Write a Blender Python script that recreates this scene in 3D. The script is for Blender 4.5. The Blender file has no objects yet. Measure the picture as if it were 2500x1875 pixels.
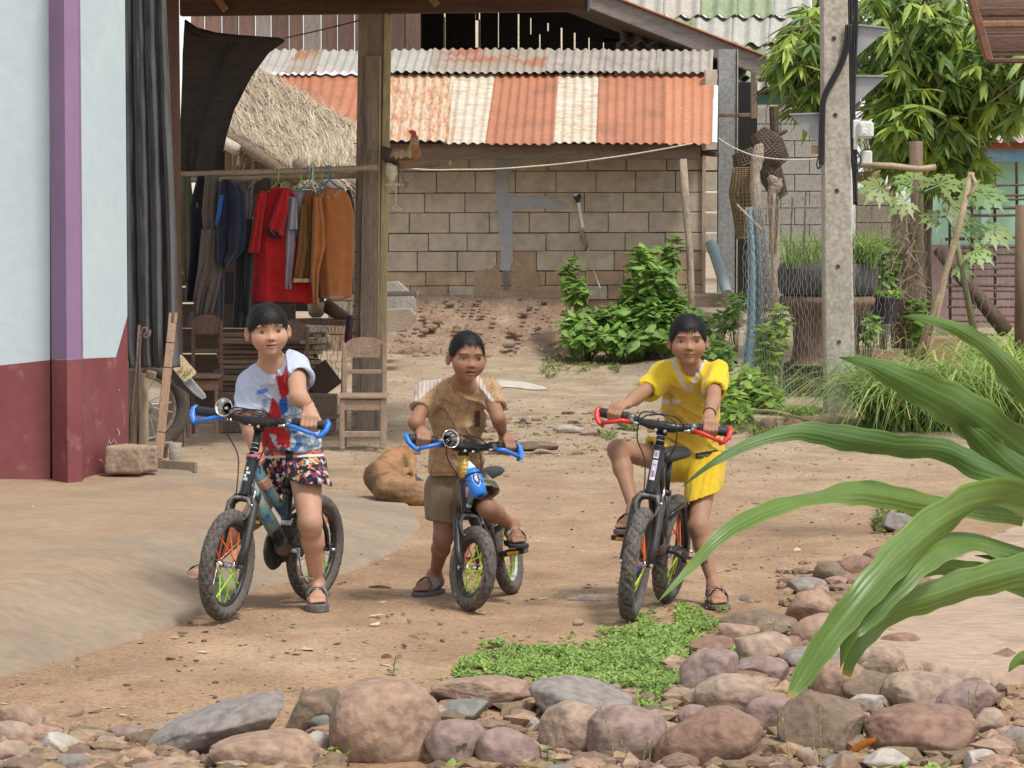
import bpy,bmesh,math,random
import numpy as np
from mathutils import Vector,Matrix,Quaternion
R=math.radians
random.seed(7)
rng=np.random.default_rng(11)
scene=bpy.context.scene
col=scene.collection

# ------------------------------------------------------------- camera, light
F=7760.0                      # focal length in pixels of the 2500 px wide photograph
CAMZ=1.45
PITCH=math.atan(397.5/F)
cam_d=bpy.data.cameras.new('camera');cam=bpy.data.objects.new('camera',cam_d);col.objects.link(cam)
cam.location=(0,0,CAMZ);cam.rotation_euler=(math.pi/2-PITCH,0,0)
cam_d.sensor_width=36.0;cam_d.lens=F/2500*36.0
cam_d.clip_start=0.1;cam_d.clip_end=600
scene.camera=cam

SUN_EL,SUN_ROT=R(60),R(138)
world=bpy.data.worlds.new('World');scene.world=world;world.use_nodes=True
wn=world.node_tree.nodes;wl=world.node_tree.links
bg=wn['Background']
sky=wn.new('ShaderNodeTexSky');sky.sky_type='NISHITA';sky.sun_disc=False
sky.sun_elevation=SUN_EL;sky.sun_rotation=SUN_ROT;sky.dust_density=1.0;sky.air_density=1.0;sky.ozone_density=0.6
hs=wn.new('ShaderNodeHueSaturation');hs.inputs['Saturation'].default_value=0.2
wl.new(sky.outputs[0],hs.inputs['Color']);wl.new(hs.outputs[0],bg.inputs['Color'])
bg.inputs['Strength'].default_value=0.15
sun_d=bpy.data.lights.new('sun','SUN');sun=bpy.data.objects.new('sun',sun_d);col.objects.link(sun)
sun_d.energy=2.3;sun_d.angle=R(11);sun_d.color=(1.0,0.95,0.87)
# direction the light comes from (rotation 0 = +Y, clockwise seen from above)
sd=Vector((math.sin(SUN_ROT)*math.cos(SUN_EL),math.cos(SUN_ROT)*math.cos(SUN_EL),math.sin(SUN_EL)))
sun.rotation_euler=sd.to_track_quat('Z','Y').to_euler()
scene.view_settings.view_transform='Standard';scene.view_settings.look='None'
scene.view_settings.exposure=0.5;scene.view_settings.gamma=1.0
scene.view_settings.use_curve_mapping=False

# ------------------------------------------------------------- picture <-> place
_cp,_sp=math.cos(PITCH),math.sin(PITCH)
def ray(px,py):
 a=(px-1250)/F;b=(937.5-py)/F
 return Vector((a,_cp+b*_sp,-_sp+b*_cp))
def W(px,py,Y):
 "point at distance Y (along +Y) seen at pixel px, py of the 2500 px photograph"
 r=ray(px,py);t=Y/r.y
 return Vector((r.x*t,Y,CAMZ+r.z*t))
def pxm(Y): return F/Y          # photo pixels per metre at distance Y

# ------------------------------------------------------------- noise (numpy)
_perm=rng.permutation(256);_perm=np.concatenate([_perm,_perm,_perm])
_grad=rng.normal(size=(256,3));_grad/=np.linalg.norm(_grad,axis=1)[:,None]
def noise3(P):
 P=np.asarray(P,float);i=np.floor(P).astype(int);f=P-i;i &= 255
 u=f*f*f*(f*(f*6-15)+10)
 def g(dx,dy,dz):
  h=_perm[_perm[_perm[i[:,0]+dx]+i[:,1]+dy]+i[:,2]+dz]
  gr=_grad[h];return gr[:,0]*(f[:,0]-dx)+gr[:,1]*(f[:,1]-dy)+gr[:,2]*(f[:,2]-dz)
 def L(a,b,t): return a+(b-a)*t
 x00=L(g(0,0,0),g(1,0,0),u[:,0]);x10=L(g(0,1,0),g(1,1,0),u[:,0])
 x01=L(g(0,0,1),g(1,0,1),u[:,0]);x11=L(g(0,1,1),g(1,1,1),u[:,0])
 return L(L(x00,x10,u[:,1]),L(x01,x11,u[:,1]),u[:,2])
def fbm(P,o=3,s=1.0):
 P=np.asarray(P,float)*s;r=0;a=1.0
 for k in range(o): r=r+a*noise3(P+17.3*k);P=P*2.03;a*=.5
 return r
def sstep(a,b,x):
 t=np.clip((x-a)/(b-a),0,1);return t*t*(3-2*t)

# ------------------------------------------------------------- materials
def _n(nt,t,**kw):
 n=nt.nodes.new(t)
 for k,v in kw.items(): setattr(n,k,v)
 return n
MATS={}
def mat(name,c1,c2=None,c3=None,scale=8.0,rough=0.8,bump=0.3,bscale=40.0,bdist=0.01,stretch=(1,1,1),
  metal=0.0,spec=0.5,vcol=False,sss=0.0,alpha=None,trans=0.0,detail=6.0,wear=None,sheen=0.0,coord='Object',fine=0.25):
 """noise-mottled colours + bump. vcol: the mesh's own colour attribute tints the base."""
 if name in MATS: return MATS[name]
 m=bpy.data.materials.new(name);m.use_nodes=True;nt=m.node_tree;L=nt.links.new
 b=nt.nodes['Principled BSDF']
 tc=_n(nt,'ShaderNodeTexCoord');mp=_n(nt,'ShaderNodeMapping');mp.inputs['Scale'].default_value=stretch
 L(_n(nt,'ShaderNodeNewGeometry').outputs['Position'] if coord=='World' else tc.outputs[coord],mp.inputs[0])
 n1=_n(nt,'ShaderNodeTexNoise');n1.inputs['Scale'].default_value=scale;n1.inputs['Detail'].default_value=detail;n1.inputs['Roughness'].default_value=.62
 L(mp.outputs[0],n1.inputs['Vector'])
 cr=_n(nt,'ShaderNodeValToRGB');e=cr.color_ramp.elements
 c2=c2 or tuple(x*.8 for x in c1)
 e[0].position=.33;e[0].color=(*c1,1);e[1].position=.67;e[1].color=(*c2,1)
 if c3: x=e.new(.5);x.color=(*c3,1)
 L(n1.outputs[0],cr.inputs[0]);out=cr.outputs[0]
 if vcol:
  at=_n(nt,'ShaderNodeAttribute',attribute_name='Col')
  mx=_n(nt,'ShaderNodeMix',data_type='RGBA',blend_type='MULTIPLY');mx.inputs[0].default_value=1
  L(at.outputs[0],mx.inputs[6]);L(out,mx.inputs[7]);out=mx.outputs[2]
 if fine:
  n3=_n(nt,'ShaderNodeTexNoise');n3.inputs['Scale'].default_value=scale*9;n3.inputs['Detail'].default_value=3
  L(mp.outputs[0],n3.inputs['Vector'])
  mr=_n(nt,'ShaderNodeMapRange');mr.inputs[3].default_value=1-fine;mr.inputs[4].default_value=1+fine
  mr.inputs[1].default_value=.3;mr.inputs[2].default_value=.7
  L(n3.outputs[0],mr.inputs[0]);mx=_n(nt,'ShaderNodeMix',data_type='RGBA',blend_type='MULTIPLY');mx.inputs[0].default_value=1
  L(out,mx.inputs[6]);L(mr.outputs[0],mx.inputs[7]);out=mx.outputs[2]
 if wear:   # (colour, scale, lo, hi)
  wc,ws,lo,hi=wear
  n4=_n(nt,'ShaderNodeTexNoise');n4.inputs['Scale'].default_value=ws;n4.inputs['Detail'].default_value=8;n4.inputs['Roughness'].default_value=.7
  L(mp.outputs[0],n4.inputs['Vector']);mr=_n(nt,'ShaderNodeMapRange');mr.inputs[1].default_value=lo;mr.inputs[2].default_value=hi
  L(n4.outputs[0],mr.inputs[0]);mx=_n(nt,'ShaderNodeMix',data_type='RGBA');L(mr.outputs[0],mx.inputs[0])
  L(out,mx.inputs[6]);mx.inputs[7].default_value=(*wc,1);out=mx.outputs[2]
 L(out,b.inputs['Base Color'])
 b.inputs['Roughness'].default_value=rough;b.inputs['Metallic'].default_value=metal
 b.inputs['Specular IOR Level'].default_value=spec
 if sheen: b.inputs['Sheen Weight'].default_value=sheen
 if sss:
  b.inputs['Subsurface Weight'].default_value=sss;b.inputs['Subsurface Radius'].default_value=(.012,.005,.003);b.inputs['Subsurface Scale'].default_value=1.0
 if alpha is not None: b.inputs['Alpha'].default_value=alpha
 if bump:
  n2=_n(nt,'ShaderNodeTexNoise');n2.inputs['Scale'].default_value=bscale;n2.inputs['Detail'].default_value=5
  L(mp.outputs[0],n2.inputs['Vector']);bp=_n(nt,'ShaderNodeBump');bp.inputs['Strength'].default_value=bump;bp.inputs['Distance'].default_value=bdist
  L(n2.outputs[0],bp.inputs['Height']);L(bp.outputs[0],b.inputs['Normal'])
 if trans:    # thin leaf / cloth: some light through
  tr=_n(nt,'ShaderNodeBsdfTranslucent');L(out,tr.inputs[0]);ms=_n(nt,'ShaderNodeMixShader');ms.inputs[0].default_value=trans
  L(b.outputs[0],ms.inputs[1]);L(tr.outputs[0],ms.inputs[2]);L(ms.outputs[0],nt.nodes['Material Output'].inputs[0])
 MATS[name]=m;return m

# ------------------------------------------------------------- objects
def tag(o,label=None,cat=None,group=None,kind=None):
 if label: o['label']=label
 if cat: o['category']=cat
 if group: o['group']=group
 if kind: o['kind']=kind
 return o
def thing(name,label,cat,loc=(0,0,0),group=None):
 o=bpy.data.objects.new(name,None);col.objects.link(o);o.location=loc;o.empty_display_size=.1
 return tag(o,label,cat,group)
def link(name,me,parent=None):
 o=bpy.data.objects.new(name,me);col.objects.link(o)
 if parent is not None:
  o.parent=parent;wp=parent
  M=Matrix.Identity(4)
  chain=[]
  while wp is not None: chain.append(wp);wp=wp.parent
  M=wm(parent)
  o.matrix_parent_inverse=M.inverted()
 return o
def wm(o):
 M=o.matrix_basis.copy()
 if o.parent is not None: return wm(o.parent)@o.matrix_parent_inverse@M
 return M
class MB:
 "mesh builder: collects polygons, then links them as one object"
 def __init__(s): s.v=[];s.f=[];s.m=[];s.mi=0;s.c=[];s.cc=None
 def add(s,vs,fs):
  n=len(s.v);s.v.extend([tuple(v) for v in vs]);s.f.extend([tuple(n+i for i in f) for f in fs]);s.m.extend([s.mi]*len(fs))
  if s.cc is not None: s.c.extend([s.cc]*len(vs))
  return s
 def box(s,c,size,rot=None,bev=0.0):
  x,y,z=(d/2 for d in size);c=Vector(c)
  M=rot if rot is not None else Matrix.Identity(3)
  if bev:
   b=min(bev,x*.49,y*.49,z*.49);vs=[]
   for sx in (-1,1):
    for sy in (-1,1):
     for sz in (-1,1):
      vs+=[(sx*(x-b),sy*(y-b),sz*z),(sx*(x-b),sy*y,sz*(z-b)),(sx*x,sy*(y-b),sz*(z-b))]
   def I(a,b_,c_,k): return (a*4+b_*2+c_)*3+k
   fs=[[I(0,0,1,0),I(1,0,1,0),I(1,1,1,0),I(0,1,1,0)],[I(0,0,0,0),I(0,1,0,0),I(1,1,0,0),I(1,0,0,0)],
     [I(0,0,0,1),I(1,0,0,1),I(1,0,1,1),I(0,0,1,1)],[I(0,1,0,1),I(0,1,1,1),I(1,1,1,1),I(1,1,0,1)],
     [I(0,0,0,2),I(0,0,1,2),I(0,1,1,2),I(0,1,0,2)],[I(1,0,0,2),I(1,1,0,2),I(1,1,1,2),I(1,0,1,2)]]
   for a in (0,1):
    for b2 in (0,1):
     fs.append([I(0,a,b2,0),I(1,a,b2,0),I(1,a,b2,1),I(0,a,b2,1)])      # edges along x
     fs.append([I(a,0,b2,0),I(a,1,b2,0),I(a,1,b2,2),I(a,0,b2,2)])      # along y
     fs.append([I(a,b2,0,1),I(a,b2,1,1),I(a,b2,1,2),I(a,b2,0,2)])      # along z
     for c2 in (0,1): fs.append([I(a,b2,c2,0),I(a,b2,c2,1),I(a,b2,c2,2)])
  else:
   vs=[(i*x,j*y,k*z) for i in (-1,1) for j in (-1,1) for k in (-1,1)]
   fs=[(0,1,3,2),(4,6,7,5),(0,4,5,1),(2,3,7,6),(0,2,6,4),(1,5,7,3)]
  s.add([c+M@Vector(v) for v in vs],fs);return s
 def hexa(s,p):   # 8 points: bottom 4 then top 4 (same winding)
  s.add(p,[(3,2,1,0),(4,5,6,7),(0,1,5,4),(1,2,6,5),(2,3,7,6),(3,0,4,7)]);return s
 def tube(s,pts,r,n=8,cap=True,closed=False,flat=1.0):
  pts=[Vector(p) for p in pts];N=len(pts);rr=r if hasattr(r,'__len__') else [r]*N
  t0=(pts[1]-pts[0]).normalized();ref=Vector((0,0,1)) if abs(t0.z)<.9 else Vector((1,0,0))
  u=t0.cross(ref).normalized();vs=[]
  for i,p in enumerate(pts):
   if closed: t=(pts[(i+1) % N]-pts[i-1]).normalized()
   else: t=(pts[min(i+1,N-1)]-pts[max(i-1,0)]).normalized()
   u=(u-t*u.dot(t));u=u.normalized() if u.length>1e-6 else t.orthogonal().normalized()
   w=t.cross(u)
   for k in range(n):
    a=2*math.pi*k/n;vs.append(p+(u*math.cos(a)*flat+w*math.sin(a))*rr[i])
  fs=[]
  for i in range(N if closed else N-1):
   j=(i+1) % N
   for k in range(n):
    k2=(k+1) % n;fs.append((i*n+k,i*n+k2,j*n+k2,j*n+k))
  if cap and not closed: fs.append(tuple(range(n-1,-1,-1)));fs.append(tuple((N-1)*n+k for k in range(n)))
  s.add(vs,fs);return s
 def lathe(s,c,axis,prof,n=24,ref=None):
  "prof: list of (distance along axis, radius)"
  a=Vector(axis).normalized();u=(Vector(ref) if ref else a.orthogonal()).normalized();u=(u-a*u.dot(a)).normalized();w=a.cross(u);c=Vector(c)
  vs=[c+a*h+(u*math.cos(2*math.pi*k/n)+w*math.sin(2*math.pi*k/n))*r for h,r in prof for k in range(n)]
  fs=[(i*n+k,i*n+(k+1) % n,(i+1)*n+(k+1) % n,(i+1)*n+k) for i in range(len(prof)-1) for k in range(n)]
  s.add(vs,fs);return s
 def prism(s,poly,d):
  "polygon (3D points) extruded by vector d"
  n=len(poly);d=Vector(d);P=[Vector(p) for p in poly]
  s.add(P+[p+d for p in P],[tuple(range(n)),tuple(range(2*n-1,n-1,-1))]+[(i,i+n,(i+1) % n+n,(i+1) % n) for i in range(n)]);return s
 def grid(s,fn,nu,nv):
  n0=[fn(i/nu,j/nv) for j in range(nv+1) for i in range(nu+1)]
  s.add(n0,[(j*(nu+1)+i,j*(nu+1)+i+1,(j+1)*(nu+1)+i+1,(j+1)*(nu+1)+i) for j in range(nv) for i in range(nu)]);return s
 def build(s,name,mats,parent=None,smooth=False,origin=None,angle=None):
  if not isinstance(mats,(list,tuple)): mats=[mats]
  me=bpy.data.meshes.new(name);V=s.v
  if parent is None:
   a=np.array(V);o0=Vector(origin) if origin is not None else Vector((a[:,0].mean(),a[:,1].mean(),a[:,2].min()))
   V=[(v[0]-o0.x,v[1]-o0.y,v[2]-o0.z) for v in V]
  me.from_pydata(V,[],s.f)
  for m in mats: me.materials.append(m)
  if any(s.m): me.polygons.foreach_set('material_index',s.m)
  if s.c and len(s.c)==len(s.v):
   at=me.color_attributes.new('Col','FLOAT_COLOR','POINT');at.data.foreach_set('color',np.array([(*c,1) for c in s.c],dtype=np.float32).ravel())
  bm=bmesh.new();bm.from_mesh(me);bmesh.ops.recalc_face_normals(bm,faces=bm.faces);bm.to_mesh(me);bm.free()
  if smooth or angle:
   me.polygons.foreach_set('use_smooth',[True]*len(me.polygons))
   if angle: me.set_sharp_from_angle(angle=R(angle))
  me.update()
  o=link(name,me,parent)
  if parent is None: o.location=o0
  return o
def np_mesh(name,V,Q,mats,parent=None,colv=None,smooth=True,origin=None):
 V=np.asarray(V,dtype=np.float32);Q=np.asarray(Q,dtype=np.int32);o0=None
 if parent is None:
  o0=np.array(origin if origin is not None else (V[:,0].mean(),V[:,1].mean(),V[:,2].min()),dtype=np.float32);V=V-o0
 me=bpy.data.meshes.new(name);k=Q.shape[1]
 me.vertices.add(len(V));me.vertices.foreach_set('co',V.ravel())
 me.loops.add(Q.size);me.loops.foreach_set('vertex_index',Q.ravel())
 me.polygons.add(len(Q));me.polygons.foreach_set('loop_start',np.arange(0,Q.size,k,dtype=np.int32))
 me.polygons.foreach_set('use_smooth',np.full(len(Q),smooth));
 for m in (mats if isinstance(mats,(list,tuple)) else [mats]): me.materials.append(m)
 me.update(calc_edges=True)
 if colv is not None:
  at=me.color_attributes.new('Col','FLOAT_COLOR','POINT');c=np.ones((len(V),4),dtype=np.float32);c[:,:3]=colv;at.data.foreach_set('color',c.ravel())
 o=link(name,me,parent)
 if o0 is not None: o.location=o0
 return o

# ------------------------------------------------------------- implicit surfaces -> mesh
class Vol:
 def __init__(s,lo,hi,h):
  s.lo=np.array(lo,float);s.h=h;s.n=np.ceil((np.array(hi)-s.lo)/h).astype(int)+1
  s.a=np.full(s.n,.06,np.float32)
 def _reg(s,lo,hi):
  i0=np.clip(np.floor((np.array(lo)-s.lo)/s.h).astype(int),0,s.n-1);i1=np.clip(np.ceil((np.array(hi)-s.lo)/s.h).astype(int)+1,1,s.n)
  if np.any(i1<=i0): return None
  ax=[s.lo[k]+s.h*np.arange(i0[k],i1[k]) for k in range(3)]
  P=np.stack(np.meshgrid(*ax,indexing='ij'),-1).astype(np.float32)
  return tuple(slice(i0[k],i1[k]) for k in range(3)),P
 def add(s,prim,k=.01):
  fn,lo,hi=prim;m=k+3*s.h;r=s._reg(np.array(lo)-m,np.array(hi)+m)
  if r is None: return s
  sl,P=r;d=fn(P).astype(np.float32);a=s.a[sl];h=np.maximum(k-np.abs(a-d),0)/k;s.a[sl]=np.minimum(a,d)-h*h*k*.25;return s
 def sub(s,prim,k=.005):
  fn,lo,hi=prim;m=k+3*s.h;r=s._reg(np.array(lo)-m,np.array(hi)+m)
  if r is None: return s
  sl,P=r;d=-fn(P).astype(np.float32);a=s.a[sl];h=np.maximum(k-np.abs(a-d),0)/k;s.a[sl]=np.maximum(a,d)+h*h*k*.25;return s
 def mesh(s):
  a=s.a;ins=a<0;n=np.array(a.shape)
  c=ins[:-1,:-1,:-1].astype(np.uint8)
  for dx in (0,1):
   for dy in (0,1):
    for dz in (0,1):
     if dx+dy+dz: c=c+ins[dx:n[0]-1+dx,dy:n[1]-1+dy,dz:n[2]-1+dz]
  act=np.argwhere((c>0)&(c<8));I=act.T
  idx=np.full(n-1,-1,np.int32);idx[tuple(I)]=np.arange(len(act))
  acc=np.zeros((len(act),3));cnt=np.zeros(len(act))
  for ax in range(3):
   o1,o2=[k for k in range(3) if k != ax]
   for p in (0,1):
    for q in (0,1):
     A=act.copy();A[:,o1]+=p;A[:,o2]+=q;B=A.copy();B[:,ax]+=1
     va=a[tuple(A.T)];vb=a[tuple(B.T)];m=(va<0) != (vb<0);t=va[m]/(va[m]-vb[m])
     X=(A[m]-act[m]).astype(float);X[:,ax]+=t;acc[m]+=X;cnt[m]+=1
  V=s.lo+s.h*(act+acc/cnt[:,None]);Qs=[]
  for ax in range(3):
   o1,o2=[k for k in range(3) if k != ax]
   S0=[slice(1,n[k]-1) for k in range(3)];S1=list(S0);S0[ax]=slice(0,n[ax]-1);S1[ax]=slice(1,n[ax])
   m=ins[tuple(S0)] != ins[tuple(S1)];e=np.argwhere(m);off=np.array([1,1,1]);off[ax]=0;e=e+off
   sg=ins[tuple(e.T)]
   def cell(p,q): E=e.copy();E[:,o1]-=p;E[:,o2]-=q;return idx[tuple(E.T)]
   q=np.stack([cell(0,0),cell(1,0),cell(1,1),cell(0,1)],1)
   flip=sg if ax != 1 else ~sg
   q[~flip]=q[~flip][:,::-1];Qs.append(q)
  Q=np.concatenate(Qs);Q=Q[(Q>=0).all(1)]
  return V,Q
 def normals(s,V):
  G=[]
  U=(V-s.lo)/s.h;i=np.clip(np.round(U).astype(int),1,s.n-2)
  for ax in range(3):
   A=i.copy();B=i.copy();A[:,ax]+=1;B[:,ax]-=1;G.append(s.a[tuple(A.T)]-s.a[tuple(B.T)])
  N=np.stack(G,1);return N/(np.linalg.norm(N,axis=1)[:,None]+1e-9)
def A3(v): return np.array(tuple(v),float)
def cone(a,b,ra,rb,flat=None):
 "round cone; flat=(unit vector, factor): squeeze the section along that vector"
 a,b=A3(a),A3(b);m=max(ra,rb)
 def fn(P):
  Q=P-a;ba=b-a;t=np.clip(Q@ba/max(ba@ba,1e-12),0,1)
  D=Q-t[...,None]*ba
  if flat is not None:
   w=A3(flat[0]);D=D+(D@w)[...,None]*w*(1/flat[1]-1)
  return np.linalg.norm(D,axis=-1)-(ra+(rb-ra)*t)
 return fn,np.minimum(a,b)-m,np.maximum(a,b)+m
def ell(c,r,M=None):
 "ellipsoid, radii r along columns of M"
 c=A3(c);r=np.array(r,float);Mx=np.eye(3) if M is None else np.array(M,float);m=r.max()
 def fn(P):
  Q=(P-c)@Mx;k0=np.linalg.norm(Q/r,axis=-1);k1=np.linalg.norm(Q/(r*r),axis=-1)+1e-9;return k0*(k0-1)/k1
 return fn,c-m,c+m
def rbox(c,half,rad,M=None):
 c=A3(c);h=np.array(half,float);Mx=np.eye(3) if M is None else np.array(M,float);m=np.linalg.norm(h)
 def fn(P):
  q=np.abs((P-c)@Mx)-(h-rad);return np.linalg.norm(np.maximum(q,0),axis=-1)+np.minimum(q.max(-1),0)-rad
 return fn,c-m,c+m
def cutp(prim,p,n):
 "keep the side of the plane that -n points to"
 fn,lo,hi=prim;p=A3(p);n=A3(n);n=n/np.linalg.norm(n)
 return (lambda P: np.maximum(fn(P),(P-p)@n)),lo,hi
def frame(f,u):
 "columns right, forward, up"
 f=Vector(f).normalized();u=Vector(u);u=(u-f*u.dot(f)).normalized();r=f.cross(u);return np.array([r,f,u]).T

# ------------------------------------------------------------- shared materials
M_wood_grey=mat('weathered_wood',(.17,.125,.09),(.30,.23,.165),scale=3,stretch=(6,6,.6),bump=.5,bscale=12,rough=.85,wear=((.10,.075,.055),6,.55,.72))
M_wood_dark=mat('dark_wood',(.055,.033,.022),(.11,.07,.045),scale=4,stretch=(1,5,5),bump=.4,bscale=16,rough=.8)
M_wood_brown=mat('brown_wood',(.12,.078,.05),(.20,.135,.09),scale=4,stretch=(5,5,.7),bump=.4,bscale=14,rough=.75)
M_wood_pale=mat('pale_wood',(.44,.33,.2),(.56,.45,.28),scale=3,stretch=(6,6,.5),bump=.4,bscale=14,rough=.8,wear=((.22,.17,.11),5,.58,.7))
M_bamboo=mat('dry_bamboo',(.42,.34,.22),(.30,.22,.14),scale=3,stretch=(4,4,4),bump=.3,rough=.6)
M_black=mat('black_rubber',(.018,.018,.02),(.03,.03,.032),rough=.55,bump=.1)
M_metal=mat('dull_steel',(.45,.45,.44),(.6,.6,.6),rough=.35,metal=1.0,bump=.1,wear=((.12,.10,.08),30,.6,.75))
M_chrome=mat('chrome',(.75,.75,.74),(.55,.54,.52),rough=.15,metal=1.0,bump=.05)
M_conc=mat('concrete',(.40,.36,.30),(.29,.265,.225),scale=5,bump=.5,bscale=60,bdist=.004,rough=.9,wear=((.2,.18,.15),9,.55,.75))
# ============================================================= ground
APRON=[(-1.62,10.1),(-1.28,11.0),(-1.08,12.0),(-.98,12.5),(-.66,12.95),(-.50,14.0),(-.42,15.3),(-.55,16.4),(-.95,17.1),(-1.5,17.6),(-2.4,19.2),(-7,19.2),(-7,9.6)]
def poly_sd(x,y,poly):
 "signed distance to polygon, positive inside"
 x=np.asarray(x,float);y=np.asarray(y,float);d=np.full(x.shape,1e9);ins=np.zeros(x.shape,bool);n=len(poly)
 for i in range(n):
  (x0,y0),(x1,y1)=poly[i],poly[(i+1) % n]
  ex,ey=x1-x0,y1-y0;t=np.clip(((x-x0)*ex+(y-y0)*ey)/(ex*ex+ey*ey),0,1)
  d=np.minimum(d,np.hypot(x-x0-t*ex,y-y0-t*ey))
  c=((y0<=y)&(y<y1))|((y1<=y)&(y<y0));xi=x0+(y-y0)*ex/(ey if ey else 1e-9);ins ^= c&(x<xi)
 return np.where(ins,d,-d)
def H0(x,y):
 x=np.asarray(x,float);y=np.asarray(y,float);P=np.stack([x.ravel(),y.ravel(),np.zeros(x.size)],1)
 h=.035*fbm(P,2,.45).reshape(x.shape)+.008*fbm(P,3,2.6).reshape(x.shape)
 w=sstep(.8,2.2,x)*sstep(20,24,y)
 h=h*sstep(6,10.5,y)*(1-.6*sstep(10,11,y)*(1-sstep(12.5,14,y)))+.14*sstep(24,31,y)+.12*w
 h=h-.05*sstep(9.9,9.0,y)
 return h
def HA(x,y):
 s=poly_sd(x,y,APRON);return .17*sstep(-.02,.55,s)*(.09+.91*sstep(17.0,13.2,y))*sstep(19.6,18.6,y),s
def H(x,y):
 x=np.asarray(x,float);y=np.asarray(y,float)
 a,s=HA(x,y);return H0(x,y)+a
def h1(x,y): return float(H(np.array([x]),np.array([y]))[0])
def G(px,py,lift=0.0):
 "ground point under a photo pixel"
 Y=1.45*F/max(py-540,40);p=None
 for _ in range(25):
  p=W(px,py,Y);z=h1(p.x,p.y);r=ray(px,py);t=(z-CAMZ)/r.z;Y=.5*Y+.5*r.y*t
 p=W(px,py,Y);return Vector((p.x,p.y,h1(p.x,p.y)+lift))

def grid_xy(xs,ys):
 X,Y=np.meshgrid(xs,ys);nx,ny=len(xs),len(ys)
 j,i=np.meshgrid(np.arange(ny-1),np.arange(nx-1),indexing='ij');a=(j*nx+i).ravel()
 return X,Y,np.stack([a,a+1,a+nx+1,a+nx],1)
# dirt sheet: fine where the camera looks, coarse to the horizon
xs=np.concatenate([np.linspace(-160,-8,16),np.linspace(-7.5,-3,14),np.linspace(-2.9,3.2,300),np.linspace(3.4,8,14),np.linspace(9,160,16)])
ys=np.concatenate([np.linspace(-60,3,14),np.linspace(4,8,14),np.linspace(8.1,20,330),np.linspace(20.1,34,90),np.linspace(35,60,16),np.linspace(65,320,20)])
X,Y,Q=grid_xy(xs,ys)
Z=H0(X,Y)
P3=np.stack([X.ravel()*9,Y.ravel()*5,np.zeros(X.size)],1)
near=(sstep(7.5,8.5,Y)*sstep(24,16,Y))
Z=Z+near*(.0055*fbm(P3,3,1.2).reshape(X.shape))
# wheel rut that crosses the lane in front of the bicycles
rut=np.exp(-((Y-(10.9+.28*X+.12*np.sin(X*2.1)))/.16)**2)+.7*np.exp(-((Y-(11.6+.2*X))/.2)**2)
Z=Z-.012*rut*sstep(-2.2,-1,X)*sstep(1.2,.3,X)
V=np.stack([X.ravel(),Y.ravel(),Z.ravel()],1)

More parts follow.
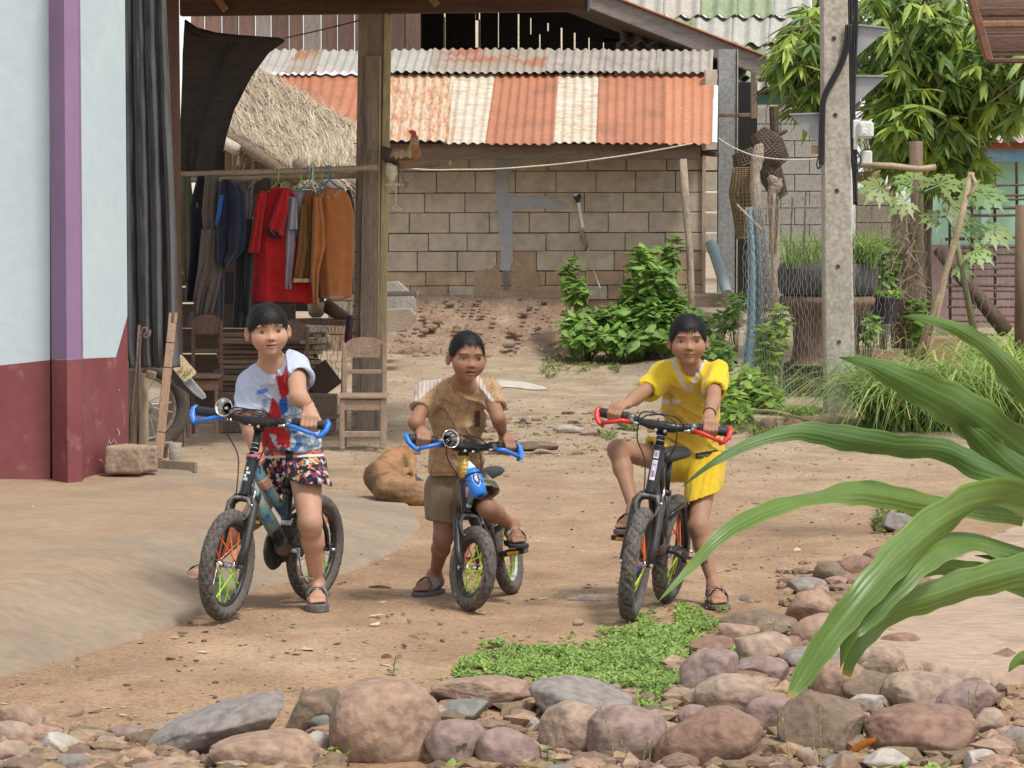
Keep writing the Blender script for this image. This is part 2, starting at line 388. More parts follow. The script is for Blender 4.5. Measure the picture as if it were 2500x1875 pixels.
def ground_material():
 m=bpy.data.materials.new('packed_dirt');m.use_nodes=True;nt=m.node_tree;L=nt.links.new;b=nt.nodes['Principled BSDF']
 tc=_n(nt,'ShaderNodeTexCoord')
 def noi(sc,det=6,ro=.6,st=(1,1,1)):
  mp=_n(nt,'ShaderNodeMapping');mp.inputs['Scale'].default_value=st;L(tc.outputs['Object'],mp.inputs[0])
  n=_n(nt,'ShaderNodeTexNoise');n.inputs['Scale'].default_value=sc;n.inputs['Detail'].default_value=det;n.inputs['Roughness'].default_value=ro;L(mp.outputs[0],n.inputs[0]);return n.outputs[0]
 def ramp(src,stops):
  r=_n(nt,'ShaderNodeValToRGB');e=r.color_ramp.elements;e[0].position=stops[0][0];e[0].color=(*stops[0][1],1);e[1].position=stops[-1][0];e[1].color=(*stops[-1][1],1)
  for p,c in stops[1:-1]: x=e.new(p);x.color=(*c,1)
  L(src,r.inputs[0]);return r.outputs[0]
 def mix(f,a,c,bt='MIX'):
  x=_n(nt,'ShaderNodeMix',data_type='RGBA',blend_type=bt)
  if isinstance(f,(int,float)): x.inputs[0].default_value=f
  else: L(f,x.inputs[0])
  for s,i in ((a,6),(c,7)):
   if isinstance(s,tuple): x.inputs[i].default_value=(*s,1)
   else: L(s,x.inputs[i])
  return x.outputs[2]
 base=ramp(noi(.8,10,.7,(1,.8,1)),[(.3,(.25,.158,.096)),(.5,(.35,.232,.146)),(.7,(.44,.315,.21))])
 # the yard behind is paler and stonier than the lane
 sx=_n(nt,'ShaderNodeSeparateXYZ');L(tc.outputs['Object'],sx.inputs[0])
 yr=_n(nt,'ShaderNodeMapRange');yr.inputs[1].default_value=14.5;yr.inputs[2].default_value=22;L(sx.outputs[1],yr.inputs[0])
 pale=ramp(noi(2.2,10,.75,(1,.7,1)),[(.3,(.27,.20,.13)),(.5,(.385,.305,.215)),(.72,(.50,.42,.32))])
 c=mix(yr.outputs[0],base,pale)
 tread=ramp(noi(2.6,10,.72,(.8,.7,1)),[(.36,(.76,.74,.72)),(.6,(1.08,1.07,1.05))]);c=mix(.8,c,tread,'MULTIPLY')
 damp=ramp(noi(1.7,9,.75,(.8,.6,1)),[(.56,(0,0,0)),(.72,(1,1,1))]);c=mix(damp,c,mix(.5,c,(.13,.085,.06)))
 grit=ramp(noi(60,6,.7),[(.3,(.55,.53,.51)),(.5,(1,1,1)),(.7,(1.38,1.36,1.3))]);c=mix(.9,c,grit,'MULTIPLY')
 v=_n(nt,'ShaderNodeTexVoronoi');v.inputs['Scale'].default_value=34;mp=_n(nt,'ShaderNodeMapping');mp.inputs['Scale'].default_value=(1,.8,1);L(tc.outputs['Object'],mp.inputs[0]);L(mp.outputs[0],v.inputs[0])
 peb=ramp(v.outputs['Distance'],[(.10,(1,1,1)),(.17,(0,0,0))]);sel=ramp(v.outputs['Color'],[(.62,(0,0,0)),(.66,(1,1,1))])
 pm=_n(nt,'ShaderNodeMath',operation='MULTIPLY');L(peb,pm.inputs[0]);L(sel,pm.inputs[1])
 c=mix(pm.outputs[0],c,(.46,.38,.29))
 L(c,b.inputs['Base Color']);b.inputs['Roughness'].default_value=.95;b.inputs['Specular IOR Level'].default_value=.2
 add=_n(nt,'ShaderNodeMath',operation='ADD');L(noi(28,6,.7),add.inputs[0]);L(pm.outputs[0],add.inputs[1])
 bp=_n(nt,'ShaderNodeBump');bp.inputs['Strength'].default_value=.75;bp.inputs['Distance'].default_value=.014;L(add.outputs[0],bp.inputs['Height']);L(bp.outputs[0],b.inputs['Normal'])
 return m
M_dirt=ground_material()
tag(np_mesh('ground',V,Q,M_dirt,origin=(0,0,0)),kind='structure')

# smooth cement apron in front of the house
M_apron=mat('worn_cement_apron',(.33,.28,.225),(.27,.225,.18),scale=2.1,detail=12,bump=.35,bscale=110,bdist=.003,rough=.92,wear=((.21,.165,.125),2,.5,.85),fine=.12,vcol=True)
xs=np.linspace(-6.8,-.3,420);ys=np.linspace(9.7,19.1,340)
X,Y,Q=grid_xy(xs,ys);a,s=HA(X,Y)
P3=np.stack([X.ravel(),Y.ravel(),0*X.ravel()],1);n=fbm(P3,3,2.0).reshape(X.shape)
Z=H0(X,Y)+a+.012+.006*n-.06*sstep(.03,-.03,s+.03*n)
keep=(s.ravel()[Q]>-.05).any(1);Q=Q[keep]
u,inv=np.unique(Q,return_inverse=True);V=np.stack([X.ravel(),Y.ravel(),Z.ravel()],1)[u]
cq=sstep(.75,.1,s+.25*fbm(P3,3,1.1).reshape(X.shape)).ravel()[u][:,None];cq=.8*np.clip(cq+.7*sstep(.1,.5,fbm(P3,4,.9))[u][:,None],0,1)
tag(np_mesh('concrete_apron',V,inv.reshape(Q.shape),M_apron,colv=np.array([[1.0,.81,.62]])*(1-cq)+cq*np.array([[.86,.80,.71]])),kind='structure')
lim=[(1195,936),(1225,930),(1280,934),(1325,944),(1338,952),(1300,953),(1262,948),(1230,946),(1205,944)]
mb=MB();P_=[G(x,y,.006) for x,y in lim];mb.add(P_,[tuple(range(len(P_)))]);tag(mb.build('lime_spill',mat('lime',(.62,.58,.52),(.45,.4,.34),scale=9,bump=.6)),kind='structure')

# sandstone slab at the right, its near and left edges broken
slab_px=[(1915,1625),(1985,1610),(2010,1570),(2050,1560),(2080,1530),(2110,1500),(2235,1480),(2250,1440),(2340,1380),(2420,1330),(2500,1290),(2620,1270),(2700,1700),(2500,1672),(2330,1662),(2200,1640),(2060,1625)]
SL=[G(*p) for p in slab_px];SLP=[(p.x,p.y) for p in SL]
M_slab=mat('sandstone_slab',(.36,.25,.175),(.29,.20,.14),(.40,.295,.22),scale=2.2,stretch=(.9,1.2,1),bump=.6,bscale=22,bdist=.008,rough=.9,fine=.15,wear=((.25,.15,.10),7,.62,.75))
xs=np.linspace(.7,2.5,150);ys=np.linspace(9.5,15.6,230);X,Y,Q=grid_xy(xs,ys);s=poly_sd(X,Y,SLP)
P3=np.stack([X.ravel(),Y.ravel(),0*X.ravel()],1);n=fbm(P3,4,5.0).reshape(X.shape)
s2=s+.045*n+.02*fbm(P3,3,14.0).reshape(X.shape);Z=H0(X,Y)+.038*sstep(-.004,.006,s2)+.006*fbm(P3,3,2.5).reshape(X.shape)-.05*(s2<-.012)
keep=(s.ravel()[Q]>-.04).any(1);Q=Q[keep];u,inv=np.unique(Q,return_inverse=True);V=np.stack([X.ravel(),Y.ravel(),Z.ravel()],1)[u]
tag(np_mesh('stone_paving',V,inv.reshape(Q.shape),M_slab),kind='structure')
# ============================================================= painted house at the left
M_blue=mat('pale_blue_plaster',(.44,.535,.57),(.48,.57,.60),scale=1.4,rough=.75,bump=.12,bscale=30,fine=.03,wear=((.37,.44,.45),2.2,.6,.85))
M_maroon=mat('maroon_plaster',(.17,.040,.042),(.215,.062,.064),scale=2.5,rough=.7,bump=.2,bscale=25,fine=.06,wear=((.36,.19,.18),6,.58,.78))
M_purple=mat('purple_plaster',(.22,.135,.25),(.26,.165,.285),scale=2,rough=.7,bump=.12,fine=.03,wear=((.42,.34,.43),18,.70,.76))
house=thing('painted_house','pale blue plastered house with maroon lower wall and purple corner strip at the left','house',(-2.3,17.6,.1))
def wall_quads(pxs,ytop,ysplit,ybot,Ys):
 a=MB();b=MB()
 for i in range(len(pxs)-1):
  P=lambda j,y: W(pxs[j],y,Ys[j])
  a.add([P(i,ysplit[i]),P(i+1,ysplit[i+1]),P(i+1,ytop),P(i,ytop)],[(0,1,2,3)])
  b.add([P(i,ybot),P(i+1,ybot),P(i+1,ysplit[i+1]),P(i,ysplit[i])],[(0,1,2,3)])
 return a,b
def thicken(mb,d):
 n=len(mb.v);fs=list(mb.f);mb.v+=[(x+d[0],y+d[1],z+d[2]) for x,y,z in mb.v]
 from collections import Counter
 c=Counter();
 K={}
 for f in fs:
  for i in range(len(f)):
   e=(f[i],f[(i+1) % len(f)]);k=tuple(sorted((tuple(round(q,5) for q in mb.v[e[0]]),tuple(round(q,5) for q in mb.v[e[1]]))));c[k]+=1;K[k]=e
 for f in fs: mb.f.append(tuple(n+i for i in reversed(f)))
 for k,e in K.items():
  if c[k]==1: mb.f.append((e[0],e[0]+n,e[1]+n,e[1]))
 mb.m=[0]*len(mb.f);return mb
# left bay, right bay (with the slanted maroon corner), and the chamfered strip between them
a,b=wall_quads([-330,0,122],-120,[906,892,879],1230,[17.3,17.45,17.5]);thicken(a,(0,.2,0)).build('upper_wall',M_blue,house);thicken(b,(0,.2,0)).build('lower_wall',M_maroon,house)
Yr=17.5
def RB(x,y): return W(x,y,17.5+(x-190)*.0052)
mb=MB();mb.add([RB(190,876),RB(283,872),RB(311,772),RB(304,-120),RB(176,-120)],[(0,1,2,3,4)]);thicken(mb,(-.05,.2,0)).build('upper_wall',M_blue,house)
mb=MB();mb.add([RB(190,876),RB(283,872),RB(311,772),RB(316,1230),RB(200,1230)],[(0,4,3,2,1)]);thicken(mb,(-.05,.2,0)).build('lower_wall',M_maroon,house)
def strip(y0,y1,name,m):
 p=[(119,17.48),(156,17.31),(190,17.38),(196,17.52),(119,17.52)]
 q=lambda y,k: [W(x+(y/1100)*k,y,Y) for x,Y in p]
 lo,hi=q(y1,9),q(y0,9);mb=MB();n=len(p)
 mb.add(lo+hi,[(i,(i+1) % n,(i+1) % n+n,i+n) for i in range(n)]+[tuple(range(n)),tuple(range(2*n-1,n-1,-1))]);mb.build(name,m,house)
strip(-120,878,'corner_strip',M_purple);strip(878.5,1230,'corner_strip_base',M_maroon)
# scratches of white paint low on the maroon wall
mb=MB();r0=random.Random(3)
for (x,y,dx,dy) in [(262,1085,6,-14),(266,1078,5,10),(272,1082,8,-12),(281,1076,2,14),(285,1045,5,16),(291,1052,-2,16),(242,1122,8,6),(250,1128,-5,5),(289,951,1,6),(194,898,2,6)]:
 YY_=17.5+(x-190)*.0052-.006;a=W(x,y,YY_);b=W(x+dx,y+dy,YY_);mb.tube([a,a.lerp(b,.5)+Vector((.004,0,.003)),b],[.0015,.003,.001],5)
tag(mb.build('paint_scratches',mat('chalk_white',(.5,.46,.44),rough=.9),house),kind='stuff')

# ------------------------------------------------------------- cloth panel builder
def cloth(name,rows,Y,mats,parent=None,thick=.05,folds=5,amp=.02,nu=40,nv=40,seed=0,label=None,cat=None,group=None,cfn=None,lean=0.0,wav=.3):
 """closed soft panel. rows: (py, x_left, x_right) in photo pixels at distance Y; lens-shaped section with folds"""
 rows=sorted(rows);ry=[r[0] for r in rows];V=[];C=[]
 vs=np.linspace(0,1,nv+1);us=np.linspace(0,1,nu+1);U,T=np.meshgrid(us,vs)
 py=ry[0]+T*(ry[-1]-ry[0]);xl=np.interp(py,ry,[r[1] for r in rows]);xr=np.interp(py,ry,[r[2] for r in rows])
 px=xl+U*(xr-xl)
 Nz=fbm(np.stack([U.ravel()*3+seed*7.1,T.ravel()*1.2+seed,T.ravel()*0],1),2,1.0).reshape(U.shape)
 ph=U*folds*2*np.pi+seed+wav*3*Nz+wav*2*T
 fold=(np.sin(ph)+.22*np.sin(ph*2.3+1))*amp*(.35+.65*T)+.5*amp*fbm(np.stack([U.ravel()*6,T.ravel()*9,U.ravel()*0+seed],1),2,1.0).reshape(U.shape)
 lens=np.sqrt(np.clip(1-(2*U-1)**2,0,1))*thick/2
 k=1.0/F
 out=[]
 for sgn in (-1,1):
  YY=Y+sgn*(lens+.002)+fold*(1 if sgn<0 else .7)+lean*T
  X=(px-1250)/F;B=(937.5-py)/F;dy=_cp+B*_sp;dz=-_sp+B*_cp;t=Y/dy
  out.append(np.stack([(X*t).ravel(),YY.ravel(),(CAMZ+dz*t).ravel()],1))
 V=np.concatenate(out);n=(nu+1)*(nv+1);j,i=np.meshgrid(np.arange(nv),np.arange(nu),indexing='ij');a=(j*(nu+1)+i).ravel()
 Qf=np.stack([a,a+nu+1,a+nu+2,a+1],1);Qb=Qf[:,::-1]+n
 e=[]
 top=np.arange(nu);e.append(np.stack([top,top+1,top+1+n,top+n],1));bot=nv*(nu+1)+top;e.append(np.stack([bot+1,bot,bot+n,bot+1+n],1))
 sd_=np.arange(nv)*(nu+1);e.append(np.stack([sd_+nu+1,sd_,sd_+n,sd_+nu+1+n],1));sd2=sd_+nu;e.append(np.stack([sd2,sd2+nu+1,sd2+nu+1+n,sd2+n],1))
 Qa=np.concatenate([Qf,Qb]+e);cv=None
 if cfn is not None:
  cc=cfn(np.concatenate([px.ravel(),px.ravel()]),np.concatenate([py.ravel(),py.ravel()]));cv=cc
 elif (mats.name.startswith('fabric')): cv=np.ones((len(V),3))
 o=np_mesh(name,V,Qa,mats,parent,colv=cv);return tag(o,label,cat,group)
def fabric(name,c,rough=.9,scale=14,bs=90,k=.82,trans=0.0,sheen=.2):
 return mat('fabric_'+name,c,tuple(x*k for x in c),scale=scale,rough=rough,bump=.25,bscale=bs,bdist=.003,vcol=True,spec=.2,sheen=sheen,fine=.1,trans=trans)

M_curtain=mat('charcoal_knit',(.013,.013,.015),(.019,.019,.022),scale=6,stretch=(1,1,26),rough=.95,bump=.7,bscale=22,bdist=.006,fine=.35,sheen=.3)
cloth('curtain',[(-60,297,402),(300,303,418),(600,307,432),(860,312,437),(897,316,440)],18.35,M_curtain,thick=.06,folds=3.6,amp=.05,nu=150,nv=90,seed=3,
  label='long charcoal curtain hanging beside the pale blue wall',cat='curtain')

# ============================================================= porch frame
M_beam=mat('porch_beam_wood',(.055,.028,.016),(.10,.052,.03),scale=4,stretch=(.6,5,5),bump=.4,bscale=14,rough=.8,wear=((.16,.085,.05),5,.6,.75))
def board(name,p0,p1,w,d,m,parent=None,up=(0,0,1),bev=.006,label=None,cat=None,group=None):
 "bar from p0 to p1, w = height across, d = depth"
 p0,p1=Vector(p0),Vector(p1);ax=(p1-p0);L=ax.length;ax.normalize();u=Vector(up);u=u-ax*u.dot(ax)
 if u.length<1e-4: u=ax.orthogonal()
 u.normalize();v=ax.cross(u);Mx=Matrix((ax,v,u)).transposed()
 mb=MB();mb.box((p0+p1)/2,(L,d,w),Mx,bev);o=mb.build(name,m,parent);return tag(o,label,cat,group)
YP=21.4
porch=thing('porch_roof','dark timber porch roof edge along the top of the picture','porch roof',(-.6,YP,2.9))
board('beam',W(440,14,YP),W(1432,2,YP),.14,.09,M_beam,porch)
board('beam',W(290,-30,18.9),W(1500,-28,23.3),.12,.08,M_beam,porch)
M_tin=mat('old_tin',(.25,.2,.17),(.35,.3,.26),rough=.6,bump=.1)
mb=MB();mb.box((-1.75,20.5,3.02),(4.7,2.0,.02));mb.build('roof_sheet',M_tin,porch)  # unseen sheet, its reach set by the shade wanted under the porch
mb=MB();mb.hexa([(-4.1,21.5,3.03),(.45,21.5,3.03),(.45,23.6,3.36),(-4.1,23.6,3.36),(-4.1,21.5,3.05),(.45,21.5,3.05),(.45,23.6,3.38),(-4.1,23.6,3.38)]);mb.build('roof_sheet',M_tin,porch)  # unseen rear sheet, carried back to darken the clothes
for x0,y0,x1,y1 in [(526,-12,552,26),(1046,-14,1068,14)]:
 board('brace',W(x0,y0,YP-.06),W(x1,y1,YP-.06),.05,.03,mat('brace_wood',(.30,.17,.08),(.22,.12,.06),scale=6,stretch=(1,4,4)),porch)
mb=MB();mb.box(W(1436,5,YP-.01),(.02,.11,.12),None,.004);mb.build('end_cap',mat('bluish_paint',(.16,.2,.3),(.12,.15,.24)),porch)
# rear dark post beside the curtain
board('side_post',W(428,1060,20.6)+Vector((0,0,-.1)),W(416,-30,20.6),.10,.12,mat('side_post_wood',(.085,.042,.026),(.14,.07,.04),scale=4,stretch=(5,5,.6),rough=.7,bump=.3),None,(1,0,0),label='dark timber post rising behind the charcoal curtain',cat='post')
# main post: three boards bolted together, pale right edge
M_post=mat('post_wood',(.16,.125,.095),(.26,.205,.15),scale=3,stretch=(7,7,.5),bump=.6,bscale=14,bdist=.01,rough=.85,wear=((.085,.065,.05),4,.56,.68))
M_postp=mat('post_edge_wood',(.40,.33,.19),(.30,.25,.13),scale=3,stretch=(7,7,.5),bump=.4,bscale=14,rough=.85,wear=((.18,.15,.09),6,.6,.7))
post=thing('timber_post','tall weathered timber post with a pale right edge behind the wooden chair','post',(-.96,YP,0))
zb=h1(-.96,YP)-.05
def vp(x0t,x0b,x1t,x1b,yt,yb,Y0,dep,nm,m,bev=.006):
 a,b_,c,d=W(x0b,yb,Y0),W(x1b,yb,Y0),W(x1t,yt,Y0),W(x0t,yt,Y0)
 mb=MB();v=Vector((0,dep,0));mb.hexa([a,b_,b_+v,a+v,d,c,c+v,d+v]);return mb.build(nm,m,post)
vp(877,857,952,936,-30,1062,YP,.15,'post_core',M_post)
vp(892,878,928,922,136,850,YP-.035,.034,'face_board',M_post)
vp(940,924,955,941,-30,862,YP-.012,.17,'edge_board',M_postp)
vp(926.5,921.5,930,925,138,848,YP-.037,.03,'edge_strip',M_postp)
mb=MB();mb.tube([W(876,27,YP-.012),W(940,28,YP-.02),W(954,36,YP-.022)],.004,6);mb.build('wire_tie',M_black,post)
r0=random.Random(5);mb=MB()
for k in range(22):
 y=350+k*33;p=W(868+r0.uniform(-2,4),y,YP-.002);mb.tube([p,p+Vector((-.02,-.02,-.002))],.003,5)
tag(mb.build('nails',M_black,post),kind='stuff')

# ============================================================= shed with the rusty roof
YS=32.0
shed=thing('block_shed','low block shed with a rust and white corrugated roof behind the boys','shed',(.4,YS,.1))
M_block=mat('grey_block',(.34,.285,.215),(.26,.215,.16),scale=2.5,rough=.95,bump=.5,bscale=60,bdist=.004,fine=.12,wear=((.46,.41,.34),3.3,.63,.8),coord='Object')
M_block2=mat('tan_block',(.42,.31,.2),(.30,.20,.13),scale=3,rough=.95,bump=.6,bscale=50,bdist=.005,fine=.15,wear=((.2,.14,.1),5,.58,.74))
M_mortar=mat('dark_mortar',(.30,.25,.19),(.42,.355,.28),rough=.95,bump=.5)
def unit_block(m,nm):
 mb=MB();mb.box((0,0,0),(1,1,1),None,.018);me=bpy.data.meshes.new(nm);me.from_pydata([tuple(v) for v in mb.v],[],mb.f);me.materials.append(m)
 bm=bmesh.new();bm.from_mesh(me);bmesh.ops.recalc_face_normals(bm,faces=bm.faces);bm.to_mesh(me);bm.free();return me
BL=[unit_block(mat('block_%s' % n,c,c2,scale=1.1,rough=.95,bump=.5,bscale=45,bdist=.005,fine=.16,wear=w,coord='World'),'block') for n,c,c2,w in
  [('a',(.48,.41,.32),(.42,.355,.275),((.52,.46,.38),2.6,.54,.72)),('b',(.50,.425,.33),(.43,.365,.28),((.27,.22,.165),1.7,.54,.76)),
  ('c',(.46,.395,.31),(.40,.345,.27),((.54,.49,.42),3.2,.54,.68)),('d',(.42,.30,.20),(.33,.23,.15),((.52,.40,.28),2.4,.52,.7))]]
def place(me,name,parent,c,size,rot=None):
 o=bpy.data.objects.new(name,me);col.objects.link(o);o.parent=parent;o.matrix_parent_inverse=wm(parent).inverted()
 o.location=c;o.scale=size
 if rot: o.rotation_euler=rot
 return o
z0,z1=.08,2.12;sY=pxm(YS)
mb=MB();mb.box(((W(800,0,YS).x+W(1716,0,YS).x)/2,YS+.09,(z0+z1)/2),(W(1716,0,YS).x-W(800,0,YS).x,.13,z1-z0));mb.build('wall_core',M_mortar,shed)
rows_px=[385,418,471,519,569,613,662,697,732,772,815,860]
offs=[10,33,0,-42,8,-18,6,-40,10,-25,5,0];r0=random.Random(9)
for i in range(len(rows_px)-1):
 yt,yb=rows_px[i],rows_px[i+1];x=800-48+offs[i]
 while x<1716:
  wpx=96*r0.uniform(.97,1.03) if i<8 else 96*r0.uniform(.7,1.3)
  a,b=max(x,800),min(x+wpx,1716);x+=wpx
  if b-a<6: continue
  sl=(a+b)/2;dy=-.004*(sl-1250)+r0.uniform(-.6,.6)
  zt=W(a,yt+1.1+dy,YS).z;zb_=W(a,yb-1.1+dy,YS).z;xa,xb=W(a+1.0,500,YS).x,W(b-1.0,500,YS).x
  low=i>=6 or (i==5 and 1190<sl<1330)
  me=BL[3] if (low and r0.random()<.75) or (i>=5 and sl>1380 and r0.random()<.6) else BL[r0.randrange(3)]
  place(me,'block',shed,((xa+xb)/2,YS+.02+r0.uniform(-.006,.008)+(.02*r0.random() if i>7 else 0),(zt+zb_)/2),(xb-xa,.11,zt-zb_))
# smeared cement: upright band and its side branch
def blob_poly(pts,Y,d,n=120,jag=2.2,seed=0,m=None,name='x',parent=None):
 P=[];L=len(pts);rr=random.Random(seed)
 for i in range(L):
  a,b=pts[i],pts[(i+1) % L];k=max(1,int(math.hypot(b[0]-a[0],b[1]-a[1])/5))
  for j in range(k): t=j/k;P.append(W(a[0]+(b[0]-a[0])*t+rr.uniform(-jag,jag),a[1]+(b[1]-a[1])*t+rr.uniform(-jag,jag),Y))
 mb=MB();mb.prism(P,(0,d,0));return mb.build(name,m,parent)
M_cem=mat('smeared_cement',(.30,.315,.33),(.38,.39,.40),scale=3,stretch=(2,1,1),rough=.8,bump=.5,bscale=20,bdist=.01,fine=.12)
blob_poly([(1206,386),(1256,386),(1250,425),(1240,430),(1242,476),(1270,480),(1330,482),(1370,492),(1390,506),(1350,512),(1300,504),(1262,510),(1252,520),(1250,560),(1252,640),(1244,662),(1222,660),(1222,600),(1216,540),(1210,470),(1210,420)],YS-.045,.03,seed=1,m=M_cem,name='cement_patch',parent=shed)
blob_poly([(1226,662),(1242,660),(1244,690),(1240,712),(1228,708)],YS-.043,.03,seed=2,m=mat('dark_cement',(.13,.13,.13),(.2,.19,.18)),name='cement_patch',parent=shed)
blob_poly([(1158,664),(1200,655),(1216,640),(1222,700),(1248,700),(1250,632),(1290,655),(1318,665),(1318,780),(1300,800),(1160,790)],YS-.038,.03,seed=4,m=M_block2,name='rough_footing',parent=shed)
# dark eroded earth at the wall's foot
M_earth=mat('eroded_earth',(.23,.145,.10),(.38,.28,.20),(.29,.20,.14),scale=4,rough=1,bump=1.0,bscale=16,bdist=.04,wear=((.12,.07,.05),5,.60,.75))
xs=np.linspace(W(930,0,31.5).x,W(1440,0,31.5).x,170);vs=np.linspace(0,1,40);U,T=np.meshgrid(xs,vs)
P3=np.stack([U.ravel()*4,T.ravel()*3,U.ravel()*0],1);nn=1.5*fbm(P3,5,1.2).reshape(U.shape)
Yb=30.6+T*1.38+.18*nn*np.sin(np.pi*T);Zb=H(U,np.full_like(U,30.6))-.05+.62*T**1.5+.10*nn*np.sin(np.pi*T);i,j=np.meshgrid(np.arange(169),np.arange(39));a=(j*170+i).ravel()
tag(np_mesh('earth_bank',np.stack([U.ravel(),Yb.ravel(),Zb.ravel()],1),np.stack([a,a+1,a+171,a+170],1),M_earth),kind='structure')

r_=np.random.default_rng(5);mb=MB();bm_=bmesh.new();bmesh.ops.create_icosphere(bm_,subdivisions=2,radius=1);IV=np.array([v.co[:] for v in bm_.verts]);IF=[[v.index for v in f.verts] for f in bm_.faces];bm_.free()
for k_ in range(150):
 t_=r_.random()**.7;x_=r_.uniform(W(935,0,31.5).x,W(1400,0,31.5).x);y_=30.5+1.4*t_;z_=h1(x_,30.6)+.55*t_**1.5;s_=r_.uniform(.012,.012+.06*r_.random()**2);mb.add(IV*(1+.25*fbm(IV*1.6+k_,2))[:,None]*s_*np.array([1.3,.9,.75])+np.array([x_,y_,z_]),IF)
tag(mb.build('earth_clods',mat('dark_clods',(.20,.13,.09),(.33,.235,.165),scale=4,rough=1,bump=1,bscale=30,bdist=.02),smooth=True),kind='stuff')
# chalk writing
M_chalk=mat('white_chalk',(.62,.55,.47),rough=1,bump=0,fine=0)
GL={'y': [[(0,0),(.35,.5)],[(.7,0),(.1,1.2)]],'o': [[(.3,.1),(.05,.35),(.2,.65),(.5,.55),(.55,.25),(.3,.1)]],'u': [[(0,.1),(.05,.55),(.35,.6),(.55,.3)],[(.6,.05),(.6,.65)]],
  's': [[(.5,0),(.0,.25),(.5,.45),(0,.7)]],'z': [[(0,.1),(.6,.1),(.1,.6),(.75,.75)]],'n': [[(0,.65),(.1,0),(.2,.5),(.35,.1),(.45,.65)]],'c': [[(.5,.1),(.1,.3),(.2,.6),(.5,.6)]],'i': [[(.2,.1),(.2,.6)]]}
mb=MB()
def chalk(txt,x,y,s,w=1.0):
 for ch in txt:
  if ch != ' ':
   for st in GL[ch]: mb.tube([W(x+a*s*11,y+b*s*11,YS-.048) for a,b in st],.0042*w,5)
  x+=(9.5 if ch != ' ' else 8)*s
chalk('you',1351,474,1.0);chalk('n',1382,479,.8);chalk('cin',1353,490,.6,.7)
chalk('yo',1445,472,1.1);chalk('cin',1468,477,.8);chalk('you',1445,485,1.0);chalk('yo',1344,521,1.3);chalk('sz',1381,523,1.1);chalk('you',1455,520,.95,.7);chalk('ss',1542,522,.9,.7);chalk('you',1585,520,.8,.5);chalk('nonin',1560,432,.8,.5)
tag(mb.build('chalk_writing',M_chalk,shed),kind='stuff')
# eave beam, right end boards
M_eave=mat('eave_beam_wood',(.15,.095,.07),(.22,.155,.12),scale=3,stretch=(.6,5,5),bump=.4,rough=.85,wear=((.28,.22,.18),4,.6,.75))
board('eave_beam',W(862,369,31.35),W(1709,371,31.35),.15,.08,M_eave,shed)
mb=MB();mb.box((W(1719,0,YS).x,YS-.02,1.2),(.035,.12,2.3));mb.build('corner_board',mat('corner_wood',(.42,.33,.25),(.34,.26,.2)),shed)
board('rafter_end',W(1712,373,31.5),W(1752,377,31.3),.05,.05,M_wood_dark,shed)
# corrugated sheets
def corrugated(name,xb0,xb1,yb,Yb,xt0,xt1,yt,Yt,m,parent,pitch=.092,amp=.0105,seed=0,cv=None,wob=2.0,nv=24):
 "sheet from eave (pixel row yb at Yb) up to (yt at Yt)"
 rr=random.Random(seed);A,B,C,D=W(xb0,yb,Yb),W(xb1,yb,Yb),W(xt1,yt,Yt),W(xt0,yt,Yt)
 wd=(B-A).length;nu=max(8,int(wd/pitch*10));up=(D-A).normalized();sl=(B-A).normalized();nrm=sl.cross(up).normalized()
 if nrm.z<0: nrm=-nrm
 us=np.linspace(0,1,nu+1);vs=np.linspace(0,1,nv+1);U,T=np.meshgrid(us,vs)
 A_,B_,C_,D_=[np.array(tuple(q)) for q in (A,B,C,D)]
 bot=A_+U[...,None]*(B_-A_);top=D_+U[...,None]*(C_-D_);P=bot+T[...,None]*(top-bot)
 off=amp*np.sin(2*np.pi*(U*wd)/pitch)+.006*noise3(np.stack([U.ravel()*4,T.ravel()*3,U.ravel()*0+seed],1)).reshape(U.shape)
 P=P+off[...,None]*np.array(tuple(nrm))
 # slightly ragged ends
 P=P-(1-T)[...,None]**6*np.array(tuple(up))*(.012*noise3(np.stack([U.ravel()*wd*3,U.ravel()*0,U.ravel()*0+seed+5],1)).reshape(U.shape))[...,None]
 n=U.size;V=np.concatenate([P.reshape(-1,3),P.reshape(-1,3)-.0025*np.array(tuple(nrm))])
 j,i=np.meshgrid(np.arange(nv),np.arange(nu),indexing='ij');a=(j*(nu+1)+i).ravel();Q=np.stack([a,a+1,a+nu+2,a+nu+1],1)
 e=np.arange(nu);E=np.stack([e+1,e,e+n,e+1+n],1)
 return np_mesh(name,V,np.concatenate([Q,Q[:,::-1]+n,E]),m,parent)
def tin(name,a,b,w,ws=3.0,lo=.5,hi=.62,st=(1,1,1),rough=.55):
 return mat(name,a,b,scale=2.2,stretch=st,rough=rough,bump=.15,bscale=40,fine=.1,wear=(w,ws,lo,hi),spec=.4)
RUST=(.46,.185,.095);RUST2=(.39,.16,.09);PALE=(.62,.56,.47)
T_rust=tin('rusted_tin',(.44,.18,.10),(.36,.15,.085),(.27,.12,.075),2.2,.52,.75)
T_rust2=tin('rusted_tin_spotted',RUST,(.5,.22,.12),(.68,.55,.38),8,.66,.70)
T_mix=tin('half_rusted_tin',(.56,.48,.37),(.52,.38,.24),(.46,.19,.09),4,.46,.58,(7,1,1.2))
T_white=tin('whitewashed_tin',(.60,.55,.46),(.52,.45,.35),(.48,.30,.16),5,.50,.62,(1,1,9))
T_grey=tin('galvanised_tin',(.36,.35,.32),(.46,.43,.38),(.36,.17,.10),1.8,.56,.66)
T_greyr=tin('galvanised_rusty_tin',(.38,.33,.27),(.30,.25,.20),(.36,.15,.09),1.6,.50,.60)
T_greyd=tin('dull_galvanised_tin',(.30,.27,.235),(.40,.36,.31),(.22,.15,.11),2,.52,.72)
Yb,Yt,Yu=31.15,33.4,34.6
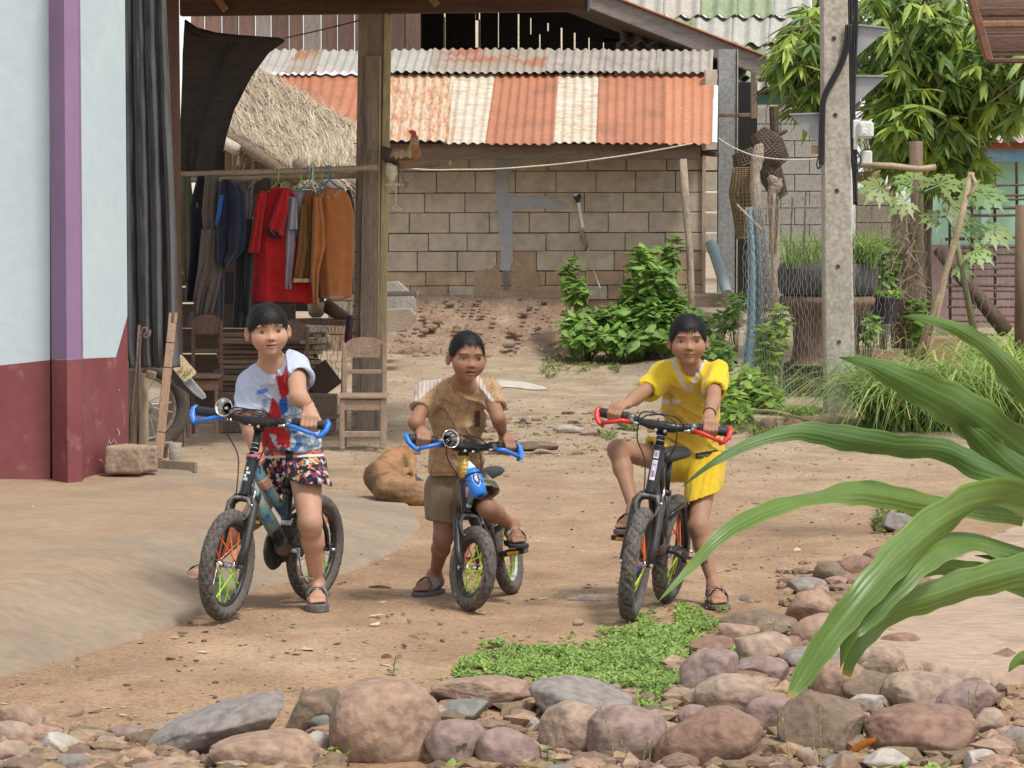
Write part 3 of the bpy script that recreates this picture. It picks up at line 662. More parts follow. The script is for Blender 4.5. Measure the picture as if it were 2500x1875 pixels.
low=[(575,742,640,764,T_rust),(738,872,760,935,T_rust),(860,1095,890,1108,T_mix),(1080,1188,1100,1211,T_white),(1184,1354,1209,1363,T_rust),(1350,1460,1361,1464,T_white),(1456,1622,1462,1624,T_rust),(1620,1740,1622,1744,T_rust2),(1738,1751,1742,1754,tin('white_edge_tin',(.72,.72,.7),(.66,.68,.68),(.5,.4,.3),3,.7,.8))]
for k,(b0,b1,t0,t1,m) in enumerate(low):
 rr=350-(8 if b0<1100 else 0)*(1100-b0)/400
 corrugated('roof_sheet',b0,b1,rr+2*math.sin(k*2.1),Yb+.02*(k % 2),t0,t1,182,Yt,m,shed,seed=k)
top=[(470,700,T_grey),(690,772,T_greyr),(768,925,T_grey),(900,1049,T_grey),(1043,1175,T_greyr),(1170,1335,T_greyr),(1330,1482,T_greyd),(1475,1610,T_greyd),(1600,1739,T_greyd)]
for k,(b0,b1,m) in enumerate(top):
 sh=(1750-b0)*.02
 corrugated('roof_sheet',b0,b1,176+1.5*math.sin(k*1.7),Yt-.12,b0+sh,b1+sh,121+2*math.sin(k),Yu,m,shed,amp=.013,seed=20+k,nv=14)
# prop post at the right end of the shed
mb=MB();mb.tube([W(1668,388,31.2),W(1673,480,31.2),W(1683,600,31.2),W(1687,700,31.2),W(1690,800,31.2)],[.036,.042,.036,.036,.035],10)
tag(mb.build('prop_post',mat('peeling_branch',(.48,.38,.30),(.30,.235,.18),scale=3,stretch=(5,5,1),bump=.8,bscale=14,bdist=.02,wear=((.10,.085,.075),3,.55,.7)),smooth=True),'crooked peeling branch propping the shed beam above the leafy bush','post')
# pipe hanging on the wall
pr=thing('hanging_pump','white plastic tube with a black cap hanging on the block wall','hand pump',W(1410,600,31.9))
mb=MB();mb.tube([W(1412,492,31.88),W(1424,560,31.86)],.016,12);mb.build('tube',mat('white_plastic',(.75,.73,.68),(.68,.66,.6),rough=.4,bump=0),pr,angle=40)
mb=MB();mb.tube([W(1406,476,31.88),W(1408,482,31.88),W(1412,494,31.88)],[.03,.028,.022],12);mb.tube([W(1412,474,31.9),W(1417,486,31.9)],.016,8);mb.build('cap',M_black,pr,angle=40)
mb=MB();mb.tube([W(1405,474,31.84),W(1407,478,31.84)],.018,8);mb.build('cap_tip',mat('white_plastic',(1,1,1)),pr)
mb=MB();mb.tube([W(1418,562,31.86),W(1424,580,31.85),W(1430,596,31.86),W(1433,604,31.88)],[.022,.036,.032,.014],10);mb.build('wrapped_end',mat('rags',(.2,.13,.1),(.38,.3,.25),scale=20),pr,smooth=True)
mb=MB();mb.tube([W(1424,556,31.86),W(1425,562,31.86)],.02,10);mb.tube([W(1433,604,31.9),W(1445,650,31.8),W(1466,705,31.6)],.007,6);mb.build('hose',mat('clear_hose',(.42,.36,.28),rough=.5),pr)
# white rope tied along the eave
def rope(pts,Y,r,name,m,label,cat,parent=None,n=6):
 mb=MB();P=[]
 pts=[W(x,y,Y if not hasattr(Y,'__len__') else Y[i]) for i,(x,y) in enumerate(pts)]
 for i in range(len(pts)-1):
  a,b=pts[max(i-1,0)],pts[i];c,d=pts[i+1],pts[min(i+2,len(pts)-1)]
  for k in range(6):
   t=k/6;P.append(.5*((2*b)+(-a+c)*t+(2*a-5*b+4*c-d)*t*t+(-a+3*b-3*c+d)*t**3))
 P.append(pts[-1]);mb.tube(P,r,n);o=mb.build(name,m,parent,smooth=True);return tag(o,label,cat)
M_rope=mat('white_cord',(.62,.55,.45),(.5,.43,.34))
rope([(955,409),(1005,412),(1060,415),(1120,414),(1200,413),(1290,407),(1380,399),(1480,386),(1560,374),(1640,360),(1690,350)],30.6,.008,'cord',M_rope,'thin pale cord sagging in front of the block wall','cord')
rope([(1754,337),(1790,360),(1850,382),(1930,390),(2000,388)],26,.006,'cord',M_rope,'pale cord running from the roof corner to the concrete pole','cord')

# ============================================================= upper house behind the shed
upper=thing('plank_house','old timber house with plank wall, open gable and fascia board behind the shed roof','house',(1,37,2))
PC=[((.30,.19,.14),(.22,.13,.10)),((.42,.37,.31),(.34,.30,.25)),((.24,.15,.12),(.18,.11,.09)),((.36,.22,.16),(.28,.17,.12))]
PM=[mat('plank_%s' % 'abcd'[i],a,b,scale=3,stretch=(6,6,.5),bump=.3,rough=.85,wear=((.12,.08,.06),4,.62,.75)) for i,(a,b) in enumerate(PC)]
edges=[466,500,542,583,624,662,706,741,784,824,866,908,950,989,1028];kinds=[0,0,2,0,1,2,0,1,0,2,0,1,2,0]
for i in range(len(edges)-1):
 a,b=W(edges[i]+.8,150,36),W(edges[i+1]-.8,150,36);t=W(edges[i],-60,36)
 mb=MB();mb.box(((a.x+b.x)/2,36+.01*(i % 3),(a.z+t.z)/2),(b.x-a.x,.025,t.z-a.z),None,.003);mb.build('plank',PM[kinds[i]],upper)
M_dk=mat('shade_black_boards',(.010,.009,.009),(.016,.014,.013),rough=.9,bump=.2)  # near-black colour stands in for the shade of unlit rooms
# dark room behind the open gable: boards with slits of daylight between them
slit=[(1086,26,42,3),(1170,24,48,4),(1165,50,116,8),(1217,24,116,1.5),(1266,34,120,3.5),(1296,44,84,2.5),(1318,84,120,3),(1338,56,76,3.5),(1371,68,124,4.5),(1403,80,120,4.5),(1438,92,124,3.5),(1473,104,124,3)]
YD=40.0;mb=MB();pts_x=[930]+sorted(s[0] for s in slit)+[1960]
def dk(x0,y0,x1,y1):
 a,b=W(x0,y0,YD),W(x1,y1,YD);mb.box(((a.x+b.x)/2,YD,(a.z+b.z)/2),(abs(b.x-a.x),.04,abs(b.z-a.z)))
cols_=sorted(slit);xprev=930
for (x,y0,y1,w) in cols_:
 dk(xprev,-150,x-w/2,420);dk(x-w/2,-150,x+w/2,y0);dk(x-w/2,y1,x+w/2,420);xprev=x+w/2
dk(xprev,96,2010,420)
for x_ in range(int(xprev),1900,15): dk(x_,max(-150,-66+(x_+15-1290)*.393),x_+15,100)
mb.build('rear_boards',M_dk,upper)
mb=MB();a,b=W(1004,200,36.05),W(1004,-150,36.05);mb.box((a.x,38,(a.z+b.z)/2),(.05,4,b.z-a.z));mb.build('side_boards',M_dk,upper)
# attic roof sheet over the dark room, and fascia
fa=[W(1290,-62,35.2),W(1870,166,35.2)]
board('fascia_board',fa[0],fa[1],.20,.05,mat('fascia_wood',(.15,.125,.11),(.23,.195,.17),scale=3,stretch=(.6,5,5),bump=.3,rough=.8,wear=((.3,.27,.24),4,.6,.72)),upper)
off=Vector((0,0,.118))+Vector((.02,-.02,0))
board('roof_edge',fa[0]+off,fa[1]+off,.022,.12,T_rust,upper)
mb=MB();A,B=fa[0]+Vector((0,0,.12)),fa[1]+Vector((0,0,.12));d=Vector((0,5.5,0));C0=A+Vector((-6,0,-2.0));mb.add([A,B,B+d,A+d],[(0,1,2,3)]);mb.add([A+(A-B)*1.2,A,A+d,A+d+(A-B)*1.2],[(0,1,2,3)])
thicken(mb,(0,0,-.02)).build('roof_sheet',M_tin,upper)
# daylight of the yard behind the slits: an added pale panel further back
mb=MB();a,b=W(900,300,46),W(1600,-200,46);mb.box(((a.x+b.x)/2,46,(a.z+b.z)/2),(b.x-a.x,.1,abs(a.z-b.z)))
tag(mb.build('daylight_panel',mat('daylight_pale',(.75,.66,.52),(.7,.6,.47)),),'added pale panel standing for daylight in the slits of the dark gable','wall')
# fibre cement roof beyond
fib=thing('fibre_cement_roof','pale wavy fibre cement roof with mossy sheets at the top right of the gable','roof',(3,39,3.6))
T_fib=mat('fibre_cement',(.44,.43,.39),(.35,.335,.30),scale=3,stretch=(3,1,1),rough=.95,bump=.4,wear=((.2,.18,.16),5,.6,.75))
T_moss=mat('mossy_sheet',(.30,.35,.20),(.20,.25,.16),scale=3,stretch=(3,1,1),rough=.95,bump=.4,wear=((.42,.46,.18),2.5,.6,.75))
T_fibb=mat('fibre_cement_rusty',(.47,.40,.34),(.36,.34,.31),scale=3,stretch=(3,1,1),rough=.95,bump=.4,wear=((.2,.18,.16),5,.6,.75))
for r_,(yb,yt) in enumerate([(190,106),(108,38),(40,-40)]):
 x=1500+13*r_
 for k in range(5):
  m=[T_fib,T_fibb,T_moss,T_fib,T_fib][(k+r_) % 5] if r_ else [T_fib,T_fib,T_fibb,T_moss,T_fib][k]
  if r_==2: m=[T_fib,T_fibb,T_moss,T_moss,T_fib][k]
  corrugated('roof_sheet',x,x+92,yb,38+1.0*r_,x+4,x+95,yt,39.2+1.0*r_,m,fib,pitch=.2,amp=.03,seed=50+5*r_+k,nv=8);x+=90
mb=MB();a,b=W(1990,255,38.3),W(1820,228,38.3)
board('green_fascia',W(1800,245,37.6),W(1966,243,37.6),.12,.05,mat('green_paint',(.09,.21,.16),(.07,.16,.13)),fib)
board('red_fascia',W(1840,226,37.7),W(1966,222,37.7),.07,.05,mat('red_brown_paint',(.2,.08,.07),(.15,.07,.06)),fib)
corrugated('roof_sheet',1780,1975,216,37.4,1790,1975,176,38.6,T_fib,fib,pitch=.2,amp=.03,seed=91,nv=8)
# ============================================================= right side: shed column, net fence, planter, pole, trees
M_greycem=mat('grey_cement_column',(.20,.21,.21),(.27,.275,.27),scale=3,rough=.9,bump=.4,bscale=20)
colm=thing('cement_column','narrow grey cement and block wall end right of the shed','wall',W(1775,700,33))
mb=MB();a,b=W(1753,720,33),W(1797,120,33);mb.box(((a.x+b.x)/2,33.1,(a.z+b.z)/2),(b.x-a.x,.2,b.z-a.z));mb.build('render_coat',M_greycem,colm)
mb=MB();a,b=W(1797,740,33),W(1802,120,33);mb.box(((a.x+b.x)/2,33.08,(a.z+b.z)/2),(b.x-a.x,.2,b.z-a.z));mb.build('edge',mat('pale_cement_edge',(.38,.36,.3)),colm)
for k in range(9):
 a,b=W(1722,170+50*k,33),W(1751,216+50*k,33);place(BL[k % 3],'block',colm,((a.x+b.x)/2,33.1,(a.z+b.z)/2),(b.x-a.x,.2,a.z-b.z))
board('cross_stick',W(1700,281,32.5),W(1850,281,32.5),.04,.04,M_wood_brown,None,label='short brown stick nailed across the grey column',cat='stick')
board('hanging_stick',W(1840,175,32.3),W(1840,290,32.3),.06,.04,M_wood_brown,None,(1,0,0),label='short board hanging down under the eaves above the baskets',cat='board')
# block wall further right
w2=thing('grey_block_wall','grey block wall behind the hanging baskets and the concrete pole','wall',W(1930,640,37))
mb=MB();a,b=W(1800,760,37),W(2075,255,37);mb.box(((a.x+b.x)/2,37.12,(a.z+b.z)/2),(b.x-a.x,.1,b.z-a.z));mb.build('wall_core',M_mortar,w2)
M_pb=unit_block(mat('block_far',(.36,.34,.31),(.30,.28,.25),scale=1.3,rough=.95,bump=.3),'block')
for r_ in range(12):
 x=1800-(r_ % 2)*34
 while x<2075:
  a,b=W(max(x,1800)+.8,262+r_*41+40,37),W(min(x+70,2075)-.8,262+r_*41+1,37);x+=70
  if b.x-a.x>.05: place(M_pb,'block',w2,((a.x+b.x)/2,37.05,(a.z+b.z)/2),(b.x-a.x,.1,b.z-a.z))
w3=thing('tan_block_wall','low tan block wall between the pole and the papaya plant','wall',W(2150,640,30))
tanb=unit_block(mat('block_tan',(.36,.31,.24),(.29,.245,.19),scale=1.3,rough=.95,bump=.3),'block')
mb=MB();a,b=W(2092,780,30),W(2188,460,30);mb.box(((a.x+b.x)/2,30.12,(a.z+b.z)/2),(b.x-a.x,.1,b.z-a.z));mb.build('wall_core',M_mortar,w3)
for r_ in range(7):
 for x0,x1 in ([(2092,2128),(2129,2188)] if r_ % 2 else [(2092,2152),(2153,2188)]):
  a,b=W(x0,460+r_*42+41,30),W(x1,460+r_*42+1,30);place(tanb,'block',w3,((a.x+b.x)/2,30.05,(a.z+b.z)/2),(b.x-a.x,.1,b.z-a.z))
board('pillar',W(2135,620,30.4),W(2135,320,30.4),.2,.1,mat('pillar_tan',(.36,.27,.18),(.3,.22,.15)),None,(1,0,0),label='tan pillar standing behind the meter box',cat='pillar')
# shade behind the baskets, put in as a near-black panel
mb=MB();a,b=W(1800,740,35),W(1850,200,35);mb.box(((a.x+b.x)/2,35.1,(a.z+b.z)/2),(b.x-a.x,.1,b.z-a.z));tag(mb.build('gap_shade_panel',M_dk),'near-black panel standing for shade in the gap right of the grey column','boards')
# baskets
def wicker(name,c1,c2): return mat(name,c1,c2,scale=8,stretch=(1,1,1),rough=.8,bump=.8,bscale=30,bdist=.02)
M_wick=wicker('dark_wicker',(.075,.05,.035),(.13,.095,.07));M_wickp=wicker('pale_wicker',(.30,.22,.12),(.2,.14,.08))
def basket(pts,rs,Y,m,label,nw=22,open_end=True):
 "woven basket along a centreline: hoops and stakes"
 t=thing('wicker_basket',label,'basket',W(*pts[-1],Y),'wicker baskets under the eaves')
 P=[W(x,y,Y) for x,y in pts];k=F/Y;rs=[r/k for r in rs]
 ax=(P[-1]-P[0]).normalized();u=Vector((0,1,0)).cross(ax).normalized();v=ax.cross(u)
 def at(t_):
  f=t_*(len(P)-1);i=min(int(f),len(P)-2);q=f-i;return P[i].lerp(P[i+1],q),rs[i]+(rs[i+1]-rs[i])*q
 mb=MB()
 L=sum((P[i+1]-P[i]).length for i in range(len(P)-1));nh=int(L/.028)
 for h in range(nh+1):
  c,r=at(h/nh);mb.tube([c+(u*math.cos(a)+v*math.sin(a))*r for a in [2*math.pi*q/16 for q in range(16)]],.006,4,closed=True)
 tag(mb.build('hoops',m,t),kind='stuff');mb=MB()
 for s_ in range(nw):
  a=2*math.pi*s_/nw;mb.tube([at(q/6)[0]+(u*math.cos(a)+v*math.sin(a))*(at(q/6)[1]+.003) for q in range(7)],.0065,4)
 tag(mb.build('stakes',m,t),kind='stuff');mb=MB();c,r=at(1);mb.tube([c+(u*math.cos(a)+v*math.sin(a))*r for a in [2*math.pi*q/16 for q in range(16)]],.014,6,closed=True);mb.build('rim',m,t)
basket([(1850,322),(1880,360),(1908,398)],[20,36,22],31,M_wick,'dark wicker basket tilted with its mouth toward the ground below the eaves')
basket([(1848,390),(1880,420),(1906,480)],[18,30,18],31.3,M_wick,'dark wicker basket hanging lowest behind the two gnarled posts')
basket([(1812,370),(1825,400)],[24,34],31.5,M_wick,'flat dark basket just left of the taller gnarled post')
basket([(1815,410),(1815,470),(1820,580)],[24,34,20],31.4,M_wickp,'tall pale open weave basket behind the taller gnarled post')
basket([(2108,420),(2110,440)],[18,16],29.5,M_wickp,'small pale basket right of the concrete pole')
mb=MB();mb.tube([W(1889,260,34),W(1892,335,34),W(1893,350,34)],.05,8);mb.tube([W(1893,335,34),W(1915,322,34),W(1922,318,34)],[.02,.025,.02],6)
tag(mb.build('hook_post',M_wood_dark),'dark hooked stick hanging over the baskets','stick')
# two gnarled posts
for (pts,rs,lab) in [([(1849,720),(1850,600),(1848,500),(1843,420),(1850,385),(1853,356),(1852,350)],[12,13,15,13,15,12,8],'taller gnarled bleached post rising above the blue net'),
      ([(1895,760),(1893,600),(1888,500),(1886,470),(1894,450),(1890,436),(1893,430)],[12,13,14,13,17,18,9],'shorter gnarled reddish post with a knobbed top behind the net')]:
 mb=MB();P=[W(x,y,26.2) for x,y in pts];PP=[];RR=[]
 for i in range(len(P)-1):
  for k in range(5): PP.append(P[i].lerp(P[i+1],k/5));RR.append((rs[i]+(rs[i+1]-rs[i])*k/5)/pxm(26.2)*random.uniform(.9,1.1))
 mb.tube(PP,RR,12);tag(mb.build('gnarled_post',mat('bleached_branch',(.46,.38,.31),(.30,.235,.18),scale=3,stretch=(5,5,1),bump=.9,bscale=12,bdist=.03,wear=((.16,.11,.09),3,.56,.7)),smooth=True),lab,'post','gnarled fence posts')
# PVC pipe
pv=thing('pvc_pipe','blue grey plastic pipe leaning against the grey column','pipe',W(1770,718,31.5))
M_pvc=mat('pvc_blue',(.22,.30,.31),(.27,.34,.345),rough=.45,bump=0,fine=.05)
mb=MB();mb.tube([W(1741,610,31.8),W(1775,716,31.4)],.052,16);mb.build('tube',M_pvc,pv,angle=40)
mb=MB();mb.tube([W(1736,592,31.85),W(1742,614,31.8)],.058,16);mb.build('collar',M_pvc,pv,angle=40)
# stone step under it
def slab_box(x0,x1,y0,y1,Y,d,m,label,name='stone_step',cat='step'):
 a,b=W(x0,y1,Y),W(x1,y0,Y);mb=MB();mb.box(((a.x+b.x)/2,Y+d/2,(a.z+b.z)/2),(b.x-a.x,d,b.z-a.z),None,.02);return tag(mb.build(name,m),label,cat)
slab_box(1620,1815,758,800,30.4,1.6,mat('earthy_step',(.30,.25,.18),(.22,.17,.12),bump=.8,bscale=20),'low earthy cement step under the leaning pipe')
slab_box(1640,1800,718,762,31.6,.8,mat('earthy_step2',(.22,.17,.12),(.28,.22,.16),bump=.8,bscale=20),'darker upper step at the foot of the grey column')

# ------------------------------------------------------------- blades, leaves
def leaf_quads(P,D,Wd,L,n,fold=.25,droop=.0,taper=True):
 "many leaves as 6-triangle blades; P base, D direction (unit), Wd width dir (unit), L lengths, n half widths -> V,Q(tri)"
 N=len(P);up=np.cross(D,Wd);ts=[0,.3,.65,1.0];ws=[.25,1,.75,.02] if taper else [1,.9,.6,.02]
 V=[];
 for t,w in zip(ts,ws):
  c=P+D*(L*t)[:,None];c[:,2]-=droop*L*t*t
  for s in (-1,0,1): V.append(c+Wd*(s*n*w)[:,None]+up*(abs(s)*n*w*fold)[:,None])
 V=np.stack(V,1).reshape(-1,3);base=np.arange(N)[:,None]*12;f=[]
 for k in range(3):
  for s in (0,1): a=k*3+s;f.append((a,a+1,a+4,a+3))
 Q=(base[:,:,None]+np.array(f)[None]).reshape(-1,4);return V,Q
def unit(a): return a/(np.linalg.norm(a,axis=-1,keepdims=True)+1e-9)
def leafmat(name,c,c2,trans=.3,rough=.45,**k): return mat(name,c,c2,scale=3,rough=rough,bump=.15,bscale=60,vcol=True,trans=trans,fine=.1,**k)
M_leaf=leafmat('leaf_green',(.17,.27,.07),(.12,.20,.05))
M_grass=leafmat('grass_green',(.27,.40,.09),(.20,.31,.07),.35)
def blades(name,bases,L,w,m,seed,lean=.5,droop=.6,n=6,per=1,parent=None,cvar=((.8,.9,.8),(1.2,1.15,1.0)),dry=.06):
 "arching grass blades from base points"
 r=np.random.default_rng(seed);B=np.repeat(np.array([tuple(b) for b in bases]),per,0);N=len(B)
 a=r.uniform(0,2*np.pi,N);le=lean*r.uniform(.2,1.2,N);d=unit(np.stack([np.cos(a)*le,np.sin(a)*le,np.ones(N)],1));h=np.stack([np.cos(a),np.sin(a),0*a],1)
 wd=np.stack([-np.sin(a),np.cos(a),0*a],1);LL=L*r.uniform(.55,1.1,N);V=[]
 for k in range(n+1):
  t=k/n;c=B+d*(LL*t)[:,None]+h*(droop*LL*t*t*.6)[:,None];c[:,2]-=droop*LL*t**2.6*r.uniform(.8,1.2,N)*.75
  ww=w*(1-t**2)*.5+.0004
  V+=[c-wd*ww,c+wd*ww]
 V=np.stack(V,1).reshape(-1,3);base=np.arange(N)[:,None]*(2*n+2);f=[(2*k,2*k+1,2*k+3,2*k+2) for k in range(n)]
 Q=(base[:,:,None]+np.array(f)[None]).reshape(-1,4);lo,hi=np.array(cvar[0]),np.array(cvar[1]);cc=lo+r.random((N,1))*(hi-lo)
 dr=r.random(N)<dry;cc[dr]=[2.4,1.7,1.6]
 return np_mesh(name,V,Q,m,parent,colv=np.repeat(cc,2*n+2,0))
def mango(name,label,clusters,nleaf,Ll,trunk=None,seed=0,m=None):
 "tree: drooping leaf rosettes spread through blobs; clusters: (px, py, Y, rx_px, ry_px, depth_m, weight)"
 r=np.random.default_rng(seed);t=thing(name,label,'tree',trunk[0][0] if trunk else W(clusters[0][0],900,clusters[0][2]))
 wsum=sum(c[6] for c in clusters);V=[];Q=[];C=[];nv=0;tw=MB()
 for (px,py,Y,rx,ry,dp,wt) in clusters:
  n=int(nleaf*wt/wsum/9);k=pxm(Y)
  dirs=unit(r.normal(size=(n,3)));rad=r.uniform(.25,1,n)**.5;c0=np.array(tuple(W(px,py,Y)))
  P=c0+dirs*rad[:,None]*np.array([rx/k,dp,ry/k]);P+=.12*unit(r.normal(size=P.shape))*r.random((n,1))
  for p in P[:: 3]:
   q=Vector(p);tw.tube([q+Vector((r.uniform(-.3,.3),r.uniform(-.2,.2),-.25+r.uniform(-.1,.25))),q+Vector((0,0,.02))],.006,3,cap=False)
  B=np.repeat(P,9,0);N=len(B);a=r.uniform(0,2*np.pi,N);dn=r.uniform(-1.3,.25,N)
  D=unit(np.stack([np.cos(a),np.sin(a),dn],1));Wd=unit(np.cross(D,np.array([0,0,1.0]))+.4*r.normal(size=(N,3)));Wd=unit(Wd-D*(Wd*D).sum(1)[:,None])
  L=Ll*r.uniform(.6,1.15,N);v,q=leaf_quads(B,D,Wd,L,L*.13,.3,.35);V.append(v);Q.append(q+nv);nv+=len(v)
  hue=np.repeat(r.random((n,1)),9,0)**1.5;cc=(1-hue)*np.array([[.75,.85,.9]])+hue*np.array([[2.9,2.3,1.5]]);cc=cc*r.uniform(.8,1.2,(N,1));C.append(np.repeat(cc,12,0))
 tag(np_mesh('crown',np.concatenate(V),np.concatenate(Q),m or M_leaf,t,colv=np.concatenate(C)),kind='stuff');tag(tw.build('twigs',M_wood_brown,t),kind='stuff')
 if trunk:
  for i,(P,rs) in enumerate(trunk_list(trunk)):
   mb=MB();mb.tube(P,rs,10);mb.build('trunk' if i==0 else 'limb',mat('bark',(.16,.12,.09),(.10,.075,.06),scale=4,stretch=(4,4,1),bump=.9,bscale=12,bdist=.03),t,smooth=True)
 return t
def trunk_list(tr): return [([p for p in part],[.10-.012*i for i in range(len(part))]) if k==0 else ([p for p in part],[.05-.007*i for i in range(len(part))]) for k,part in enumerate(tr)]
tk=[[W(2250,800,28.5),W(2250,600,28.5),W(2258,480,28.5),W(2262,360,28.5),W(2275,240,28.5),W(2285,120,28.5)],[W(2262,360,28.5),W(2200,290,28.2),W(2130,200,28),W(2010,150,27.5),W(1960,130,27.5)],[W(2270,260,28.5),W(2360,200,28),W(2440,150,27.5)]]
mango('mango_tree','leafy mango tree spreading behind the concrete pole at the upper right',
  [(2200,60,28,130,110,1.3,3),(2330,110,28,130,130,1.5,4),(2230,200,28,120,100,1.2,3),(2380,240,28,110,90,1.2,3),(2200,290,27.5,90,60,.8,2.2),(2290,330,28,90,70,1.0,2.4),(2330,400,28,75,55,.8,1.3),(2470,180,27.5,60,130,1,1.6),(2180,380,28.5,40,50,.6,.6),
  (1965,100,27.5,55,75,.8,1.6),(1930,140,27.3,55,50,.7,1.3),(1985,190,27.5,30,50,.6,.8),(1985,40,27.8,30,30,.6,.4),(1975,240,27.8,22,40,.4,.4)],9000,.22,tk,4)
mango('far_tree','dark green trees far behind the mango tree',[(2250,60,60,300,220,3,4),(1990,120,62,90,160,3,1.5),(2350,330,58,150,120,3,2),(2000,340,60,80,80,2,1)],3000,.5,None,5,leafmat('leaf_far',(.10,.15,.05),(.07,.12,.04)))
# ------------------------------------------------------------- papaya plants
def papaya(base,top,Y,leaves,label,seed):
 t=thing('papaya_plant',label,'plant',W(*base,Y));r=random.Random(seed);mb=MB();mb.tube([W(*base,Y),W(*top,Y)],[.03,.018],8);mb.build('stem',mat('green_stem',(.2,.22,.1),(.15,.15,.08)),t,smooth=True)
 for (lx,ly,sz,rot) in leaves:
  c=W(lx,ly,Y+r.uniform(-.25,.25));s0=W(*top,Y);mb=MB();mb.cc=(1.0,1.0,1.0);mb.tube([s0,s0.lerp(c,.5)+Vector((0,0,.05)),c],.007,5)
  nrm=Vector((r.uniform(-.3,.3),-.65,.7)).normalized();u=Vector((math.cos(rot),0,math.sin(rot)));u=(u-nrm*u.dot(nrm)).normalized();v=nrm.cross(u);S=sz/pxm(Y);mb.cc=(1.1+r.random()*.5,1.15+r.random()*.3,1.5)
  for k in range(7):
   a=(k-3)*.62;L=S*(1-.09*abs(k-3));d=u*math.cos(a)+v*math.sin(a);w_=-u*math.sin(a)+v*math.cos(a)
   for j,(o0,o1,ww) in enumerate([(0,1,.13)]):
    pt=[(0,0),(.35,ww*.55),(.42,ww*1.5),(.52,ww*.7),(.66,ww*1.5),(.74,ww*.6),(1,0)]
    rim=[c+d*L*p+w_*L*q for p,q in pt]+[c+d*L*p-w_*L*q for p,q in reversed(pt[1:-1])]
    rim=[p-Vector((0,0,1))*((p-c).length**2/S*.35) for p in rim];mb.add(rim,[tuple(range(len(rim)))])
  mb.build('leaf',M_leaf,t)
papaya((2215,800),(2250,470),25.5,[(2150,455,75,3.4),(2230,440,70,2.2),(2290,450,80,1.2),(2350,460,80,.1),(2320,500,70,-.6),(2210,490,60,4.0),(2400,470,75,-.2)],'papaya plant with pale jagged leaves above the pot, right of the pole',1)
papaya((2380,820),(2330,560),25.2,[(2360,540,75,.2),(2290,530,60,2.5),(2420,560,70,-.3),(2380,610,60,-.8),(2340,650,50,-.5)],'lower papaya plant in front of the bamboo lattice',2)

# ------------------------------------------------------------- green house behind
gh=thing('green_house','mint green house with brown lower wall and blue fascia at the right edge','house',W(2420,780,33))
def fbox(name,x0,x1,y0,y1,Y,d,m,parent):
 a,b=W(x0,y1,Y),W(x1,y0,Y);mb=MB();mb.box(((a.x+b.x)/2,Y+d/2,(a.z+b.z)/2),(b.x-a.x,d,b.z-a.z));return mb.build(name,m,parent)
fbox('upper_wall',2270,2700,330,598,33,.15,mat('mint_plaster',(.34,.56,.42),(.30,.50,.37),rough=.8,bump=.1,fine=.04),gh)
fbox('pilaster',2395,2412,394,596,32.95,.04,mat('mint_light',(.45,.66,.56),(.42,.62,.53),fine=.03),gh)
fbox('lower_wall',2270,2700,598,800,32.98,.15,mat('mauve_plaster',(.24,.155,.155),(.29,.19,.19),fine=.05),gh)
fbox('blue_fascia',2340,2700,367,394,32.6,.05,mat('blue_paint',(.15,.33,.50),(.19,.38,.53),wear=((.42,.45,.4),4,.62,.75)),gh)
fbox('rust_fascia',2325,2700,346,365,32.5,.06,mat('terracotta_paint',(.32,.10,.055),(.25,.08,.05)),gh)
corrugated('roof_sheet',2360,2560,342,32.3,2400,2600,180,36,tin('pinkish_sheet',(.42,.33,.29),(.33,.25,.21),(.5,.42,.37),3,.55,.7),gh,pitch=.2,amp=.03,seed=95)
for y in (300,225): fbox('sheet_lap',2350+(342-y)*.15,2700,y-2,y+2,33.2+(300-y)*.012,.03,M_wood_brown,gh)
# bamboo lattice and bars in front of it
lat=thing('bamboo_lattice','dark fence of horizontal bamboo rods on upright bars at the right','fence',W(2400,780,28));r0=random.Random(8)
for k in range(19):
 y=455+k*18.5+r0.uniform(-4,4);x0=2318+r0.uniform(-12,10)
 if k in (5,6): continue
 mb=MB();mb.tube([W(x0,y+r0.uniform(-3,3),28),W(2400,y+r0.uniform(-3,3),28.02),W(2560,y+r0.uniform(-4,4),28)],.011*r0.uniform(.8,1.5),6);mb.build('rod',mat('dark_bamboo',(.085,.06,.045),(.15,.11,.08),scale=5),lat)
for x in (2318,2372,2428,2482):
 mb=MB();mb.tube([W(x,395,28.05),W(x+2,800,28.05)],.014,6);mb.build('upright',M_wood_dark,lat)
# leaning log, fence posts, rod
mb=MB();mb.tube([W(2290,610,26.5),W(2360,690,26.3),W(2455,808,26)],[.05,.06,.065],10);tag(mb.build('leaning_log',M_wood_dark,smooth=True),'dark log leaning in front of the bamboo lattice','log')
mb=MB();mb.tube([W(2495,500,24),W(2492,880,24)],.05,8);tag(mb.build('fence_post',M_wood_brown,smooth=True),'brown fence post at the right edge of the picture','post')
mb=MB();mb.tube([W(2236,345,26),W(2240,560,26),W(2246,840,26)],[.058,.05,.075],10);tag(mb.build('round_post',M_wood_brown,smooth=True),'upright brown post in front of the mango trunk','post')
fz=thing('fibrous_stump','shaggy fibrous stump below the papaya leaves','stump',W(2220,830,25.5))
mb=MB();P=[W(2215,850,25.6),W(2218,720,25.6),W(2210,600,25.6),W(2196,500,25.6)];mb.tube(P,[.13,.15,.12,.06],14);mb.build('trunk',mat('fibrous_bark',(.20,.14,.10),(.33,.26,.2),scale=4,stretch=(8,8,.8),bump=1,bscale=14,bdist=.04),fz,smooth=True)
r_=np.random.default_rng(3);mb=MB()
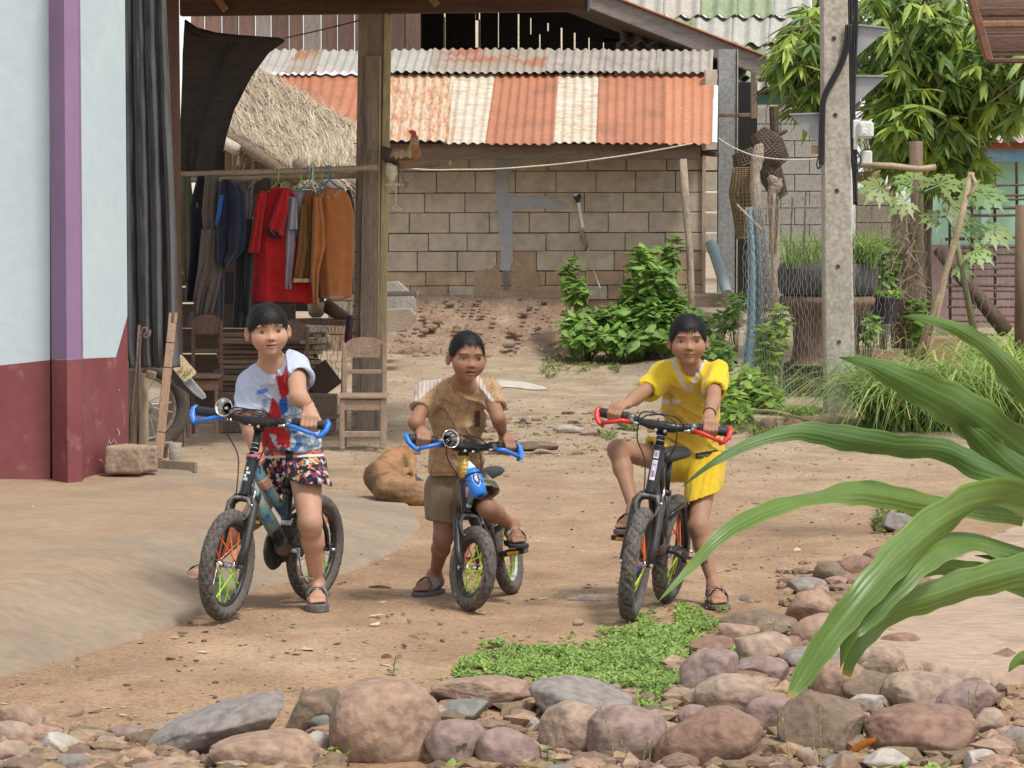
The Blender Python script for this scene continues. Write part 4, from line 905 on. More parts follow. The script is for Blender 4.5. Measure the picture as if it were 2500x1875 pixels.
for k in range(160):
 q=r_.random();p=W(2216-12*q+r_.normal()*28,830-340*q,25.4+r_.normal()*.08);mb.tube([p,p+Vector((r_.normal()*.05,r_.normal()*.03,-.12*r_.random())),p+Vector((r_.normal()*.06,0,-.3*r_.random()))],.0035,3,cap=False)
tag(mb.build('fibres',mat('pale_fibre',(.38,.30,.22),(.25,.19,.14)),fz),kind='stuff')
for pts,rad,lab in [([(2372,420),(2340,560),(2290,730),(2228,905)],.026,'taller pale bamboo pole leaning beside the papaya plant'),([(2328,585),(2300,720),(2270,850),(2250,900)],.017,'shorter white bamboo pole leaning parallel to the taller one'),
      ([(2095,402),(2180,405),(2240,413),(2285,408)],.024,'peeled branch tied level from the concrete pole to the round post')]:
 mb=MB();mb.tube([W(x,y,24.6) for x,y in pts],rad,8);tag(mb.build('bamboo_pole',M_bamboo,smooth=True),lab,'pole')
mb=MB();mb.tube([W(2372,425,24.58),W(2383,450,24.58),W(2374,470,24.58),W(2362,480,24.58)],[.015,.02,.018,.01],6);tag(mb.build('twisted_twig',M_bamboo,smooth=True),'curled twig on top of the taller leaning pole','twig')

# ------------------------------------------------------------- tyre planter on the jar
def lathe_thing(nm,parent,cx,prof,Y,m,n=36,smooth=True):
 k=pxm(Y);z=lambda py: W(cx,py,Y).z;c=W(cx,600,Y);mb=MB();mb.lathe((c.x,Y,0),(0,0,1),[(z(y),w/k) for y,w in prof],n);return mb.build(nm,m,parent,smooth=smooth)
pl=thing('tyre_planter','black tyre planter full of chives standing on an upturned clay jar','planter',W(2025,1020,24.3))
M_tyre=mat('old_tyre',(.045,.045,.048),(.085,.08,.075),rough=.8,bump=.5,bscale=40,wear=((.2,.15,.11),5,.6,.8))
lathe_thing('tyre',pl,2022,[(640,100),(644,118),(660,123),(700,122),(716,116),(722,104)],24.3,M_tyre)
lathe_thing('soil',pl,2022,[(650,108),(646,60),(645,1)],24.3,M_earth)
M_clay=mat('dusty_clay',(.20,.13,.09),(.13,.085,.06),scale=3,rough=.9,bump=.4,wear=((.30,.22,.15),4,.56,.72))
lathe_thing('jar_rim',pl,2020,[(722,112),(730,118),(742,116),(752,100),(770,88)],24.3,M_clay)
lathe_thing('jar_neck',pl,2018,[(770,88),(800,82),(840,80),(870,84),(884,88),(890,96)],24.3,M_clay)
lathe_thing('clay_pot',pl,2018,[(884,92),(888,108),(960,120),(1020,118),(1045,110)],24.4,mat('root_matted_soil',(.075,.05,.035),(.14,.10,.075),scale=8,stretch=(3,3,3),rough=1,bump=1,bscale=14,bdist=.05))
bs=[W(2022,655,24.3)+Vector((random.uniform(-.33,.33),random.uniform(-.33,.33),.0)) for _ in range(420)]
tag(blades('chives',bs,.44,.008,M_grass,5,lean=.35,droop=.45,parent=pl),kind='stuff')
bs=[W(2100,640,24.2)+Vector((random.uniform(-.1,.12),random.uniform(-.2,.2),.0)) for _ in range(160)]
tag(blades('chives',bs,.46,.012,M_grass,6,lean=.8,droop=.7,parent=pl),kind='stuff')
# small black pot with lettuce
pt=thing('black_pot','small black pot with bright green seedlings right of the tyre planter','pot',W(2160,790,25))
lathe_thing('pot',pt,2160,[(790,28),(730,38),(722,40),(722,36),(735,30)],25,M_black)
bs=[W(2160,728,25)+Vector((random.uniform(-.11,.11),random.uniform(-.1,.1),.0)) for _ in range(120)]
tag(blades('seedlings',bs,.13,.03,leafmat('lettuce',(.30,.46,.08),(.24,.4,.07)),8,lean=.9,parent=pt),kind='stuff')
mb=MB();P=[(2130,850),(2180,860),(2250,880),(2305,905),(2300,930),(2260,905),(2200,890),(2130,880)];mb.prism([W(x,y,24.6) for x,y in P],(0,.25,0));mb.box(W(2300,890,25.2),(.28,.3,.42));tag(mb.build('clay_shards',mat('broken_clay',(.33,.2,.13),(.26,.16,.1)),None),'broken orange clay jar pieces beside the lemongrass','jar')

# ------------------------------------------------------------- concrete pole
YC=22.6
pole=thing('concrete_pole','square concrete electricity pole with black cables and metal brackets','utility pole',W(2052,1036,YC))
M_pole=mat('pole_concrete',(.42,.385,.33),(.34,.305,.255),scale=4,rough=.9,bump=.5,bscale=50,bdist=.004,wear=((.25,.20,.15),7,.58,.78))
mb=MB()
def PX(f,y): return (2007+9*(y/1037) if f==0 else 2070+20*(y/1037))
lo=[W(PX(0,1050),1050,YC),W(PX(1,1050),1050,YC)];hi=[W(PX(0,-60),-60,YC),W(PX(1,-60),-60,YC)];dY=Vector((0,.2,0));c_=.012
def ch(p,q): return [p+Vector((c_,0,0)),q-Vector((c_,0,0)),q+Vector((0,c_,0)),q+dY-Vector((0,c_,0)),q+dY-Vector((c_,0,0)),p+dY+Vector((c_,0,0)),p+dY-Vector((0,c_,0)),p+Vector((0,c_,0))]
mb.add(ch(*lo)+ch(*hi),[(i,(i+1) % 8,(i+1) % 8+8,i+8) for i in range(8)]+[tuple(range(8)),tuple(range(15,7,-1))]);mb.build('shaft',M_pole,pole)
for x,y in [(2036,94),(2039,281),(2043,466),(2045,651),(2048,835),(2052,1018)]:
 mb=MB();p=W(x,y,YC-.001);mb.lathe(p,(0,-1,0),[(.001,.017),(.004,.016),(.002,.010),(.001,.001)],16);mb.mi=0;mb.build('bolt_hole',mat('hole_rim',(.12,.10,.08),(.06,.05,.04)),pole)
 mb=MB();mb.lathe(p,(0,-1,0),[(.0045,.0095),(.005,.001)],12);mb.build('bolt_hole_core',M_black,pole)
M_cab=mat('cable_black',(.014,.014,.016),rough=.5,bump=0)
def cable(pts,r,name='cable',n=6,Y=YC-.03,m=None,sub=6):
 P=[W(x,y,Y) for x,y in pts];out=[]
 for i in range(len(P)-1):
  a,b=P[max(i-1,0)],P[i];c,d=P[i+1],P[min(i+2,len(P)-1)]
  for k in range(sub): t=k/sub;out.append(.5*((2*b)+(-a+c)*t+(2*a-5*b+4*c-d)*t*t+(-a+3*b-3*c+d)*t**3))
 out.append(P[-1]);mb=MB();mb.tube(out,r,n);return mb.build(name,m or M_cab,pole,smooth=True)
for k,dx in enumerate((0,6,13,19)):
 cable([(2072+dx,-40),(2073+dx,60),(2073+dx*.8,150),(2074+dx*.6,260),(2077+dx*.6,360),(2083+dx*.5,420),(2086+dx*.4,500)][: 7-k % 2],.0105,Y=YC+.02)
for dx in (0,6,11):
 cable([(2066+dx,60),(2062+dx,110),(2046+dx,160),(2022+dx,205),(2006+dx*.8,245),(2003+dx*.8,300),(2001+dx*.8,370),(2002+dx*.6,402)],.0095)
cable([(2001,372),(1994,400),(1998,412),(2003,395),(1998,380)],.005);cable([(2009,375),(2006,404),(1999,412)],.005)
cable([(2077,360),(2086,395),(2098,402),(2100,385),(2090,365)],.006);cable([(2092,150),(2098,165),(2100,155)],.006)
M_br=mat('zinc_sheet',(.27,.285,.30),(.32,.335,.35),rough=.5,metal=.25,bump=.05,fine=.05)
for pts in ([(2094,59),(2171,67),(2168,71),(2090,139)],[(2083,183),(2166,184),(2162,189),(2084,259)],[(2001,275),(1927,277),(1931,282),(2000,356)]):
 mb=MB();mb.prism([W(x,y,YC+.05) for x,y in pts],(0,.012,0));mb.prism([W(x,y,YC+.05) for x,y in (pts[0],pts[1],(pts[1][0],pts[1][1]+4),(pts[0][0],pts[0][1]+4))],(0,-.03,0));mb.build('bracket',M_br,pole)
mb=MB();mb.box(W(2092,255,YC+.1),(.04,.06,.07));mb.build('bracket_block',M_wood_brown,pole);mb=MB();mb.box(W(1990,365,YC+.12),(.05,.06,.06));mb.build('bracket_block',M_wood_pale,pole)
mt=thing('meter_box','white electricity meter box mounted right of the concrete pole','meter box',W(2105,370,YC))
M_mw=mat('meter_grey',(.62,.62,.60),(.68,.68,.66),rough=.35,bump=0,fine=.04)
mb=MB();mb.box(W(2090,316,YC+.05),(.055,.10,.135),None,.008);mb.build('back_case',M_mw,mt)
mb=MB();mb.box(W(2112,317,YC+.02),(.115,.12,.125),None,.02);mb.build('glass_cover',mat('meter_cover',(.55,.56,.54),(.6,.6,.58),rough=.15,bump=0),mt)
mb=MB();mb.box(W(2110,316,YC-.042),(.035,.006,.06),None,.002);mb.build('dial',mat('dial_white',(.75,.75,.72)),mt)
mb=MB();mb.box(W(2088,352,YC+.02),(.03,.05,.08),None,.003);mb.build('conduit_box',mat('box_grey',(.5,.48,.45)),mt)
for q in range(5):
 mb=MB();mb.tube([W(2104+q*3,345,YC+.03),W(2108+q*3,354,YC+.03),W(2110+q*3,362,YC+.04)],.006,6);mb.build('cable_coil',M_cab if q % 2 else M_mw,mt)
mb=MB();mb.box(W(2114,385,YC+.15),(.08,.1,.1),None,.01);mb.build('lower_box',M_mw,mt)

# ------------------------------------------------------------- blue net and chicken wire
def hexnet(name,P00,P10,P01,P11,nu,nv,r,m,parent=None,bulge=.06,seed=0,label=None,cat=None,zig=.33):
 "wire mesh between four corner points (bottom-left, bottom-right, top-left, top-right)"
 rr=np.random.default_rng(seed);P00,P10,P01,P11=[np.array(tuple(p)) for p in (P00,P10,P01,P11)]
 def at(u,v):
  p=P00*(1-u)*(1-v)+P10*u*(1-v)+P01*(1-u)*v+P11*u*v
  n=noise3(np.array([[u*4+seed,v*5,seed*1.7]]))[0];n2=noise3(np.array([[u*7+seed,v*6,9.1+seed]]))[0]
  return Vector(p)+Vector((n2*.03,n*bulge,n*.02))
 mb=MB()
 for i in range(nu+1):
  pts=[]
  for j in range(nv*2+1):
   s=(1 if (j % 4 in (0,1)) else -1)*(1 if i % 2 else -1);pts.append(at((i+s*zig*.5)/nu,j/(nv*2)))
  mb.tube(pts,r,3,cap=False)
 o=mb.build(name,m,parent);return tag(o,label,cat,kind='stuff' if parent else None)
M_wire=mat('galvanised_wire',(.28,.28,.27),(.34,.34,.33),rough=.5,metal=.4,bump=0)
fn=thing('chicken_wire_fence','chicken wire fence around the planter in front of the concrete pole','fence',W(1950,1020,23))
hexnet('wire_mesh',W(1800,950,23.3),W(2012,1045,22.5),W(1822,506,24),W(2012,470,23),26,34,.0021,M_wire,fn,.1,1)
hexnet('wire_mesh',W(2016,1050,22.45),W(2086,1050,22.4),W(2016,478,22.5),W(2086,520,22.5),7,32,.0014,M_wire,fn,.0,2)
hexnet('wire_mesh',W(2090,900,23),W(2180,860,24),W(2086,440,23.2),W(2180,520,24),9,22,.0016,M_wire,fn,.08,3)
hexnet('wire_mesh',W(2190,830,26),W(2500,860,26),W(2190,560,26),W(2500,580,26),18,12,.0014,M_wire,fn,.03,4)
for x in (1885,1897,1935,1968,1900):
 mb=MB();mb.tube([W(x,460+(x % 7)*8,23.9),W(x-6,620,23.9)],.008,6);mb.build('stick',M_wood_brown,fn)
mb=MB();mb.tube([W(1800,500,24),W(1860,562,23.8)],.008,6);mb.tube([W(1806,514,24),W(1880,506,23.9),W(2000,478,23.2)],.003,5);tag(mb.build('top_wire',M_bamboo,fn),kind='stuff')
mb=MB();mb.tube([W(1800,1000,22.4),W(1890,1004,22.3),W(1960,1022,22.1),W(2070,1050,22)],.012,6);tag(mb.build('thin_branch',M_bamboo,smooth=True),'long thin dry branch along the foot of the wire fence','branch')
# blue net: dense twisted sheet with weave alpha-free: many strings
M_net=mat('blue_net',(.30,.46,.54),(.38,.52,.58),scale=10,rough=.8,bump=0)
M_netg=mat('grey_net',(.33,.34,.33),(.25,.25,.24),scale=10,rough=.8,bump=0)
nt_=thing('blue_net','pale blue nylon net hanging from the taller gnarled post to the ground','net',W(1830,960,24.4))
rows=[(506,1821,1850),(600,1826,1862),(700,1826,1868),(800,1822,1870),(880,1812,1868),(960,1800,1870)]
ry=[q[0] for q in rows]
for g_,(lo_,hi_,m,nst) in enumerate([(0,.75,M_net,46),(.5,1.35,M_netg,30)]):
 mb=MB();r_=np.random.default_rng(20+g_)
 for k in range(nst):
  u=lo_+(hi_-lo_)*(k+r_.random())/nst;ph=r_.random()*6;P=[]
  for j in range(60):
   y=506+(950-506)*j/59;xl=np.interp(y,ry,[q[1] for q in rows]);xr=np.interp(y,ry,[q[2] for q in rows])
   P.append(W(xl+u*(xr-xl)+1.6*math.sin(j*1.9+ph),y,24.35+.05*math.sin(u*14)))
  mb.tube(P,.0032 if g_==0 else .0025,3,cap=False)
 tag(mb.build('strings',m,nt_),kind='stuff')

# ------------------------------------------------------------- plants on the right
def clump(name,label,pts,per,L,w,m,seed,lean=.5,droop=.7,cat='grass clump',group=None,**k):
 r=random.Random(seed);bases=[]
 for (x,y,rad) in pts:
  g=G(x,y)
  for _ in range(per): a=r.random()*6.28;q=rad*math.sqrt(r.random());bases.append((g.x+q*math.cos(a),g.y+q*math.sin(a),h1(g.x,g.y)-.01))
 return tag(blades(name,bases,L,w,m,seed,lean,droop,**k),label,cat,group)
M_lemon=leafmat('lemongrass',(.26,.37,.13),(.19,.29,.10),.3)
clump('lemongrass','tall lemongrass clump arching beside the concrete pole',[(2160,1040,.15),(2200,1048,.2),(2250,1048,.22)],170,1.15,.016,M_lemon,11,.7,1.0,group='lemongrass clumps')
clump('lemongrass','bright lemongrass clump behind the large leaves at the right edge',[(2330,1035,.3),(2420,1025,.3),(2500,1000,.3)],190,1.3,.018,M_lemon,12,.7,1.0,group='lemongrass clumps',cvar=((1.1,1.1,.8),(1.7,1.5,1.0)))
clump('lemongrass','paler grass clump behind the lemongrass, before the bamboo lattice',[(2300,930,.4),(2400,920,.5),(2490,915,.5)],170,.8,.014,M_lemon,13,.5,.75,group='lemongrass clumps',cvar=((1.2,1.2,.8),(1.8,1.6,1.0)))
clump('dry_grass','straggly dry grass at the foot of the eroded earth bank',[(960,858,.4),(1010,862,.35),(1090,850,.3),(1200,852,.4),(1300,850,.4)],70,.30,.012,leafmat('dry_blades',(.32,.27,.14),(.25,.24,.12)),31,1.0,1.0)
tag(clump('weeds',None,[(1830,950,.4),(1880,970,.3),(1790,930,.3),(1940,1010,.2)],160,.12,.02,M_grass,14,.9,.5,cat=None),kind='stuff')
def bush(name,label,blobs,n,L,m,seed,cat='bush',stems=True,wf=.32,fold=.25,hue=(.8,1.7)):
 r=np.random.default_rng(seed);t=thing(name,label,cat,G(blobs[0][0],blobs[0][1]+blobs[0][4]));V=[];Q=[];C=[];nv=0;tw=MB();tot=sum(b[3]*b[4] for b in blobs)
 for (px,py,Y,rx,ry,dp) in blobs:
  k=pxm(Y);N=int(n*rx*ry/tot);c0=np.array(tuple(W(px,py,Y)));dirs=unit(r.normal(size=(N,3)));P=c0+dirs*(r.uniform(.2,1,(N,1))**.5)*np.array([rx/k,dp,ry/k])
  gz=H(P[:,0],P[:,1]);P[:,2]=np.maximum(P[:,2],gz+.03)
  a=r.uniform(0,6.28,N);D=unit(np.stack([np.cos(a),np.sin(a)-.3,r.uniform(-.7,.5,N)],1)+dirs*.5);Wd=unit(np.cross(D,np.array([0,0,1.0]))+.25*r.normal(size=(N,3)));Wd=unit(Wd-D*(Wd*D).sum(1)[:,None])
  LL=L*r.uniform(.5,1.2,N);v,q=leaf_quads(P,D,Wd,LL,LL*wf,fold,.25);V.append(v);Q.append(q+nv);nv+=len(v)
  cc=r.uniform(hue[0],hue[1],(N,1))*np.array([[1,1,.9]]);C.append(np.repeat(cc,12,0))
  for p in P[:: 12]: q2=Vector(p);g=Vector((c0[0]+(p[0]-c0[0])*.3,c0[1]+(p[1]-c0[1])*.3,float(H(c0[0],c0[1]))));tw.tube([g,g.lerp(q2,.6)+Vector((0,0,.03)),q2],[.006,.004,.002],4,cap=False)
 tag(np_mesh('foliage',np.concatenate(V),np.concatenate(Q),m,t,colv=np.concatenate(C)),kind='stuff');tag(tw.build('stems',mat('green_stem',(1,1,1)),t),kind='stuff');return t
M_bush=leafmat('bush_leaf',(.19,.31,.075),(.13,.23,.055))
bush('leafy_bush','bright green leafy bush growing against the block wall between the boys',[(1565,630,30.6,26,30,.25),(1600,680,30.4,45,38,.35),(1545,715,30.5,30,30,.3),(1500,775,30.2,50,34,.4),(1585,770,30.2,60,45,.4),(1430,790,30.2,60,32,.4),(1640,750,30.4,34,40,.3),(1410,710,30.8,22,34,.2),(1520,825,29.8,100,24,.5),(1420,828,29.8,50,20,.4),(1640,620,31,18,44,.15),(1390,660,31,12,30,.12),(1610,820,29.9,50,20,.4)],2300,.135,M_bush,2)
bush('low_weeds','low green weeds right of the leafy bush below the step',[(1700,820,29,60,50,.5),(1740,870,27.5,60,45,.5),(1800,740,29.5,30,25,.4),(1690,780,30,45,28,.4),(1770,780,29.5,30,25,.3)],900,.10,M_bush,3,hue=(.6,1.2))
bush('net_weeds','bright weeds growing through the wire fence beside the blue net',[(1815,940,23,45,40,.35),(1872,860,23.6,20,70,.2),(1905,790,23.8,16,50,.15),(1770,970,22.4,35,30,.25),(1870,965,22.8,35,35,.25),(1800,1005,22,40,15,.2)],850,.10,M_grass,4,hue=(.8,1.5))
bush('pot_weeds','pale green herbs sprouting behind the black pot',[(2150,640,25.5,40,60,.3),(2120,800,24.3,25,40,.2),(2240,780,25.4,30,60,.2)],420,.10,M_bush,6)
# eaves of another roof at the top right corner
er=thing('dark_eaves','dark brown wooden eaves in the top right corner','roof',W(2450,140,13.5));M_er=mat('eaves_wood',(.08,.042,.03),(.14,.075,.05),scale=4,stretch=(.8,5,5),rough=.8,bump=.3)
board('barge_board',W(2368,-14,13.5),W(2415,148,13.5),.035,.05,mat('barge_wood',(.20,.09,.055),(.14,.065,.04)),er)
board('lower_rail',W(2412,148,13.5),W(2620,149,13.5),.02,.06,M_er,er)
for y,w_ in [(108,.075),(60,.03),(30,.04),(84,.02)]: board('purlin',W(2392+(y-40)*.2,y,13.62+(110-y)*.003),W(2620,y-2,13.62+(110-y)*.003),w_,.05,M_er if y != 60 else mat('purlin_light',(.26,.14,.08),(.2,.11,.07)),er)
mb=MB();mb.add([W(2360,-60,14.0),W(2700,-60,14.0),W(2700,135,13.9),W(2418,135,13.9)],[(0,1,2,3)]);mb.mi=0;thicken(mb,(0,.03,0)).build('soffit',M_er,er)
# ============================================================= thatched hut behind the clothes
hut=thing('thatched_hut','small hut with a shaggy grass roof and bamboo slat wall behind the clothes rail','hut',W(680,900,27))
M_thatch=mat('thatch_straw',(.42,.35,.26),(.34,.275,.20),scale=5,rough=.9,bump=.3,vcol=True,fine=.15)
mb=MB();mb.add([W(575,140,30),W(540,338,27),W(705,428,25.6),W(890,335,29)],[(0,1,2,3)]);mb.add([W(705,428,25.6),W(800,452,25.6),W(895,448,26.2),W(890,335,29)],[(0,1,2,3)])
thicken(mb,(0,.12,-.05)).build('roof_bed',mat('thatch_bed',(.22,.17,.12),(.15,.115,.08),bump=1,bscale=30),hut)
r=np.random.default_rng(31)
def straw(corners,n,seed,L=.42,down=None):
 r=np.random.default_rng(seed);A,B,C,D=[np.array(tuple(W(*c))) for c in corners]
 u,v=r.random((n,1)),r.random((n,1));P=(A*(1-u)+B*u)*(1-v)+(D*(1-u)+C*u)*v
 nrm=unit(np.cross(B-A,D-A));nrm=nrm if nrm[2]>0 else -nrm;P=P+nrm*r.uniform(0,.07,(n,1))
 d0=unit(down if down is not None else (B-A));D_=unit(d0+.32*r.normal(size=(n,3))+nrm*.06);Wd=unit(np.cross(D_,nrm))
 return leaf_quads(P-D_*L*.4,D_,Wd,L*r.uniform(.5,1.2,n),r.uniform(.0035,.008,n),.2,.15)
V1,Q1=straw([(570,145,30),(540,335,27),(705,425,25.6),(888,332,29)],9000,1,down=np.array([.75,-.55,-.42]))
V2,Q2=straw([(705,425,25.6),(800,448,25.6),(895,445,26.2),(890,335,29)],3200,2,down=np.array([.45,-.6,-.6]))
V3,Q3=straw([(545,338,26.9),(700,428,25.6),(702,430,25.6),(547,340,26.9)],900,3,L=.3,down=np.array([.5,-.5,-.75]))
V4,Q4=straw([(700,430,25.55),(885,447,26),(885,450,26),(700,433,25.5)],800,4,L=.3,down=np.array([.2,-.4,-.9]))
n1,n2,n3=len(V1),len(V1)+len(V2),len(V1)+len(V2)+len(V3);V=np.concatenate([V1,V2,V3,V4]);Q=np.concatenate([Q1,Q2+n1,Q3+n2,Q4+n3])
cc=np.repeat(r.uniform(.6,1.45,(len(V) // 12,1))**1.3*np.array([[1,.99,.96]]),12,0)
tag(np_mesh('thatch',V,Q,M_thatch,hut,colv=cc),kind='stuff')
r0=random.Random(4);x=530;SC=[((.24,.15,.085),(.16,.10,.06)),((.30,.20,.12),(.2,.13,.08)),((.13,.08,.05),(.09,.06,.04))]
SM=[mat('slat_%d' % i,a,b,scale=4,stretch=(6,6,.6),rough=.8,bump=.3) for i,(a,b) in enumerate(SC)]
while x<785:
 w_=r0.uniform(7,15);y0=335 if x<740 else 400
 if r0.random()>.12:
  a,b=W(x,575,28),W(x+w_-1.5,y0,28);mb=MB();mb.box(((a.x+b.x)/2,28+r0.uniform(-.02,.02),(a.z+b.z)/2),(b.x-a.x,.02,b.z-a.z));mb.build('slat',SM[r0.randrange(3)],hut)
 x+=w_+r0.choice([0,0,2])
mb=MB();a,b=W(520,760,28.4),W(790,340,28.4);mb.box(((a.x+b.x)/2,28.4,(a.z+b.z)/2),(b.x-a.x,.03,b.z-a.z));mb.build('shade_backing',M_dk,hut)  # near-black sheet put in for the shade behind the slats
for pts,rad,m in [([(505,300,26.8),(555,335,26.4),(640,385,25.9),(720,440,25.3)],.045,M_wood_brown),([(543,345,26.3),(577,365,26.1)],.05,mat('cut_bamboo',(.5,.44,.34),(.42,.36,.27))),([(725,400,25.4),(790,440,25.1),(820,462,24.9)],.045,M_wood_grey),([(800,425,26),(878,455,25.8)],.045,M_wood_grey),([(585,368,26.2),(582,405,26.2)],.015,mat('cut_bamboo',(1,1,1)))]:
 mb=MB();mb.tube([W(*p) for p in pts],rad,10);mb.build('roof_pole',m,hut,smooth=True)

# ============================================================= black shade net
M_net_b=mat('black_shade_net',(.022,.018,.016),(.04,.032,.028),scale=5,stretch=(1,1,12),rough=.7,bump=.6,bscale=12,bdist=.01,fine=.4,wear=((.22,.18,.16),34,.735,.76))
cloth('shade_net',[(48,451,455),(66,450,480),(82,449,540),(92,448,694),(100,448,697),(130,446,655),(190,445,612),(270,442,571),(330,440,553),(418,438,535)],21.6,M_net_b,thick=.012,folds=1.4,amp=.03,nu=60,nv=60,seed=5,label='black shade net stretched in the upper opening beside the dark post',cat='shade net')
rope([(694,93),(705,91),(780,74),(877,50)],21.55,.005,'string',mat('old_string',(.13,.09,.07)),'dark string from the shade net corner to the timber post','string')

# ============================================================= clothes rail
YR=21.22
def nodes_tube(p,q,rad,nd,m,name,label,cat,bow=0.0):
 mb=MB();P=[];RR=[];p,q=Vector(p),Vector(q)
 for i in range(41):
  t=i/40;P.append(p.lerp(q,t)+Vector((0,0,bow*math.sin(math.pi*t))));RR.append(rad*(1+(.12 if any(abs(t-k)<.014 for k in nd) else 0)))
 mb.tube(P,RR,12);return tag(mb.build(name,m,smooth=True),label,cat)
M_rod=mat('rod_bamboo',(.34,.27,.18),(.24,.18,.12),scale=4,stretch=(1,4,4),rough=.55,bump=.2,wear=((.13,.09,.07),3,.55,.7))
nodes_tube(W(434,426,YR),W(921,409,YR-.02),.021,[.2,.38,.55,.76],M_rod,'clothes_rail','bamboo clothes rail running left to right behind the left boy','clothes rail',-.005)
nodes_tube(W(436,439,YR+.35),W(870,428,YR+.35),.022,[.3,.7],M_bamboo,'second_rail','second bamboo rail just behind and below the clothes rail','clothes rail')
nodes_tube(W(955,406,22.3),W(1100,399,22.1),.022,[.5],M_rod,'bamboo_rod','upper bamboo rod sticking out right of the timber post below the rooster','rod')
nodes_tube(W(938,718,22.2),W(1020,716,22.0),.018,[.5],mat('pale_rod',(.5,.45,.38),(.38,.33,.27)),'bamboo_rod','lower pale rod sticking out right of the timber post','rod')
F_=fabric
def garment(label,rows,m,dY=0.0,parent=None,name='garment',cat='clothes',**k):
 k.setdefault('thick',.07);k.setdefault('folds',1.6);k.setdefault('amp',.016);k.setdefault('nu',26);k.setdefault('nv',30)
 return cloth(name,rows,YR+dY,m,parent,label=None if parent else label,cat=None if parent else cat,group=None if parent else 'clothes hanging on the rail',**k)
garment('olive garment hanging leftmost on the rail',[(432,442,466),(560,436,478),(640,437,478),(690,452,462)],F_('olive',(.10,.10,.06)),seed=1,folds=2.5)
garment('black jacket with a pale seam, second from the left on the rail',[(430,482,500),(500,463,502),(640,456,505),(735,452,480)],F_('jet',(.012,.013,.018)),seed=2,cfn=lambda x,y: np.where((np.abs(y-(510-(x-463)*.45))<1.2)[:,None],[[14,14,13]],[[1,1,1]]))
g=thing('garment','grey brown jacket with long cuffs hanging beside the black one','clothes',W(510,780,YR),'clothes hanging on the rail')
garment('',[(430,500,536),(520,492,533),(600,500,532),(650,505,545)],F_('taupe',(.125,.105,.09)),-.05,g,'body',seed=3)
garment('',[(560,492,530),(650,484,524),(720,474,498),(768,472,490)],F_('taupe',(.1,.1,.1)),-.09,g,'sleeve',seed=4,folds=2)
garment('',[(640,508,548),(700,498,536),(765,488,520)],F_('taupe',(.1,.1,.1)),-.07,g,'sleeve',seed=5,folds=2)
garment('',[(762,466,492),(797,456,484)],F_('slate',(.08,.08,.085)),-.08,g,'cuff',seed=6)
garment('slate trousers with pointed hems behind the grey brown jacket',[(640,525,548),(720,524,548),(770,532,546),(835,534,538)],F_('slate2',(.055,.058,.07)),-.03,seed=7)
g=thing('garment','navy jacket with a bright blue side stripe bunched on the rail','clothes',W(560,660,YR),'clothes hanging on the rail')
garment('',[(438,542,568),(452,534,588),(480,530,598),(550,526,602),(610,527,596),(640,530,570),(655,545,560)],F_('navy',(.018,.024,.045)),-.1,g,'body',seed=8,thick=.14,folds=2.2,amp=.03)
garment('',[(476,536,546),(520,529,540),(550,525,531)],F_('bright_blue',(.02,.12,.42)),-.2,g,'stripe',seed=1,thick=.02,amp=.004)
garment('dark trousers hanging below the navy jacket',[(540,585,612),(640,574,616),(720,572,616),(800,567,598)],F_('ink',(.022,.024,.027)),.02,seed=9,folds=2.2)
garment('dark grey long garment beside the red shirt',[(535,600,625),(620,598,622),(680,596,618),(760,600,612)],F_('coal',(.028,.03,.03)),-.02,seed=10)
garment('grey shirt clipped high beside the dark brown cloth',[(437,616,624),(470,602,624),(520,602,622),(535,604,612)],F_('mid_grey',(.19,.19,.20)),-.02,seed=11)
garment('dark brown cloth folded over the rail left of the red shirt',[(434,646,660),(446,626,663),(462,606,662),(474,616,640)],F_('umber',(.05,.035,.028)),-.04,seed=12)
g=thing('garment','long red polo shirt with dark sleeve cuffs on a green hanger','clothes',W(670,740,YR),'clothes hanging on the rail');RD=F_('red',(.44,.016,.018),k=.7)
garment('',[(458,655,702),(466,640,712),(480,626,722),(600,620,728),(737,616,762)],RD,0,g,'body',seed=13,nu=50,nv=50,folds=2.4,amp=.02)
garment('',[(466,634,652),(500,621,648),(560,614,640),(617,604,633)],RD,-.07,g,'sleeve',seed=14)
garment('',[(464,690,704),(500,674,706),(540,660,700),(560,652,694),(575,668,692)],RD,-.08,g,'sleeve',seed=15)
garment('',[(553,650,656),(568,650,680),(582,664,688)],F_('jet',(.01,.01,.01)),-.1,g,'cuff',seed=16,thick=.03,amp=.003)
g2=thing('garment','short red hem of a second garment behind the lavender shirt','clothes',W(740,750,YR),'clothes hanging on the rail')
garment('',[(690,728,765),(742,720,770)],RD,.05,g2,'body',seed=17)
g=thing('garment','lavender grey long sleeved shirt right of the red polo shirt','clothes',W(715,700,YR),'clothes hanging on the rail');LV=F_('lavender',(.30,.28,.33))
garment('',[(455,742,756),(466,712,760),(478,703,760),(600,700,730),(640,700,724)],LV,.03,g,'body',seed=18)
garment('',[(480,701,714),(600,696,722),(670,694,714),(706,694,713)],LV,-.03,g,'sleeve',seed=19,folds=2)
garment('',[(482,712,724),(520,706,726),(560,703,727)],F_('mist',(.34,.35,.39)),-.07,g,'sleeve',seed=20)
g=thing('garment','ochre brown knit top between the lavender and orange shirts','clothes',W(735,690,YR),'clothes hanging on the rail');OC=F_('ochre',(.22,.10,.022))
garment('',[(464,752,764),(486,737,766),(540,735,765),(680,727,758)],OC,0,g,'body',seed=21,cfn=None)
garment('',[(500,736,748),(600,728,752),(688,717,738)],OC,-.05,g,'sleeve',seed=22)
garment('',[(680,716,757),(689,715,757)],F_('gold_trim',(.52,.38,.2)),-.07,g,'trim',seed=22,thick=.08)
